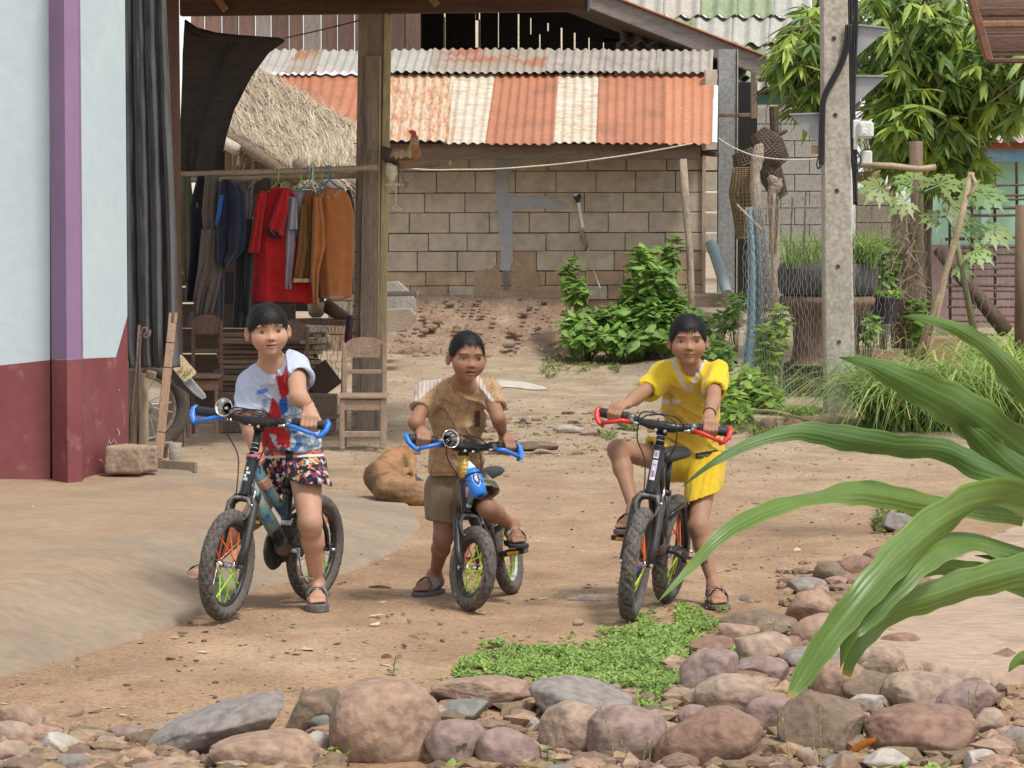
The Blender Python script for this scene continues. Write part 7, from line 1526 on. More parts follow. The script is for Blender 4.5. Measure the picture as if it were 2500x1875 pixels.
def person(label,key,J,hd,skin,hair,sh,hem,limb=1.0,fwd=None,sleeves=None,shorts=None,sp=None,shirtc=None,shortc=None,neck_cut=None,feet=None,grip=None,foldamp=.0115,chest=1.0,seed=0,brow=1.0,mouth=0.0,smile=0.0):
 t=thing('person',label,'person',(J['pelvis'].x,J['pelvis'].y,0));h=.0036;P=J;pts=list(P.values())+[hd['c']]+[f_['toe'] for f_ in feet.values()]+[grip[s][0] for s in grip]
 lo=[min(p[i] for p in pts)-.13 for i in range(3)];hi=[max(p[i] for p in pts)+.13 for i in range(3)];lo[2]=max(lo[2],-.02);v=Vol(lo,hi,h)
 fw=Vector(fwd).normalized();fl=(fw,.72);up=(P['chest']-P['pelvis']).normalized()
 T=[(P['pelvis'],P['waist'],.088,.082),(P['waist'],P['chest'],.082,.094)]
 for a,b,ra,rb in T: v.add(cone(a,b,ra*chest,rb*chest,fl),.04)
 v.add(cone(P['shR'],P['shL'],.036,.036),.04);v.add(cone(P['chest'],P['shR'].lerp(P['shL'],.5),.088*chest,.05,fl),.04);nb,nt_=P['neck'],hd['c']+(P['neck']-hd['c'])*.35
 v.add(cone(nb,nt_,.040*limb,.037*limb),.03)
 for s in ('R','L'):
  l=limb;sh_,el,wr=P['sh'+s],P['el'+s],P['wr'+s]
  v.add(cone(nb,sh_,.034,.034),.03);v.add(cone(sh_,el,.034*l,.0275*l),.02);mid=el.lerp(wr,.3);v.add(cone(el,mid,.0265*l,.0270*l),.012);v.add(cone(mid,wr,.0270*l,.0185*l),.012)
  hp_,kn,an=P['hip'+s],P['kn'+s],P['an'+s]
  v.add(cone(hp_,kn,.058*l,.038*l),.03);kf=kn+(fw*.010);v.add(cone(kf,kf+(an-kn)*.08,.0335*l,.031*l),.02);cm=kn.lerp(an,.30)-fw*.010;v.add(cone(kn,cm,.034*l,.0355*l),.02);v.add(cone(cm,an,.0355*l,.0205*l),.02)
  g_=grip[s];hand(v,wr,g_[0],g_[1],g_[2],g_[3] if len(g_)>3 else 1.0,g_[4] if len(g_)>4 else 1)
 FT={}
 for s in ('R','L'): f_=feet[s];FT[s]=foot(v,P['an'+s],f_['d'],f_['z'],f_.get('ln',.165))
 # head
 M=frame(hd['f'],hd['u']);c=A3(hd['c']);hp=head_prims(hd.get('w',1),mouth);allp=hp+ears(hd.get('w',1));sc=hd.get('s',1.0)
 def hf(Pw): return smin_eval(allp,((Pw-c)@M)/sc)*sc
 v.add((hf,c-.125,c+.125),.012)
 for s in (-1,1):
  cc_=c+M@(np.array([s*(.079*hd.get('w',1)+.004),-.001,-.016])*sc);v.sub(ell(cc_,(.0065,.007,.017),M),.004);v.sub(ell(c+M@(np.array([s*.030,.0945,-.010])*sc),(.019,.010,.009),M),.014)
 V,Q=v.mesh();N=v.normals(V);Lc=((V-c)@M)/sc;cv=np.tile(np.array(skin),(len(V),1));nn=fbm(V*14,3);cv=cv*(1+.08*nn)[:,None]
 x,y,z=Lc.T;face=(y>.03)&(np.abs(x)<.08)&(np.abs(z)<.12)
 def blend(m,c_): cv[:]=cv*(1-m[:,None])+m[:,None]*np.array(c_)
 sk=np.array(skin);br_y=.0075+.003*brow;bz=z-(br_y+.0045*np.clip(1-((np.abs(x)-.033)/.02)**2,-1,1));blend(face*.85*sstep(.0040,.0014,np.abs(bz))*sstep(.054,.047,np.abs(x))*sstep(.012,.016,np.abs(x)),(.02,.014,.011))
 lipz=-.0620-mouth*.5+smile*(x/.02)**2*.003;lm=face*sstep(.022,.016,np.abs(x))*sstep(.011+mouth*.6,.007+mouth*.5,np.abs(z-lipz));blend(lm*.65,sk*np.array([1.12,.74,.74]))
 blend(face*sstep(.021,.017,np.abs(x))*sstep(.0022+mouth*.6,.001+mouth*.4,np.abs(z-lipz)),(.045,.018,.015));blend(face*.8*sstep(.0052,.003,np.hypot(np.abs(x)-.006,z+.0425))*(N@A3(hd['u'])<-.2),(.05,.02,.015))
 blend(face*.25*sstep(.03,.01,np.hypot(np.abs(x)-.040,z+.032)),sk*np.array([1.25,.85,.8]))
 for s in ('R','L'): blend(.35*sstep(.055,.02,np.linalg.norm(V-A3(P['kn'+s]+fw*.03),axis=1)),sk*.55);blend(.3*sstep(.07,.02,np.linalg.norm(V-A3(P['an'+s]),axis=1)),sk*.75)
 np_mesh('body',V,Q,M_skin,t,colv=cv)
 # eyes on the face surface
 def face_y(xx,zz):
  yy=np.linspace(.11,.03,161);F_=smin_eval(hp,np.stack([np.full(161,xx),yy,np.full(161,zz)],1));i=np.argmax(F_<0);return yy[i]
 for s in (-1,1):
  ex=s*.0300;ez=-.0095;y0=face_y(ex,ez)-.0045
  def pt(a,b,o): q_=np.array([ex+a,y0+o-(a*a+b*b)*14,ez+b])*sc;return c+M@q_
  def almond(w_,hu,hl,o,n=14):
   P_=[]
   for k in range(n+1): a=-w_+2*w_*k/n;P_.append((a,hu*(1-(a/w_)**2)**.8+.0012*s*a/w_))
   for k in range(1,n): a=w_-2*w_*k/n;P_.append((a,-hl*(1-(a/w_)**2)+.0012*s*a/w_))
   return P_
  e=bpy.data.objects.new('eye',None);col.objects.link(e);e.location=pt(0,0,0);e.parent=t;e.matrix_parent_inverse=wm(t).inverted()
  for (poly,o,m,nm) in ((almond(.0155,.0072,.0052,0),.0030,M_lash,'lash_line'),(almond(.0140,.0052,.0045,0),.0036,M_eyew,'eye_white')):
   mb=MB();vs=[pt(0,0,o)]+[pt(a,b,o) for a,b in poly];n=len(poly);mb.add(vs,[(0,1+k,1+(k+1) % n) for k in range(n)]);mb.build(nm,m,e)
  gx=hd.get('gaze',0);ir=[(gx+.0078*math.cos(k*math.pi/8),max(-.0046,min(.0052,.0078*math.sin(k*math.pi/8)))) for k in range(16)];mb=MB();mb.add([pt(a,b,.0041) for a,b in ir],[tuple(range(16))]);mb.build('iris',M_iris,e)
  gl_=[(gx+.0015+.0008*math.cos(k),   .0018+.0008*math.sin(k)) for k in range(6)];mb=MB();mb.add([pt(a,b,.0045) for a,b in gl_],[tuple(range(6))]);mb.build('catchlight',mat('painted_glint',(.6,.6,.6),rough=.1,bump=0),e)  # pale disc painted on as the eye's highlight
 # hair
 hv=Vol((-.11,-.13,-.10),(.11,.12,.14),.003);rx,ry,rz,zl,jag=hair['r'][0],hair['r'][1],hair['r'][2],hair['z'],hair.get('jag',.004)
 def hfn(Pw):
  X_,Y_,Z_=Pw[...,0],Pw[...,1],Pw[...,2];k0=np.sqrt((X_/rx)**2+((Y_+.008)/ry)**2+((Z_-.020)/rz)**2);d=(k0-1)*min(rx,ry,rz)
  ph=np.abs(np.arctan2(X_,Y_));zz=np.interp(ph,[q_[0] for q_ in zl],[q_[1] for q_ in zl]);ang=np.arctan2(X_,Y_);j=jag*(np.abs(((ang*9.5+.8*np.sin(ang*31)) % 1)-.5)*2-.5)+jag*.8*np.sin(ang*47);return np.maximum(d,(zz+j-Z_)*.7)
 hv.add((hfn,(-.11,-.13,-.10),(.11,.12,.14)),.001);HV,HQ=hv.mesh();HN=hv.normals(HV);ang=np.arctan2(HV[:,0],HV[:,1]+.02);el_=np.arctan2(HV[:,2],np.hypot(HV[:,0],HV[:,1]))
 ds=noise3(np.stack([ang*26,el_*2.2,ang*0+seed],1))*hair.get('amp',.0035)+noise3(np.stack([ang*60,el_*5,ang*0+3],1))*.0018;HV=HV+HN*ds[:,None];np_mesh('hair',(HV*sc)@M.T+c,HQ,M_hair,t)
 rg=np.random.default_rng(seed+40);ok=np.where(HN[:,2]>-.35)[0];ii=rg.choice(ok,4200);B_,N_=HV[ii]+rg.normal(size=(4200,3))*.001,HN[ii];cr_=np.array([.012,-.035,.092]);D_=B_-cr_;D_[:,2]-=.02+1.2*np.abs(D_[:,2]);D_+=rg.normal(size=D_.shape)*.006;D_=unit(D_-N_*(D_*N_).sum(1)[:,None]+N_*.005);Wd_=unit(np.cross(D_,N_));L_=rg.uniform(.012,.026,4200)*hair.get('len',1);sv_,sq_=leaf_quads(B_,D_,Wd_,L_,rg.uniform(.0006,.0013,4200),.2,.25);tag(np_mesh('hair_strands',(sv_*sc)@M.T+c,sq_,M_hair,t),kind='stuff')
 # shirt
 sv=Vol(lo,hi,.0032);ex=.010
 for a,b,ra,rb in T[1:]: sv.add(cone(a,b,ra*chest+ex,rb*chest+ex,fl),.05)
 sv.add(cone(sh['low'],P['waist'],sh['lr'],.088*chest+ex,(fw,sh.get('flat',.8))),.05)
 sv.add(cone(P['shR'],P['shL'],.046,.046),.05);sv.add(cone(P['chest'],P['shR'].lerp(P['shL'],.5),.098*chest,.062,fl),.04)
 for s in ('R','L'):
  e_,re,w_=sleeves[s];a_=P['sh'+s];dr=(e_-a_).normalized();sv.add(cone(nb+(a_-nb)*.25,a_,.038,.044),.03);sv.add(cutp(cone(a_,e_+dr*.03,.044,re),e_,dr),.02)
  sv.sub(cone(e_-dr*.022,e_+dr*.06,re-.013,re-.006),.004)
 hp0,hn=hem;fn=(lambda P_: (P_-A3(hp0))@A3(Vector(hn).normalized()));
 reg=sv._reg(lo,hi);below=fn(reg[1]);armmask=np.ones(below.shape,bool)
 sv.a=np.maximum(sv.a,below.astype(np.float32));del reg,below,armmask
 sv.sub(cone(sh['low']+up*-.05,sh['low']+up*.012,sh['lr']-.012,sh['lr']-.012,(fw,sh.get('flat',.8))),.004)
 for a,b,ra,rb in neck_cut: sv.sub(cone(a,b,ra,rb),.006)
 V,Q=sv.mesh();N=sv.normals(V);r_=A3((P['shR']-P['shL']).normalized());tz=(V-A3(P['pelvis']))@A3(up);tx=(V-A3(P['chest']))@r_
 fo=fbm(np.stack([tx*16+tz*9+seed*3,tz*6-tx*4,(V@A3(fw))*8],1),3)*foldamp+(1-np.abs(noise3(np.stack([tx*11-tz*14,tz*5+tx*6+seed,tx*0],1)))*3).clip(0,1)**3*foldamp*.7;V=V+N*(fo*sstep(-.03,.05,tz+.1))[:,None]
 SVx=V;np_mesh('shirt',V,Q,M_cloth,t,colv=shirtc(V,tx,tz,N))
 # shorts
 pv=Vol(lo,hi,.004);pv.add(cone(P['pelvis']+up*.035,P['pelvis'],.096*chest,.100*chest,fl),.04)
 for s in ('R','L'):
  e_,re,n_=shorts[s];a_=P['hip'+s];n_=Vector(n_).normalized();dr=(e_-a_).normalized();pv.add(cutp(cone(a_,e_+dr*.05,.080,re),e_,n_),.02)
 for s in ('R','L'): e_,re,n_=shorts[s];a_=P['hip'+s];dr=(e_-a_).normalized();pv.sub(cone(e_-dr*.02,e_+dr*.10,re-.016,re-.008),.004)
 V,Q=pv.mesh();N=pv.normals(V);tz=(V-A3(P['pelvis']))@A3(up);tx=(V-A3(P['pelvis']))@r_
 fo=fbm(np.stack([tx*20+seed,tz*7+tx*8,(V@A3(fw))*9],1),3)*foldamp*1.1;V=V+N*fo[:,None];np_mesh('shorts',V,Q,M_cloth,t,colv=shortc(V,tx,tz,N))
 global SV;SV=SVx
 return t,FT
def pxpz(V): return 1250+V[:,0]*F/V[:,1],540-(V[:,2]-CAMZ)*F/V[:,1]
def inpoly(x,y,poly): return poly_sd(x,y,poly)>0
def G_from(b,sg,u=0.0): B=BIKES[b];c_,d_=B['grips'][sg];return c_+d_*u,d_
# ---- left boy
_W0=W;YO=-.24
def W(px,py,Y): return _W0(px,py,Y+YO)
gL,dL=G_from('L',1,.0)
Bl=BIKES['L'];tt0,tt1=Bl['P'](Bl['xh1']-.01,0,Bl['zh1']-.025),Bl['P'](Bl['jx']+.012,0,Bl['jz']+.01);gR=tt0.lerp(tt1,.32)+Vector((0,0,.005));dR=(tt1-tt0).normalized()
J=dict(pelvis=W(712,1118,12.15),waist=W(705,1060,12.13),chest=W(670,970,12.08),neck=W(662,893,12.04),shR=W(615,938,12.05),shL=W(722,893,12.0),elR=W(606,1030,11.98),wrR=gR+Vector((-.018,.03,.075)),elL=W(728,968,11.82),wrL=gL+Vector((-.008,.035,.062)),
   hipR=W(682,1138,12.18),hipL=W(744,1138,12.12),knR=W(618,1262,12.28),anR=_W0(512,1432,12.33),knL=W(757,1276,11.93),anL=_W0(773,1432,11.83))
fz=G(512,1462);ftL=h1(J['anL'].x,J['anL'].y)+.026;ftR=h1(J['anR'].x,J['anR'].y)+.018;J['anL'].z=ftL+.058;J['anR'].z=ftR+.055
SHIRT1=[(618,1078),(648,1020),(665,968),(680,992),(690,1040),(710,1068),(712,1092),(640,1100)];FIG2=[(672,918),(690,915),(700,890),(703,915),(706,955),(690,985),(680,960),(678,940)];FIG3=[(682,975),(700,970),(702,1000),(690,1018),(680,1000)]
def shirt1(V,tx,tz,N):
 x,y=pxpz(V);n=fbm(V*30,3);c_=np.tile([.46,.51,.64],(len(V),1))*(1+.03*n)[:,None];fr=V[:,1]<12.12
 blu=fr&(np.abs(x-640)<14)&(np.abs(y-955+(x-640)*.25)<5+2*n);c_[blu]=[.12,.24,.62]
 g_=fr&(x>640)&(x<760)&(y>975-8*n)&(n>-.1);c_[g_]=np.array([.22,.32,.42])*(1+n[g_])[:,None]
 r_=fr&(inpoly(x+5*n,y,SHIRT1)|inpoly(x+3*n,y,FIG2));c_[r_]=[.52,.03,.03];ln_=r_&((np.abs(((x*.14+y*.05) % 1)-.5)<.07)|(np.abs(((y*.12-x*.04) % 1)-.5)<.06));c_[ln_]=[.16,.02,.03]
 b_=fr&inpoly(x,y,FIG3);c_[b_]=[.03,.10,.42];w_=fr&(y>1050)&(x>620)&(n>.02);c_[w_&~r_]=[.05,.13,.30];w2=fr&(y>1060)&(n<-.22);c_[w2]=[.45,.5,.6]
 e=(V[:,1]<12.15+YO)&(x>735)&(y>930);c_[e&(n>0)]=[.16,.22,.30];return np.clip(c_,.005,.9)
def shorts1(V,tx,tz,N):
 x,y=pxpz(V);n=fbm(V*26,3);n2=fbm(V*44+9,2);n3=fbm(V*34+30,2);c_=np.tile([.016,.014,.026],(len(V),1))
 c_[(n>.10)]=[.55,.22,.08];c_[(n>.16)&(n2>.05)]=[.62,.40,.22];c_[(n2>.22)]=[.55,.52,.50];c_[(n<-.30)]=[.26,.05,.10];c_[np.abs(n-.13)<.02]=[.02,.012,.02];c_[np.abs(n3)<.03]=[.02,.015,.03]
 top=y<1112;c_[top]=np.where((n[top]>0)[:,None],[.60,.16,.04],[.25,.08,.10]);c_[(y>1112-.04*x+28)&(y<1112-.04*x+34)]=[.6,.57,.5];c_[(y>1165)&(x>690)&(y>1165+(x-700)*.42)]=[.016,.014,.026];return c_
hdL=dict(c=W(654,803,11.93),f=(.20,-1,-.02),u=(-.07,0,1),w=1.07,s=.905,gaze=-.001)
t,FT=person('boy in a white printed shirt standing over the left bicycle','L',J,hdL,(.47,.275,.185),dict(r=(.081,.101,.088),z=[(0,.032),(.5,.031),(.85,.014),(1.2,.000),(1.5,.004),(1.75,-.01),(2.2,-.05),(3.15,-.06)],jag=.004,amp=.0028),
 dict(low=W(708,1085,12.13),lr=.108,flat=.8),(W(708,1096,12.13),(-.05,0,-1)),1.12,(-.15,-1,0),dict(R=(W(604,1012,11.99),.050,0),L=(W(732,925,11.92),.054,0)),dict(R=(W(655,1190,12.22),.074,(-.4,0,-1)),L=(W(757,1178,12.05),.076,(-.15,0,-1))),None,shirt1,shorts1,
 [(W(662,880,11.98),W(662,912,11.93),.050,.034),(W(662,912,11.94),W(666,938,11.92),.034,.012),(W(662,892,12.05),W(662,860,12.0),.050,.06)],
 dict(R=dict(d=(-.75,-1),z=ftR,toe=W(480,1450,12.2)),L=dict(d=(.10,-1),z=ftL,toe=W(785,1480,11.6))),dict(L=(gL+Vector((0,0,.003)),dL,(0,-.3,1),1.08,1),R=(gR,dR,(-1,-.3,.4),1.08,1)),chest=1.10,seed=1,mouth=.003,smile=1)
croc=mat('clog_grey',(.14,.14,.138),(.18,.18,.175),rough=.8,bump=.2,vcol=True)
sandal(t,FT['L'],'clog',mat('clog_sole',(.10,.095,.09),(.14,.13,.12),rough=.85,bump=.4),croc,.030,holes=True);sandal(t,FT['R'],'clog',mat('clog_sole',(1,1,1)),croc,.022)
def band(parent,c,ax_,r_,m,rad=.0022,nm='wrist_band'):
 ax_=Vector(ax_).normalized();u=ax_.orthogonal().normalized();w_=ax_.cross(u);mb=MB();mb.tube([Vector(c)+(u*math.cos(a)+w_*math.sin(a))*r_ for a in np.linspace(0,2*math.pi,20,endpoint=False)],rad,6,closed=True);mb.build(nm,m,parent,smooth=True)
M_bandc=mat('string_orange',(.50,.19,.09),(.4,.2,.12))
band(t,J['wrL'].lerp(J['elL'],.12),J['elL']-J['wrL'],.026,M_bandc);band(t,J['wrR'].lerp(J['elR'],.1),J['elR']-J['wrR'],.025,M_bandc)
# ---- middle boy
YO=-.26
gR,dR=G_from('C',-1,.0);gL,dL=G_from('C',1,.0);B=BIKES['C'];pd=B['ped'][1]
J=dict(pelvis=W(1118,1172,12.38),waist=W(1114,1110,12.36),chest=W(1118,1020,12.30),neck=W(1130,938,12.22),shR=W(1050,962,12.25),shL=W(1192,958,12.25),elR=W(1014,1032,12.12),wrR=gR+Vector((-.010,.055,.045)),elL=W(1216,1020,12.12),wrL=gL+Vector((-.012,.055,.048)),
   hipR=W(1086,1195,12.38),hipL=W(1152,1192,12.36),knR=W(1082,1312,12.32),anR=_W0(1062,1425,12.28),knL=W(1190,1240,12.10),anL=pd+Vector((-.012,.07,.085)))
ftR=h1(J['anR'].x,J['anR'].y)+.018;J['anR'].z=ftR+.055;ftL=pd.z+.034;J['anL'].z=ftL+.056
def shirt2(V,tx,tz,N):
 x,y=pxpz(V);n=fbm(V*20,3);c_=np.tile([.42,.275,.155],(len(V),1))*(1+.06*n)[:,None]
 u,v_=(x+y*.3)/22,(y-x*.12)/22;d=np.minimum(np.abs((u+v_) % 1-.5),np.abs((u-v_) % 1-.5));c_[d<.05]=[.30,.19,.105];c_[np.hypot(((u) % 1)-.5,((v_) % 1)-.5)<.15]=[.27,.165,.09]
 sl=(x<1078)&(y<985)&(x+1.2*(y-920)<1090)|((x>1155)&(np.abs((x-1160)-.62*(y-920))<11)&(y<990));st=sl&(N[:,2]>.1);k=np.abs(((tx*70) % 1)-.5);c_[st]=np.where((k[st]<.33)[:,None],[.50,.45,.43],[.38,.28,.21])
 pk=(x>1158)&(x<1172)&(y>1003)&(y<1042)&(V[:,1]<12.35+YO);c_[pk]=[.11,.06,.04];hm=y>1152;c_[hm&(y<1158)]=[.27,.16,.08];return c_
def shorts2(V,tx,tz,N):
 x,y=pxpz(V);n=fbm(V*22,3);c_=np.tile([.20,.155,.095],(len(V),1));c_[(x>1165)]=[.13,.12,.08];m_=(x>1160)&(n>.05);c_[m_]=[.22,.20,.14];m_=(x>1160)&(n<-.12);c_[m_]=[.06,.055,.04];return c_*(1+.06*n)[:,None]
hdM=dict(c=W(1140,868,12.08),f=(.26,-1,-.06),u=(.05,-.05,1),w=1.0,s=.865,gaze=-.0015)
t,FT=person('boy in a tan patterned shirt and olive shorts on the middle bicycle','C',J,hdM,(.30,.16,.10),dict(r=(.0745,.096,.086),z=[(0,.061),(.55,.056),(.75,.040),(1.05,.015),(1.35,-.004),(1.5,.004),(1.75,-.012),(2.2,-.045),(3.15,-.055)],jag=.003,amp=.0032),
 dict(low=W(1112,1145,12.36),lr=.098,flat=.82),(W(1112,1157,12.36),(0,0,-1)),.94,(-.02,-1,0),dict(R=(W(1026,1000,12.18),.038,0),L=(W(1212,996,12.18),.038,0)),dict(R=(W(1083,1272,12.34),.064,(-.15,0,-1)),L=(W(1182,1215,12.12),.064,(.5,-.2,-1))),None,shirt2,shorts2,
 [(W(1128,925,12.16),W(1124,950,12.12),.044,.016),(W(1128,930,12.24),W(1128,905,12.2),.048,.055)],
 dict(R=dict(d=(-.55,-1),z=ftR,toe=W(1020,1455,12.0),ln=.155),L=dict(d=(.25,-1),z=ftL,toe=W(1280,1385,11.6),ln=.15)),dict(R=(gR,dR,(0,-.2,1),.97,1),L=(gL,dL,(0,-.2,1),.97,-1)),chest=.94,seed=2,mouth=.005)
stp=mat('slide_strap',(.12,.11,.10),(.15,.14,.13),rough=.7,vcol=True,bump=.2)
sandal(t,FT['R'],'slide_sandal',M_sole,stp,.016,stripes=[3.8,3.7,3.5]);sandal(t,FT['L'],'slide_sandal',M_solek,stp,.016,stripes=[3.8,3.7,3.5])
band(t,J['wrR'].lerp(J['elR'],.12),J['elR']-J['wrR'],.023,M_bandc)
# ---- right boy
YO=-.06
gR,dR=G_from('R',-1,-.01);gL,dL=G_from('R',1,-.012);B=BIKES['R'];pd=B['ped'][-1]
J=dict(pelvis=W(1692,1118,12.3),waist=W(1690,1060,12.26),chest=W(1688,985,12.18),neck=W(1686,902,12.1),shR=W(1620,918,12.12),shL=W(1744,918,12.06),elR=W(1556,968,11.98),wrR=gR+Vector((.040,.045,.038)),elL=W(1742,975,11.86),wrL=gL+Vector((.002,.045,.052)),
   hipR=W(1655,1128,12.26),hipL=W(1722,1132,12.26),knR=W(1508,1098,12.02),anR=_W0(1532,1228,12.08),knL=W(1704,1288,12.06),anL=_W0(1744,1440,11.93))
J['anR'].z=pd.z+.092;J['anR'].x=pd.x+.04;J['anR'].y=pd.y+.06;ftR=pd.z+.036;ftL=h1(J['anL'].x,J['anL'].y)+.016;J['anL'].z=ftL+.052
def shirt3(V,tx,tz,N):
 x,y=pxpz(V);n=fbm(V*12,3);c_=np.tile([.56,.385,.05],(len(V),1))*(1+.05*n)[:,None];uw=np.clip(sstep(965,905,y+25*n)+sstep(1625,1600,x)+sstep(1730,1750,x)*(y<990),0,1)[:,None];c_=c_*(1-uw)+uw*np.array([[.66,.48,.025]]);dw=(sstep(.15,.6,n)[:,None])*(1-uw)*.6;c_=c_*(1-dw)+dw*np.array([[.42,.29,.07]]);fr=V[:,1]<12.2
 vx=np.abs(np.abs(x-1681)-np.interp(y,[875,950],[40,6]));c_[(y<955)&(y>872)&(vx<5.5)&fr]=[.52,.46,.42]
 g_=[.42,.36,.25];bx_,by_=x-1639,y-981;wing=fr&((np.hypot((np.abs(bx_)-12)/11,(by_+np.abs(bx_)*.12-1)/6.0)<1)&(np.abs(bx_)>3));c_[wing]=[.58,.53,.50];body=fr&(np.hypot(bx_/4.5,(by_-1)/9)<1);c_[body]=np.where((np.abs((by_[body] % 5)-2.5)<1)[:,None],[.3,.24,.12],[.5,.40,.2])
 ant=fr&(by_<-8)&(by_>-17)&(np.abs(np.abs(bx_)-(-8-by_)*.45)<1.2);c_[ant]=[.2,.16,.1];c_[fr&(np.abs(bx_)<10)&(np.abs(by_-15)<2.5)]=g_
 sx,sy=x-1717,y-965;c_[fr&(np.abs(sx)<12)&(np.abs(sy+10)<3)]=[.40,.38,.33];sd2=fr&(np.abs(sx)<13)&(sy>-5)&(sy<19-np.abs(sx)*.35);edge=sd2&((np.abs(sx)>11)|(sy<-3)|(sy>16.5-np.abs(sx)*.35));c_[edge]=[.36,.27,.1]
 A_=sd2&((np.abs(np.abs(sx+3)-(sy+0)*.35)<1.3)&(sy>0)&(sy<12)|(np.abs(sy-8)<1)&(np.abs(sx+3)<3)|(np.abs(sx-6)<1.1)&(sy>0)&(sy<12));c_[A_]=[.36,.27,.1]
 by2=y-(1114-(x-1700)*.14);tg=fr&(x>1699)&(x<1753)&(np.abs(by2)<7.5);c_[tg]=[.025,.023,.022];return c_
def shorts3(V,tx,tz,N):
 x,y=pxpz(V);n=fbm(V*20,3);c_=np.tile([.58,.40,.03],(len(V),1))*(1+.05*n)[:,None];n2=fbm(V*60,2);pr=(np.abs(x-1630-(y-1080)*.55)<16)&(y<1115)&(y>1062)&(np.abs(n2)<.07);c_[pr]=[.20,.26,.06];return c_
hdR=dict(c=W(1680,827,11.98),f=(-.01,-1,-.02),u=(-.01,-.03,1),w=.99,s=.885,gaze=0)
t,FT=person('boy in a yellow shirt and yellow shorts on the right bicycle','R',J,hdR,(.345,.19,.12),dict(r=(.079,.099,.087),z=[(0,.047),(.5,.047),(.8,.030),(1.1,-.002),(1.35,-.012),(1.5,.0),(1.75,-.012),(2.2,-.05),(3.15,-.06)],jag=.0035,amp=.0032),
 dict(low=W(1692,1095,12.27),lr=.110,flat=.8),(W(1692,1118,12.27),(.05,0,-1)),.96,(-.05,-1,0),dict(R=(W(1582,955,12.03),.041,0),L=(W(1744,955,11.93),.045,0)),dict(R=(W(1590,1110,12.15),.062,(-1,-.2,-.15)),L=(W(1712,1212,12.16),.068,(.32,0,-1))),None,shirt3,shorts3,
 [(W(1684,895,12.04),W(1682,925,12.0),.042,.024),(W(1682,925,12.0),W(1681,945,11.99),.024,.008),(W(1686,900,12.12),W(1686,870,12.08),.046,.055)],
 dict(R=dict(d=(-.45,-1),z=ftR,toe=W(1490,1262,11.8),ln=.155),L=dict(d=(.12,-1),z=ftL,toe=W(1755,1485,11.7),ln=.165)),dict(R=(gR,dR,(0,-.2,1),.98,1),L=(gL,dL,(0,-.2,1),.98,-1)),chest=1.0,seed=3,foldamp=.012)
stp3=mat('slide_patterned',(.10,.085,.08),(.13,.11,.10),rough=.7,vcol=True,bump=.2)
sandal(t,FT['R'],'slide_sandal',mat('brown_sole',(.12,.10,.085),(.16,.13,.11),rough=.85),stp3,.018,holes=2);sandal(t,FT['L'],'slide_sandal',mat('brown_sole',(1,1,1)),stp3,.016,holes=2)
V_,F_s=text_faces('ORIGINAL',9.5);sx_,sz_=pxpz(SV);mb=MB();P_=[]
for (a_,b_,_) in V_: X_,Y_=1702+a_,1117.5-a_*.14-b_*.85+.2*1;i_=np.argmin((sx_-X_)**2+(sz_-Y_)**2+(SV[:,1]-SV[:,1].min())*300);P_.append(_W0(X_+1,Y_,SV[i_,1]-.004) if False else Vector(((X_-1250)/F*(SV[i_,1]-.004),SV[i_,1]-.004,CAMZ+(540-Y_)/F*SV[i_,1])))
mb.add(P_,F_s);tag(mb.build('hem_lettering',mat('grey_print',(.30,.28,.24),bump=0),t),kind='stuff')
YO=0
band(t,J['wrL'].lerp(J['elL'],.08),J['elL']-J['wrL'],.022,mat('dark_string',(.06,.03,.02)))
# ============================================================= dog curled up asleep
def q(x,y,Y): return W(x,y,Y)
YD=16.3;K=pxm(YD);base=h1(W(970,1235,YD).x,YD);vol=Vol(q(872,1262,YD-.25),q(1090,1060,YD+.5),.0055)
for a,b,ra,rb,k in [((925,1165,16.45),(950,1190,16.3),38,40,.05),((950,1192,16.25),(1015,1207,16.2),38,32,.022),((1010,1195,16.25),(1050,1225,16.2),30,20,.05),((925,1158,16.5),(955,1125,16.65),33,27,.03),((955,1125,16.65),(985,1110,16.7),25,21,.025),((985,1108,16.75),(1000,1125,16.6),21,17,.03),((1000,1122,16.6),(1008,1150,16.5),15,9,.02),((975,1140,16.6),(968,1165,16.45),17,11,.03),((990,1150,16.5),(975,1172,16.4),9,8,.02),((1005,1150,16.5),(1016,1170,16.45),9,6,.02),((1040,1222,16.15),(1066,1234,16.05),13,8,.03)]:
 vol.add(cone(q(*a),q(*b),ra/K,rb/K),k)
for a,b in (((992,1100,16.66),(1028,1108,16.62)),((978,1098,16.75),(984,1078,16.78))): vol.add(cone(q(*a),q(*b),8/K,3/K,((0,1,0),.5)),.01)
vol.sub(cone(q(945,1142,16.30),q(1000,1168,16.22),3.5/K,5/K),.012);vol.sub(cone(q(985,1118,16.45),q(1000,1140,16.4),3/K,4/K),.015)
dg_=thing('dog','tan dog lying curled up behind the middle bicycle','dog',(q(970,1235,YD).x,YD,base))
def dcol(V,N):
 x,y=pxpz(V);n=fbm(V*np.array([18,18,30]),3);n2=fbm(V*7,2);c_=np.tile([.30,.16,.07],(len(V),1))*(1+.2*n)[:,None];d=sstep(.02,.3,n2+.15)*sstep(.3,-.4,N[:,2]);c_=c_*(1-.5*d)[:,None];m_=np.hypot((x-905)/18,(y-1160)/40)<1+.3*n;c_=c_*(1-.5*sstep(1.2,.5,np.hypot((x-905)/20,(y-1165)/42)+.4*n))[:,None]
 c_[(y>1158)&(x>1013)&(y<1175)]=[.05,.04,.04];rd=sstep(-.1,.3,n)*sstep(1190,1100,y);return np.clip(c_*(1-.35*sstep(-.15,.35,fbm(V*11+5,3)))[:,None]+rd[:,None]*np.array([.03,.0,-.01]),.01,1)
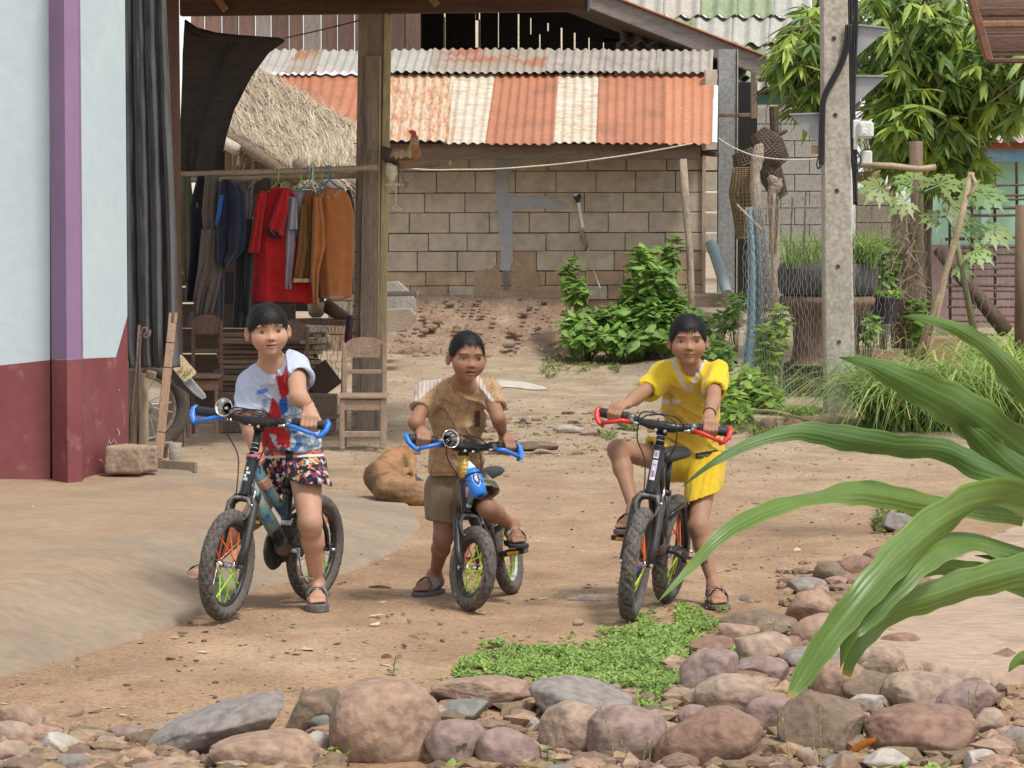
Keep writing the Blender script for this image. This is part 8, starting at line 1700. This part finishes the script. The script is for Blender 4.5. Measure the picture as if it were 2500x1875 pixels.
vcolmesh(vol,'body',M_vc,dg_,dcol,disp=lambda V: .005*fbm(V*np.array([26,26,50]),3))
# ============================================================= stones
def rockmat(n,a,b,w): return mat('stone_'+n,a,b,scale=3.2,rough=.88,bump=.9,bscale=30,bdist=.010,detail=12,wear=(w,4,.52,.7),fine=.28)
RM_=dict(p=rockmat('pink',(0.340,0.225,0.160),(0.257,0.168,0.122),(0.418,0.308,0.211)),r=rockmat('red',(0.263,0.155,0.110),(0.193,0.115,0.084),(0.331,0.224,0.160)),b=rockmat('brown',(0.208,0.149,0.102),(0.147,0.105,0.074),(0.296,0.229,0.161)),
   g=rockmat('grey',(.26,.23,.205),(.19,.165,.15),(.34,.29,.25)),t=rockmat('tan',(.36,.27,.20),(.27,.19,.14),(.22,.15,.12)),w=rockmat('pale',(.44,.40,.35),(.34,.30,.26),(.28,.22,.17)),v=rockmat('dusky',(.285,.20,.175),(.215,.15,.13),(.36,.29,.24)),n=rockmat('green_grey',(.20,.20,.175),(.15,.15,.135),(.28,.24,.2)))
_ico={}
def ico(n):
 if n not in _ico: bm=bmesh.new();bmesh.ops.create_icosphere(bm,subdivisions=n,radius=1);_ico[n]=(np.array([v.co[:] for v in bm.verts]),np.array([[v.index for v in f.verts] for f in bm.faces]));bm.free()
 return _ico[n]
def rock(x0,x1,y0,y1,m,seed,ang=.0,tilt=0.0,deep=.85,sub=4,rough=.10,gl=None):
 "stone filling the pixel box; ang = how much it is cut into facets"
 g=G((x0+x1)/2,y1-(y1-y0)*.22);k=pxm(g.y);a,b=(x1-x0)/2/k,(y1-y0)/2/k;c=W((x0+x1)/2,(y0+y1)/2,g.y);V,Q=ico(sub);V=V.copy();r=np.random.default_rng(seed)
 V=np.sign(V)*np.abs(V)**.86;V+=unit(V)*(rough*1.6*fbm(V*.9+seed,2)+rough*.35*fbm(V*3+seed,3))[:,None]
 for i in range(int(3+ang*12)):
  n=unit(r.normal(size=3));d=r.uniform(.58,.86) if ang>.3 else r.uniform(.74,.95);s=V@n-d;V-=np.where(s>0,s*(.85+.1*ang),0)[:,None]*n
 V+=unit(V)*(.030*fbm(V*8+seed,3))[:,None]
 V/=np.abs(V).max(0);V*=np.array([a/max(math.cos(tilt),.6)*.98,min(a,.22)*deep,b]);ct,st=math.cos(tilt),math.sin(tilt);V=V@np.array([[ct,0,-st],[0,1,0],[st,0,ct]])
 V=V@np.array(Matrix.Rotation(r.uniform(-.25,.25),3,'Z'));return np_mesh('stone',V+np.array(tuple(c)),Q,m)
RT="""812 1066 1654 1890 p 0 0|large round pink boulder, the biggest stone of the front row
523 766 1778 1892 p .1 0|low smooth pinkish stone left of the big round boulder
372 702 1722 1850 g .6 .36|long flat grey slab slanting up toward the dark slabs
705 828 1680 1762 b .8 .5|dark brown layered slab just left of the big boulder
690 800 1706 1782 b .8 .55|second dark layered slab leaning under the first
752 812 1742 1800 n .6 0|grey crumbly stone tucked left of the big boulder
745 806 1785 1856 w .7 -.3|pale rough stone below the grey crumbly one
1062 1293 1650 1715 p .5 0|flat reddish stone with ridges right of the big boulder
1052 1192 1702 1745 n .5 0|greenish grey stone lying under the flat reddish one
1042 1192 1752 1885 v .15 0|rounded violet pink stone right of the big boulder, left one of a touching pair
1165 1318 1770 1890 v .15 0|rounded violet pink stone, right one of a touching pair
1300 1566 1660 1745 g .5 -.12|wide dark grey wedge stone at the edge of the green patch
1322 1480 1708 1860 t .2 0|rounded brown stone with a pale patch, left of the long rounded one
1430 1628 1716 1870 v .1 0|long rounded stone with fine pits at the front centre right
1610 1856 1733 1888 r .3 .45|rough purple red stone tilted up to the right
1908 2126 1686 1852 b .55 0|big dark cracked boulder at the front right
2118 2378 1714 1850 r .2 0|wide smooth reddish brown boulder right of the cracked one
2282 2438 1663 1762 v .4 .3|violet stone leaning behind the wide reddish boulder
2368 2452 1728 1790 t .5 0|brown stone half behind the leaning violet one
2060 2192 1634 1712 b .8 0|dark angular stone above the cracked boulder
2160 2350 1634 1724 t .1 0|large smooth pale stone against the paving edge
2180 2270 1676 1724 v .2 0|smooth violet stone in front of the large pale one
1698 1898 1643 1730 t .7 0|craggy tan stone behind the tilted purple red one
1665 1818 1583 1676 v .4 0|violet grey stone at the right edge of the green patch
1795 1926 1600 1656 v .2 0|smooth saddle shaped violet stone
1788 1927 1537 1610 t .15 0|round tan stone in the middle of the stone bank
1754 1852 1513 1566 p .5 0|small ridged pink stone beside the weeds
1760 1942 1488 1542 b .1 0|long smooth dark brown stone at the top of the bank
1914 2068 1430 1522 p .45 -.2|large pale pink stone with facets
1688 1802 1552 1595 r .4 0|low red brown stone beside the green patch
1936 2074 1496 1570 p .1 0|smooth pink stone below the faceted one
1906 1965 1550 1590 r .6 0|small dark red angular stone
2062 2206 1566 1630 t .05 0|smooth grey tan stone below the hanging leaf
1900 2060 1576 1622 g .1 0|smooth grey stone in the middle of the bank
1985 2120 1608 1700 p .1 0|broad pale pink stone under the leaf tips
2112 2232 1408 1484 r .5 0|red brown stone behind the leaves, left of the paving
2168 2275 1398 1450 r .4 0|dark red stone touching the paving edge
1988 2068 1368 1414 b .6 0|dark angular stone at the far end of the bank
2048 2142 1356 1410 r .1 0|rounded red brown stone at the far end of the bank
2108 2210 1335 1376 r .2 0|smooth red stone behind the leaves
2138 2236 1250 1312 g .6 0|rough grey stone farthest along the right side
2178 2266 1276 1325 b .6 0|dark grey stone behind the leaf cluster
2148 2246 1542 1586 r .5 0|angular purple stone beside the paving edge
1818 1955 1698 1768 v .15 0|flat violet stone behind the cracked boulder
2072 2182 1692 1730 w .6 0|bluish white stone wedged behind the wide boulder
1926 2020 1408 1446 g .3 0|flat grey stone left of the faceted pink one
2268 2350 1560 1585 r .5 0|small reddish stone on the paving edge
0 112 1722 1790 p .2 -.35|smooth pinkish stone lowest left on the dirt edge
-30 82 1758 1836 t .3 0|tan stone at the left edge of the picture
82 204 1786 1850 w .5 -.15|pale flaky stone with dry roots at the left
-20 78 1805 1868 t .1 0|orange tan stone in the left corner
8 112 1846 1895 b .1 0|brown cobble in the bottom left corner
140 218 1840 1892 g .1 0|grey cobble near the bottom left
265 358 1768 1802 v .1 0|smooth violet cobble at the edge of the dirt
234 302 1795 1830 t .1 0|pale cobble below the violet one
354 430 1764 1792 t .1 0|oblong tan cobble among the left cobbles
400 492 1752 1800 t .1 0|wide pale cobble behind the long slab
186 266 1778 1802 t .5 0|flat thin stone left of the violet cobble
340 392 1790 1816 g .1 0|small grey cobble above the long slab
608 658 1760 1790 r .1 0|small reddish stone on the low smooth stone
470 570 1728 1744 g .6 0|thin flat grey stone half sunk in the dirt
430 505 1858 1892 w .5 0|pale chipped stone under the long slab
456 486 1832 1860 t .1 0|small upright tan pebble under the slab
500 530 1845 1885 v .4 0|small violet stone beside the smooth pinkish one
230 272 1830 1856 b .1 0|small brown pebble left of the pale chipped stone
300 420 1868 1895 t .2 0|broad tan cobble at the bottom edge
1726 1782 1703 1738 t .8 0|small orange chipped stone by the craggy one
1655 1730 1718 1765 v .3 0|low violet stone left of the small orange one
1440 1505 1715 1740 v .2 0|flat stone lying on the gravel pocket
1285 1332 1752 1780 w .6 0|small pale block between the touching pair and the brown stone
1560 1600 1740 1785 g .5 0|small grey stone left of the tilted purple red one
2376 2440 1738 1800 b .3 0|dark stone right of the wide boulder
2440 2520 1770 1830 g .5 0|grey stone at the right edge of the bank
2350 2430 1830 1885 w .7 0|pale rough block near the bottom right corner
2250 2310 1848 1890 r .4 0|small red stone at the bottom right
1945 2005 1820 1880 t .6 0|light angular stone in front of the cracked boulder
2010 2090 1840 1890 g .4 0|grey stone under the orange leaf
2100 2220 1826 1885 w .6 0|pale lumpy stone under the wide boulder
1330 1440 1866 1895 g .2 0|grey stone at the bottom edge below the pitted one
1270 1302 1018 1040 g .5 0|small grey stone behind the middle boy
1345 1425 1036 1062 w .2 0|pale flat stone in the yard behind the boys
1410 1470 1046 1066 t .2 0|tan flat stone beside the pale one in the yard
1255 1365 1076 1106 b .5 0|large dark flat rock right of the middle boy
1290 1350 1095 1112 t .4 0|low tan rock edge in front of the dark flat rock
1490 1520 1036 1052 g .4 0|grey pebble stone left of the right boy
1768 1832 976 1034 w .7 .5|pale rough rock at the foot of the wire fence
1838 1886 952 984 g .3 0|round grey rock inside the wire fence
1854 1906 1018 1062 b .6 0|brown angular rock before the wire fence
1912 1972 1020 1064 r .4 0|reddish rock left of the concrete pole
1510 1538 838 858 w .7 0|pale stone at the foot of the leafy bush
1615 1640 828 870 g .3 0|grey stone behind the head of the right boy
1745 1778 868 880 t .4 0|small tan stone beside the low weeds
1570 1585 1508 1522 g .1 0|small pebble before the right bicycle
1398 1425 1512 1524 t .1 0|small pebble in the lane between the bicycles
1480 1515 1668 1684 g .2 0|small stone in the green patch
1946 1972 1388 1400 b .1 0|dark pebble on the dirt before the bank"""
for i,ln in enumerate(RT.split('\n')):
 d,lab=ln.split('|');x0,x1,y0,y1,m,an,ti=d.split();x0,x1,y0,y1=map(float,(x0,x1,y0,y1));ti=-float(ti);e_=.06*(x1-x0) if y0>1300 else 0;x0,x1,y1=x0-e_,x1+e_,y1+(.34*(y1-y0) if 1340<y1<1800 and x0>600 else e_*.8);an=max(float(an),.3) if i not in (0,1,26,32) else float(an)
 tag(rock(x0,x1,y0,y1,RM_[m],i+3,float(an),float(ti),sub=5 if x1-x0>180 else 4 if x1-x0>60 else 3,rough=.07 if i==0 else .12),lab,'stone','stones edging the lane')
# filler gravel and litter: too many to count
def scatter(name,regions,n,smin,smax,mats,seed,flat=.6,lift=.0):
 r=np.random.default_rng(seed);V0,Q0=ico(1);Vs=[];Qs=[];C=[];k=0
 for (x0,y0,x1,y1,wt) in regions:
  for _ in range(int(n*wt)):
   px,py=r.uniform(x0,x1),r.uniform(y0,y1);Y=1.45*F/(py-540);p=W(px,py,Y);s=smin*(smax/smin)**(r.random()**1.6);A=unit(r.normal(size=(3,3)));v=V0*(1+.35*r.normal(size=(len(V0),1))*.5);v=v*np.array([s,s*r.uniform(.5,1),s*flat*r.uniform(.5,1)]);a=r.uniform(0,6.28);v=v@np.array(Matrix.Rotation(a,3,'Z'));z=float(H(np.array([p.x]),np.array([p.y]))[0]) if n<900 else 0
   Vs.append(v+np.array([p.x,p.y,z+s*flat*.3+lift]));Qs.append(Q0+k);k+=len(V0);C.append(np.repeat(np.array([[.6,.6,.6]])*r.uniform(.6,1.7)*np.array([[1,r.uniform(.85,1),r.uniform(.75,1)]]),len(V0),0))
 V=np.concatenate(Vs)
 if n>=900: V[:,2]+=np.repeat(H(V[::len(V0),0],V[::len(V0),1]),len(V0))
 return tag(np_mesh(name,V,np.concatenate(Qs),mats,colv=np.concatenate(C),smooth=False),kind='stuff')
M_peb=mat('pebble_mix',(.38,.28,.195),(.31,.225,.155),scale=6,rough=.9,vcol=True,bump=.4)
scatter('gravel',[(-40,1770,820,1890,.42),(1040,1690,1680,1880,.28),(1640,1600,2500,1890,.5),(1900,1380,2260,1600,.2),(760,1690,830,1870,.05)],2600,.008,.07,M_peb,1)
scatter('pebbles',[(0,1180,2100,1780,.45),(850,860,2000,1180,.95),(1150,1010,1560,1120,.2),(1750,1100,2300,1400,.15)],2600,.0025,.014,M_peb,2)
scatter('yard_stones',[(1150,1010,1560,1120,.5),(1200,1000,1950,1060,.5)],180,.015,.06,M_peb,5,.45)
r=np.random.default_rng(9);Pb=[];n=1500
px=r.uniform(0,2300,n);py=np.where(r.random(n)<.55,r.uniform(860,1150,n),r.uniform(1150,1800,n));Y=1.45*F/(py-540);X=(px-1250)/F*Y;Z=H(X,Y)+.004
a=r.uniform(0,6.28,n);D=np.stack([np.cos(a),np.sin(a),r.uniform(-.05,.2,n)],1);Wd=unit(np.cross(D,[0,0,1.]));L=.012+.05*r.random(n)**2.5;V,Q=leaf_quads(np.stack([X,Y,Z],1),unit(D),Wd,L,L*r.uniform(.08,.4,n),.3,0);cc=np.repeat(np.array([[.38,.28,.17]])*(r.choice([.35,.7,1.1,1.7],n)*r.uniform(.8,1.1,n))[:,None],12,0)
tag(np_mesh('dry_litter',V,Q,mat('litter',(1,1,1),(.8,.8,.8),vcol=True,rough=.9),colv=cc),kind='stuff')
# ============================================================= green patch and weeds
GP=[(1000,1695),(1060,1660),(1160,1610),(1300,1580),(1440,1565),(1570,1510),(1740,1480),(1790,1500),(1740,1560),(1700,1590),(1660,1650),(1690,1700),(1600,1740),(1540,1700),(1440,1670),(1300,1680),(1200,1650),(1080,1680)]
def patch(name,polys,n,L,w,m,seed,jit=.16,hue=(.8,1.5)):
 r=np.random.default_rng(seed);P_=[]
 for poly in polys:
  xs_,ys_=[p[0] for p in poly],[p[1] for p in poly];k=int(n/len(polys));x=r.uniform(min(xs_)-30,max(xs_)+30,k*3);y=r.uniform(min(ys_)-20,max(ys_)+20,k*3);nn=fbm(np.stack([x/55,y/22,x*0+seed],1),3);ok=poly_sd(x,y,poly)+70*nn>12;x,y=x[ok][:k],y[ok][:k];P_.append(np.stack([x,y],1))
 P_=np.concatenate(P_);Y=1.45*F/(P_[:,1]-540);X=(P_[:,0]-1250)/F*Y;Z=H(X,Y);N=len(X);k=5;B=np.repeat(np.stack([X,Y,Z+.002],1),k,0);B[:,2]+=r.uniform(0,L*.5,N*k);a=r.uniform(0,6.28,N*k);D=unit(np.stack([np.cos(a),np.sin(a),r.uniform(.1,1.1,N*k)],1));Wd=unit(np.cross(D,[0,0,1.]));LL=L*r.uniform(.5,1.2,N*k)
 V,Q=leaf_quads(B,D,Wd,LL,LL*w,.3,.2);cc=np.repeat(np.repeat(r.uniform(hue[0],hue[1],(N,1)),k,0)*np.array([[1,1,.8]]),12,0);return tag(np_mesh(name,V,Q,m,colv=cc),kind='stuff')
M_gc=leafmat('ground_cover',(.27,.38,.12),(.19,.29,.085),.3)
patch('ground_cover',[GP,[(1130,1600),(1290,1570),(1440,1590),(1640,1540),(1640,1660),(1300,1670),(1080,1670)],[(1560,1520),(1740,1490),(1690,1640),(1600,1730),(1540,1690)]],13000,.019,.26,M_gc,1)
patch('yard_weeds',[[(880,840),(1000,830),(1040,870),(960,890),(870,880)],[(1290,905),(1480,880),(1500,930),(1330,950)],[(1450,1050),(1560,1045),(1540,1065),(1440,1070)],[(1790,1040),(1900,1050),(1990,1075),(1850,1090),(1770,1070)],[(2110,1260),(2250,1230),(2270,1290),(2150,1310)],[(1300,870),(1640,860),(1660,890),(1400,900)]],2600,.05,.16,leafmat('dull_weed',(.24,.28,.11),(.18,.22,.08)),3,hue=(.6,1.3))
patch('rock_weeds',[[(1780,1590),(1830,1580),(1820,1620),(1790,1620)],[(1880,1540),(1930,1530),(1930,1560)],[(1930,1610),(1970,1600),(1960,1640)],[(470,1770),(500,1762),(496,1784)],[(790,1850),(830,1840),(830,1890),(780,1890)],[(1080,1862),(1140,1855),(1130,1885)],[(2080,1850),(2300,1830),(2320,1870),(2100,1880)]],420,.045,.3,M_gc,4)
def spike(px,py,h,lean,m,label,name='grass_spike',seedy=True,Y=None):
 g=G(px,min(py,1872)) if Y is None else W(px,py,Y);r=random.Random(int(px));t=thing(name,label,'weed',g,'seed spikes among the stones');k=pxm(g.y);P_=[g+Vector((lean*(q_**2)/k,0,h/k*q_)) for q_ in (0,.25,.5,.75,1)];mb=MB();mb.tube(P_,[.0022,.002,.0018,.0015,.001],5);mb.build('stalk',mat('spike_stalk',(.22,.24,.08),(.3,.26,.12)),t)
 mb=MB()
 for q_ in range(26 if seedy else 10):
  f=.45+.55*q_/26 if seedy else .1+.09*q_;i=min(int(f*4),3);p=P_[i].lerp(P_[i+1],f*4-i);a=r.random()*6.28;L=.006 if seedy else .03;d=Vector((math.cos(a),math.sin(a),.8 if seedy else .2)).normalized();w_=d.cross(Vector((0,0,1))).normalized()*L*(.35 if seedy else .3);mb.add([p,p+d*L*.5+w_,p+d*L,p+d*L*.5-w_],[(0,1,2,3)])
 mb.cc=None;tag(mb.build('seeds' if seedy else 'leaves',m,t),kind='stuff')
M_sp=mat('spike_seed',(.30,.32,.13),(.38,.33,.17));M_spl=mat('sprig_leaf',(.14,.25,.05),(.2,.3,.08))
for x,y,h,l,lab in [(1498,1860,150,-40,'leaning seed spike before the long pitted stone'),(1530,1870,80,-22,'short spike right of the leaning one at the front'),(1570,1870,60,14,'small bent spike below the pitted stone'),(1585,1872,70,10,'upright spike at the foot of the pitted stone'),(1640,1872,100,-14,'thin spike left of the tilted purple red stone'),(1695,1872,75,8,'short green spike before the tilted purple red stone'),(1925,1872,140,-22,'tall pale spike before the cracked boulder'),(1985,1872,70,2,'short spike right of the tall pale one'),(2004,1868,150,-4,'tallest thin spike on the cracked boulder'),(2022,1860,60,8,'rusty short spike on the cracked boulder'),
      (2236,1716,110,-35,'straight dark spike against the paving, leftmost of three'),(2290,1720,100,-55,'curved spike against the paving, middle of three'),(2300,1726,105,-48,'curved spike against the paving, right of three'),(2372,1790,130,16,'green spike beside the leaning violet stone'),(2365,1790,110,0,'thin spike left of the green spike by the violet stone'),(1190,1868,60,-12,'short spike between the touching pair of stones'),(1232,1872,62,-4,'pale spike on the right stone of the pair'),(1268,1830,55,-10,'small spike leaning on the right stone of the pair'),(1105,1865,55,3,'feathery spike before the left stone of the pair')]:
 spike(x,y,h,l,M_sp,lab)
for x,y,h,l,lab in [(960,1650,62,12,'leafy sprig on the lane edge above the big boulder'),(1125,1872,70,6,'leafy green sprig before the left stone of the pair'),(1885,1570,60,8,'leafy sprig on the round tan stone'),(1700,1680,50,5,'leafy sprig left of the violet grey stone'),(1600,1690,60,3,'leafy sprig at the lower end of the green patch'),(1140,1640,40,4,'leafy sprig at the left end of the green patch'),(800,1880,50,6,'bright sprig at the foot of the big boulder'),(1335,1875,60,8,'bright leafy sprig between the front stones'),(1535,1520,26,3,'tiny sprig before the front wheel of the right bicycle')]:
 spike(x,y,h,l,M_spl,lab,'leafy_sprig',False)
# ============================================================= big strap leaves reaching in from the right
M_strap=mat('strap_leaf',(.14,.235,.055),(.10,.18,.042),scale=2.5,rough=.38,bump=.06,vcol=True,trans=.32,spec=.5,fine=.05)
lp=thing('strap_leaf_plant','large plant with long arching strap leaves reaching in from the right edge','plant',(1.45,6.9,0))
def strap(pts,seed,fold=.35,wavy=.11,tipdry=False):
 "pts: (px, py, Y, half width in px, twist)"
 n=80;m_=24;q_=np.array(pts,float);s=np.linspace(0,len(q_)-1,n);i=np.clip(s.astype(int),0,len(q_)-2);f=(s-i)[:,None]
 def cr(A): a,b,c_,d=A[np.maximum(i-1,0)],A[i],A[i+1],A[np.minimum(i+2,len(A)-1)];return .5*(2*b+(c_-a)*f+(2*a-5*b+4*c_-d)*f**2+(3*b-a-3*c_+d)*f**3)
 I=cr(q_);C=np.array([tuple(W(p[0],p[1],p[2])) for p in I]);T=unit(np.gradient(C,axis=0));wd=np.maximum(I[:,3]*.92,.3)/(F/I[:,2])*(1+.06*np.sin(s*9+seed));view=unit(C-np.array([0,0,CAMZ]));side=unit(np.cross(T,view));nor=unit(np.cross(side,T));tw=I[:,4]
 sd_=side*np.cos(tw)[:,None]+nor*np.sin(tw)[:,None];nn=unit(np.cross(sd_,T));us=np.linspace(-1,1,m_+1);V=[];CC=[]
 for u_ in us:
  wob=wavy*wd*np.sin(s*3.6+seed+(1.5 if u_>0 else 0))*abs(u_)**2*2.2;V.append(C+sd_*(wd*u_)[:,None]+nn*(wd*(fold*abs(u_)**1.3)+wob+.0005*np.cos(u_*17))[:,None]);v_=1+.10*math.cos(u_*26)+(.12 if abs(u_)<.06 else 0);c_=np.tile([v_,v_,v_*.95],(n,1))
  if tipdry: d=sstep(.93,1.0,np.linspace(1,0,n)) ;c_=c_*(1-d[:,None])+d[:,None]*np.array([2.6,1.3,1.0])
  e=.35*sstep(.86,1,abs(np.array([u_])))[0];c_=c_+np.array([e*1.2,e,0]);CC.append(c_)
 V=np.stack(V,1).reshape(-1,3);CC=np.stack(CC,1).reshape(-1,3)*(np.array([1,1,1])+(np.random.default_rng(seed).uniform(-.22,.22)*np.array([1.3,.9,.6])));j,k=np.meshgrid(np.arange(n-1),np.arange(m_),indexing='ij');a=(j*(m_+1)+k).ravel();Q=np.stack([a,a+1,a+m_+2,a+m_+1],1);return np_mesh('leaf',V,Q,M_strap,lp,colv=CC)
strap([(2198,772,6.7,.5,.2),(2260,778,6.75,12,.3),(2350,806,6.8,20,.4),(2430,865,6.9,28,.3),(2500,945,7.0,34,.2),(2620,1080,7.1,36,0)],1)
strap([(2048,872,6.5,.5,.2),(2130,893,6.55,22,.1),(2240,945,6.6,44,.0),(2350,1005,6.7,58,-.1),(2460,1085,6.8,62,-.1),(2620,1220,7.0,60,0)],2,.3)
strap([(2330,1010,6.72,8,0),(2400,1080,6.75,34,.1),(2460,1140,6.8,48,.1),(2600,1250,6.9,50,0)],12,.3)
strap([(1664,1190,6.3,.5,.6),(1740,1128,6.3,12,.7),(1840,1078,6.35,18,.5),(1950,1052,6.4,24,.3),(2060,1070,6.45,34,-.1),(2180,1092,6.5,36,-.5),(2300,1098,6.6,30,-.1),(2400,1140,6.7,36,.5),(2520,1178,6.85,30,.8),(2640,1200,7,30,.5)],3,.35,.05)
strap([(1604,1472,6.1,.5,.4),(1680,1390,6.15,12,.3),(1770,1300,6.2,20,.1),(1880,1240,6.3,26,.5),(2000,1208,6.4,30,.9),(2110,1200,6.5,36,.4),(2230,1222,6.6,32,.2),(2340,1240,6.7,24,.4),(2500,1260,6.9,26,.3)],4,.35,.04)
strap([(1930,1700,6.0,8,.1),(1960,1650,6.02,28,.1),(2030,1545,6.05,38,.2),(2120,1440,6.1,42,.0),(2220,1340,6.2,50,-.3),(2330,1260,6.35,60,-.7),(2450,1230,6.5,70,-1.0),(2640,1290,6.8,70,-.8)],5,.4,.05,True)
strap([(2052,1630,6.1,.8,.3),(2068,1560,6.1,20,.3),(2110,1510,6.12,30,.2),(2200,1420,6.2,34,.2),(2290,1340,6.3,36,.5),(2400,1320,6.5,40,.8),(2620,1400,6.8,40,.6)],6,.4)
strap([(2066,1650,6.2,12,.1),(2092,1580,6.2,24,.0),(2170,1500,6.25,36,-.3),(2280,1460,6.3,44,-.5),(2400,1420,6.45,46,-.4),(2520,1390,6.6,44,-.2),(2660,1370,6.8,40,0)],7,.35,.05,True)
strap([(2380,1356,6.5,1,.8),(2440,1362,6.6,13,.8),(2540,1380,6.7,18,.6),(2640,1400,6.8,18,.4)],8,.4,.03,True)
strap([(2210,1420,6.4,2,.5),(2300,1385,6.45,22,.4),(2400,1400,6.5,30,.3),(2560,1440,6.7,36,.1)],9)
strap([(2462,1640,6.3,2,0),(2490,1610,6.3,16,0),(2560,1590,6.3,22,0)],10)
mb=MB();mb.tube([(1.5,6.95,-.05),(1.42,6.95,.45),(1.36,6.92,.85)],[.05,.045,.03],12);mb.build('stem',mat('leaf_stem',(.2,.26,.09),(.26,.3,.12)),lp,smooth=True)
# fallen bright leaf and scraps
def scrap(x0,y0,x1,y1,w,m,label,cat='leaf',lift=.02,name='fallen_leaf',Y=None):
 g=G(x0,y0) if Y is None else W(x0,y0,Y);b=W(x1,y1,g.y-.02);mb=MB();d=b-g;s_=Vector((0,-.5,.8)).normalized()*w
 mb.grid(lambda u,v: g+d*u+s_*((v-.5)*math.sin(math.pi*min(max(u,.05),.97))*2)+Vector((0,0,lift+.4*w*math.cos(v*math.pi*2))),10,4);return tag(mb.build(name,m,smooth=True),label,cat)
scrap(2062,1848,2138,1806,.017,mat('orange_leaf',(.62,.26,.03),(.45,.15,.03),scale=12,rough=.5),'curled bright orange leaf at the foot of the cracked boulder',lift=.0,Y=8.95)
scrap(900,1446,955,1448,.008,mat('tan_leaf',(.42,.24,.10),(.3,.17,.08)),'long dry tan leaf on the lane between the left and middle bicycles')
scrap(998,1566,1026,1574,.008,mat('pale_scrap',(.55,.45,.36),(.45,.36,.28)),'small rolled pale scrap on the lane','scrap',name='paper_scrap')
scrap(930,1620,956,1618,.01,mat('tan_leaf',(1,1,1)),'small curled dry leaf on the lane edge above the big boulder')
scrap(1385,1476,1468,1478,.012,mat('white_scrap',(.62,.60,.58),(.5,.48,.46)),'pale curved plastic scrap on the lane between the right two bicycles','scrap',name='plastic_scrap')
scrap(1655,1431,1694,1432,.006,mat('white_scrap',(1,1,1)),'thin white scrap behind the rear wheel of the right bicycle','scrap',name='paper_scrap')
scrap(1803,1474,1838,1482,.018,mat('white_scrap',(1,1,1)),'torn white wrapper right of the sandal of the right boy','wrapper',name='wrapper')
scrap(2435,1740,2452,1708,.012,mat('bark_chip',(.55,.42,.25),(.4,.28,.15)),'pale bark chip beside the paving edge at the right','bark')
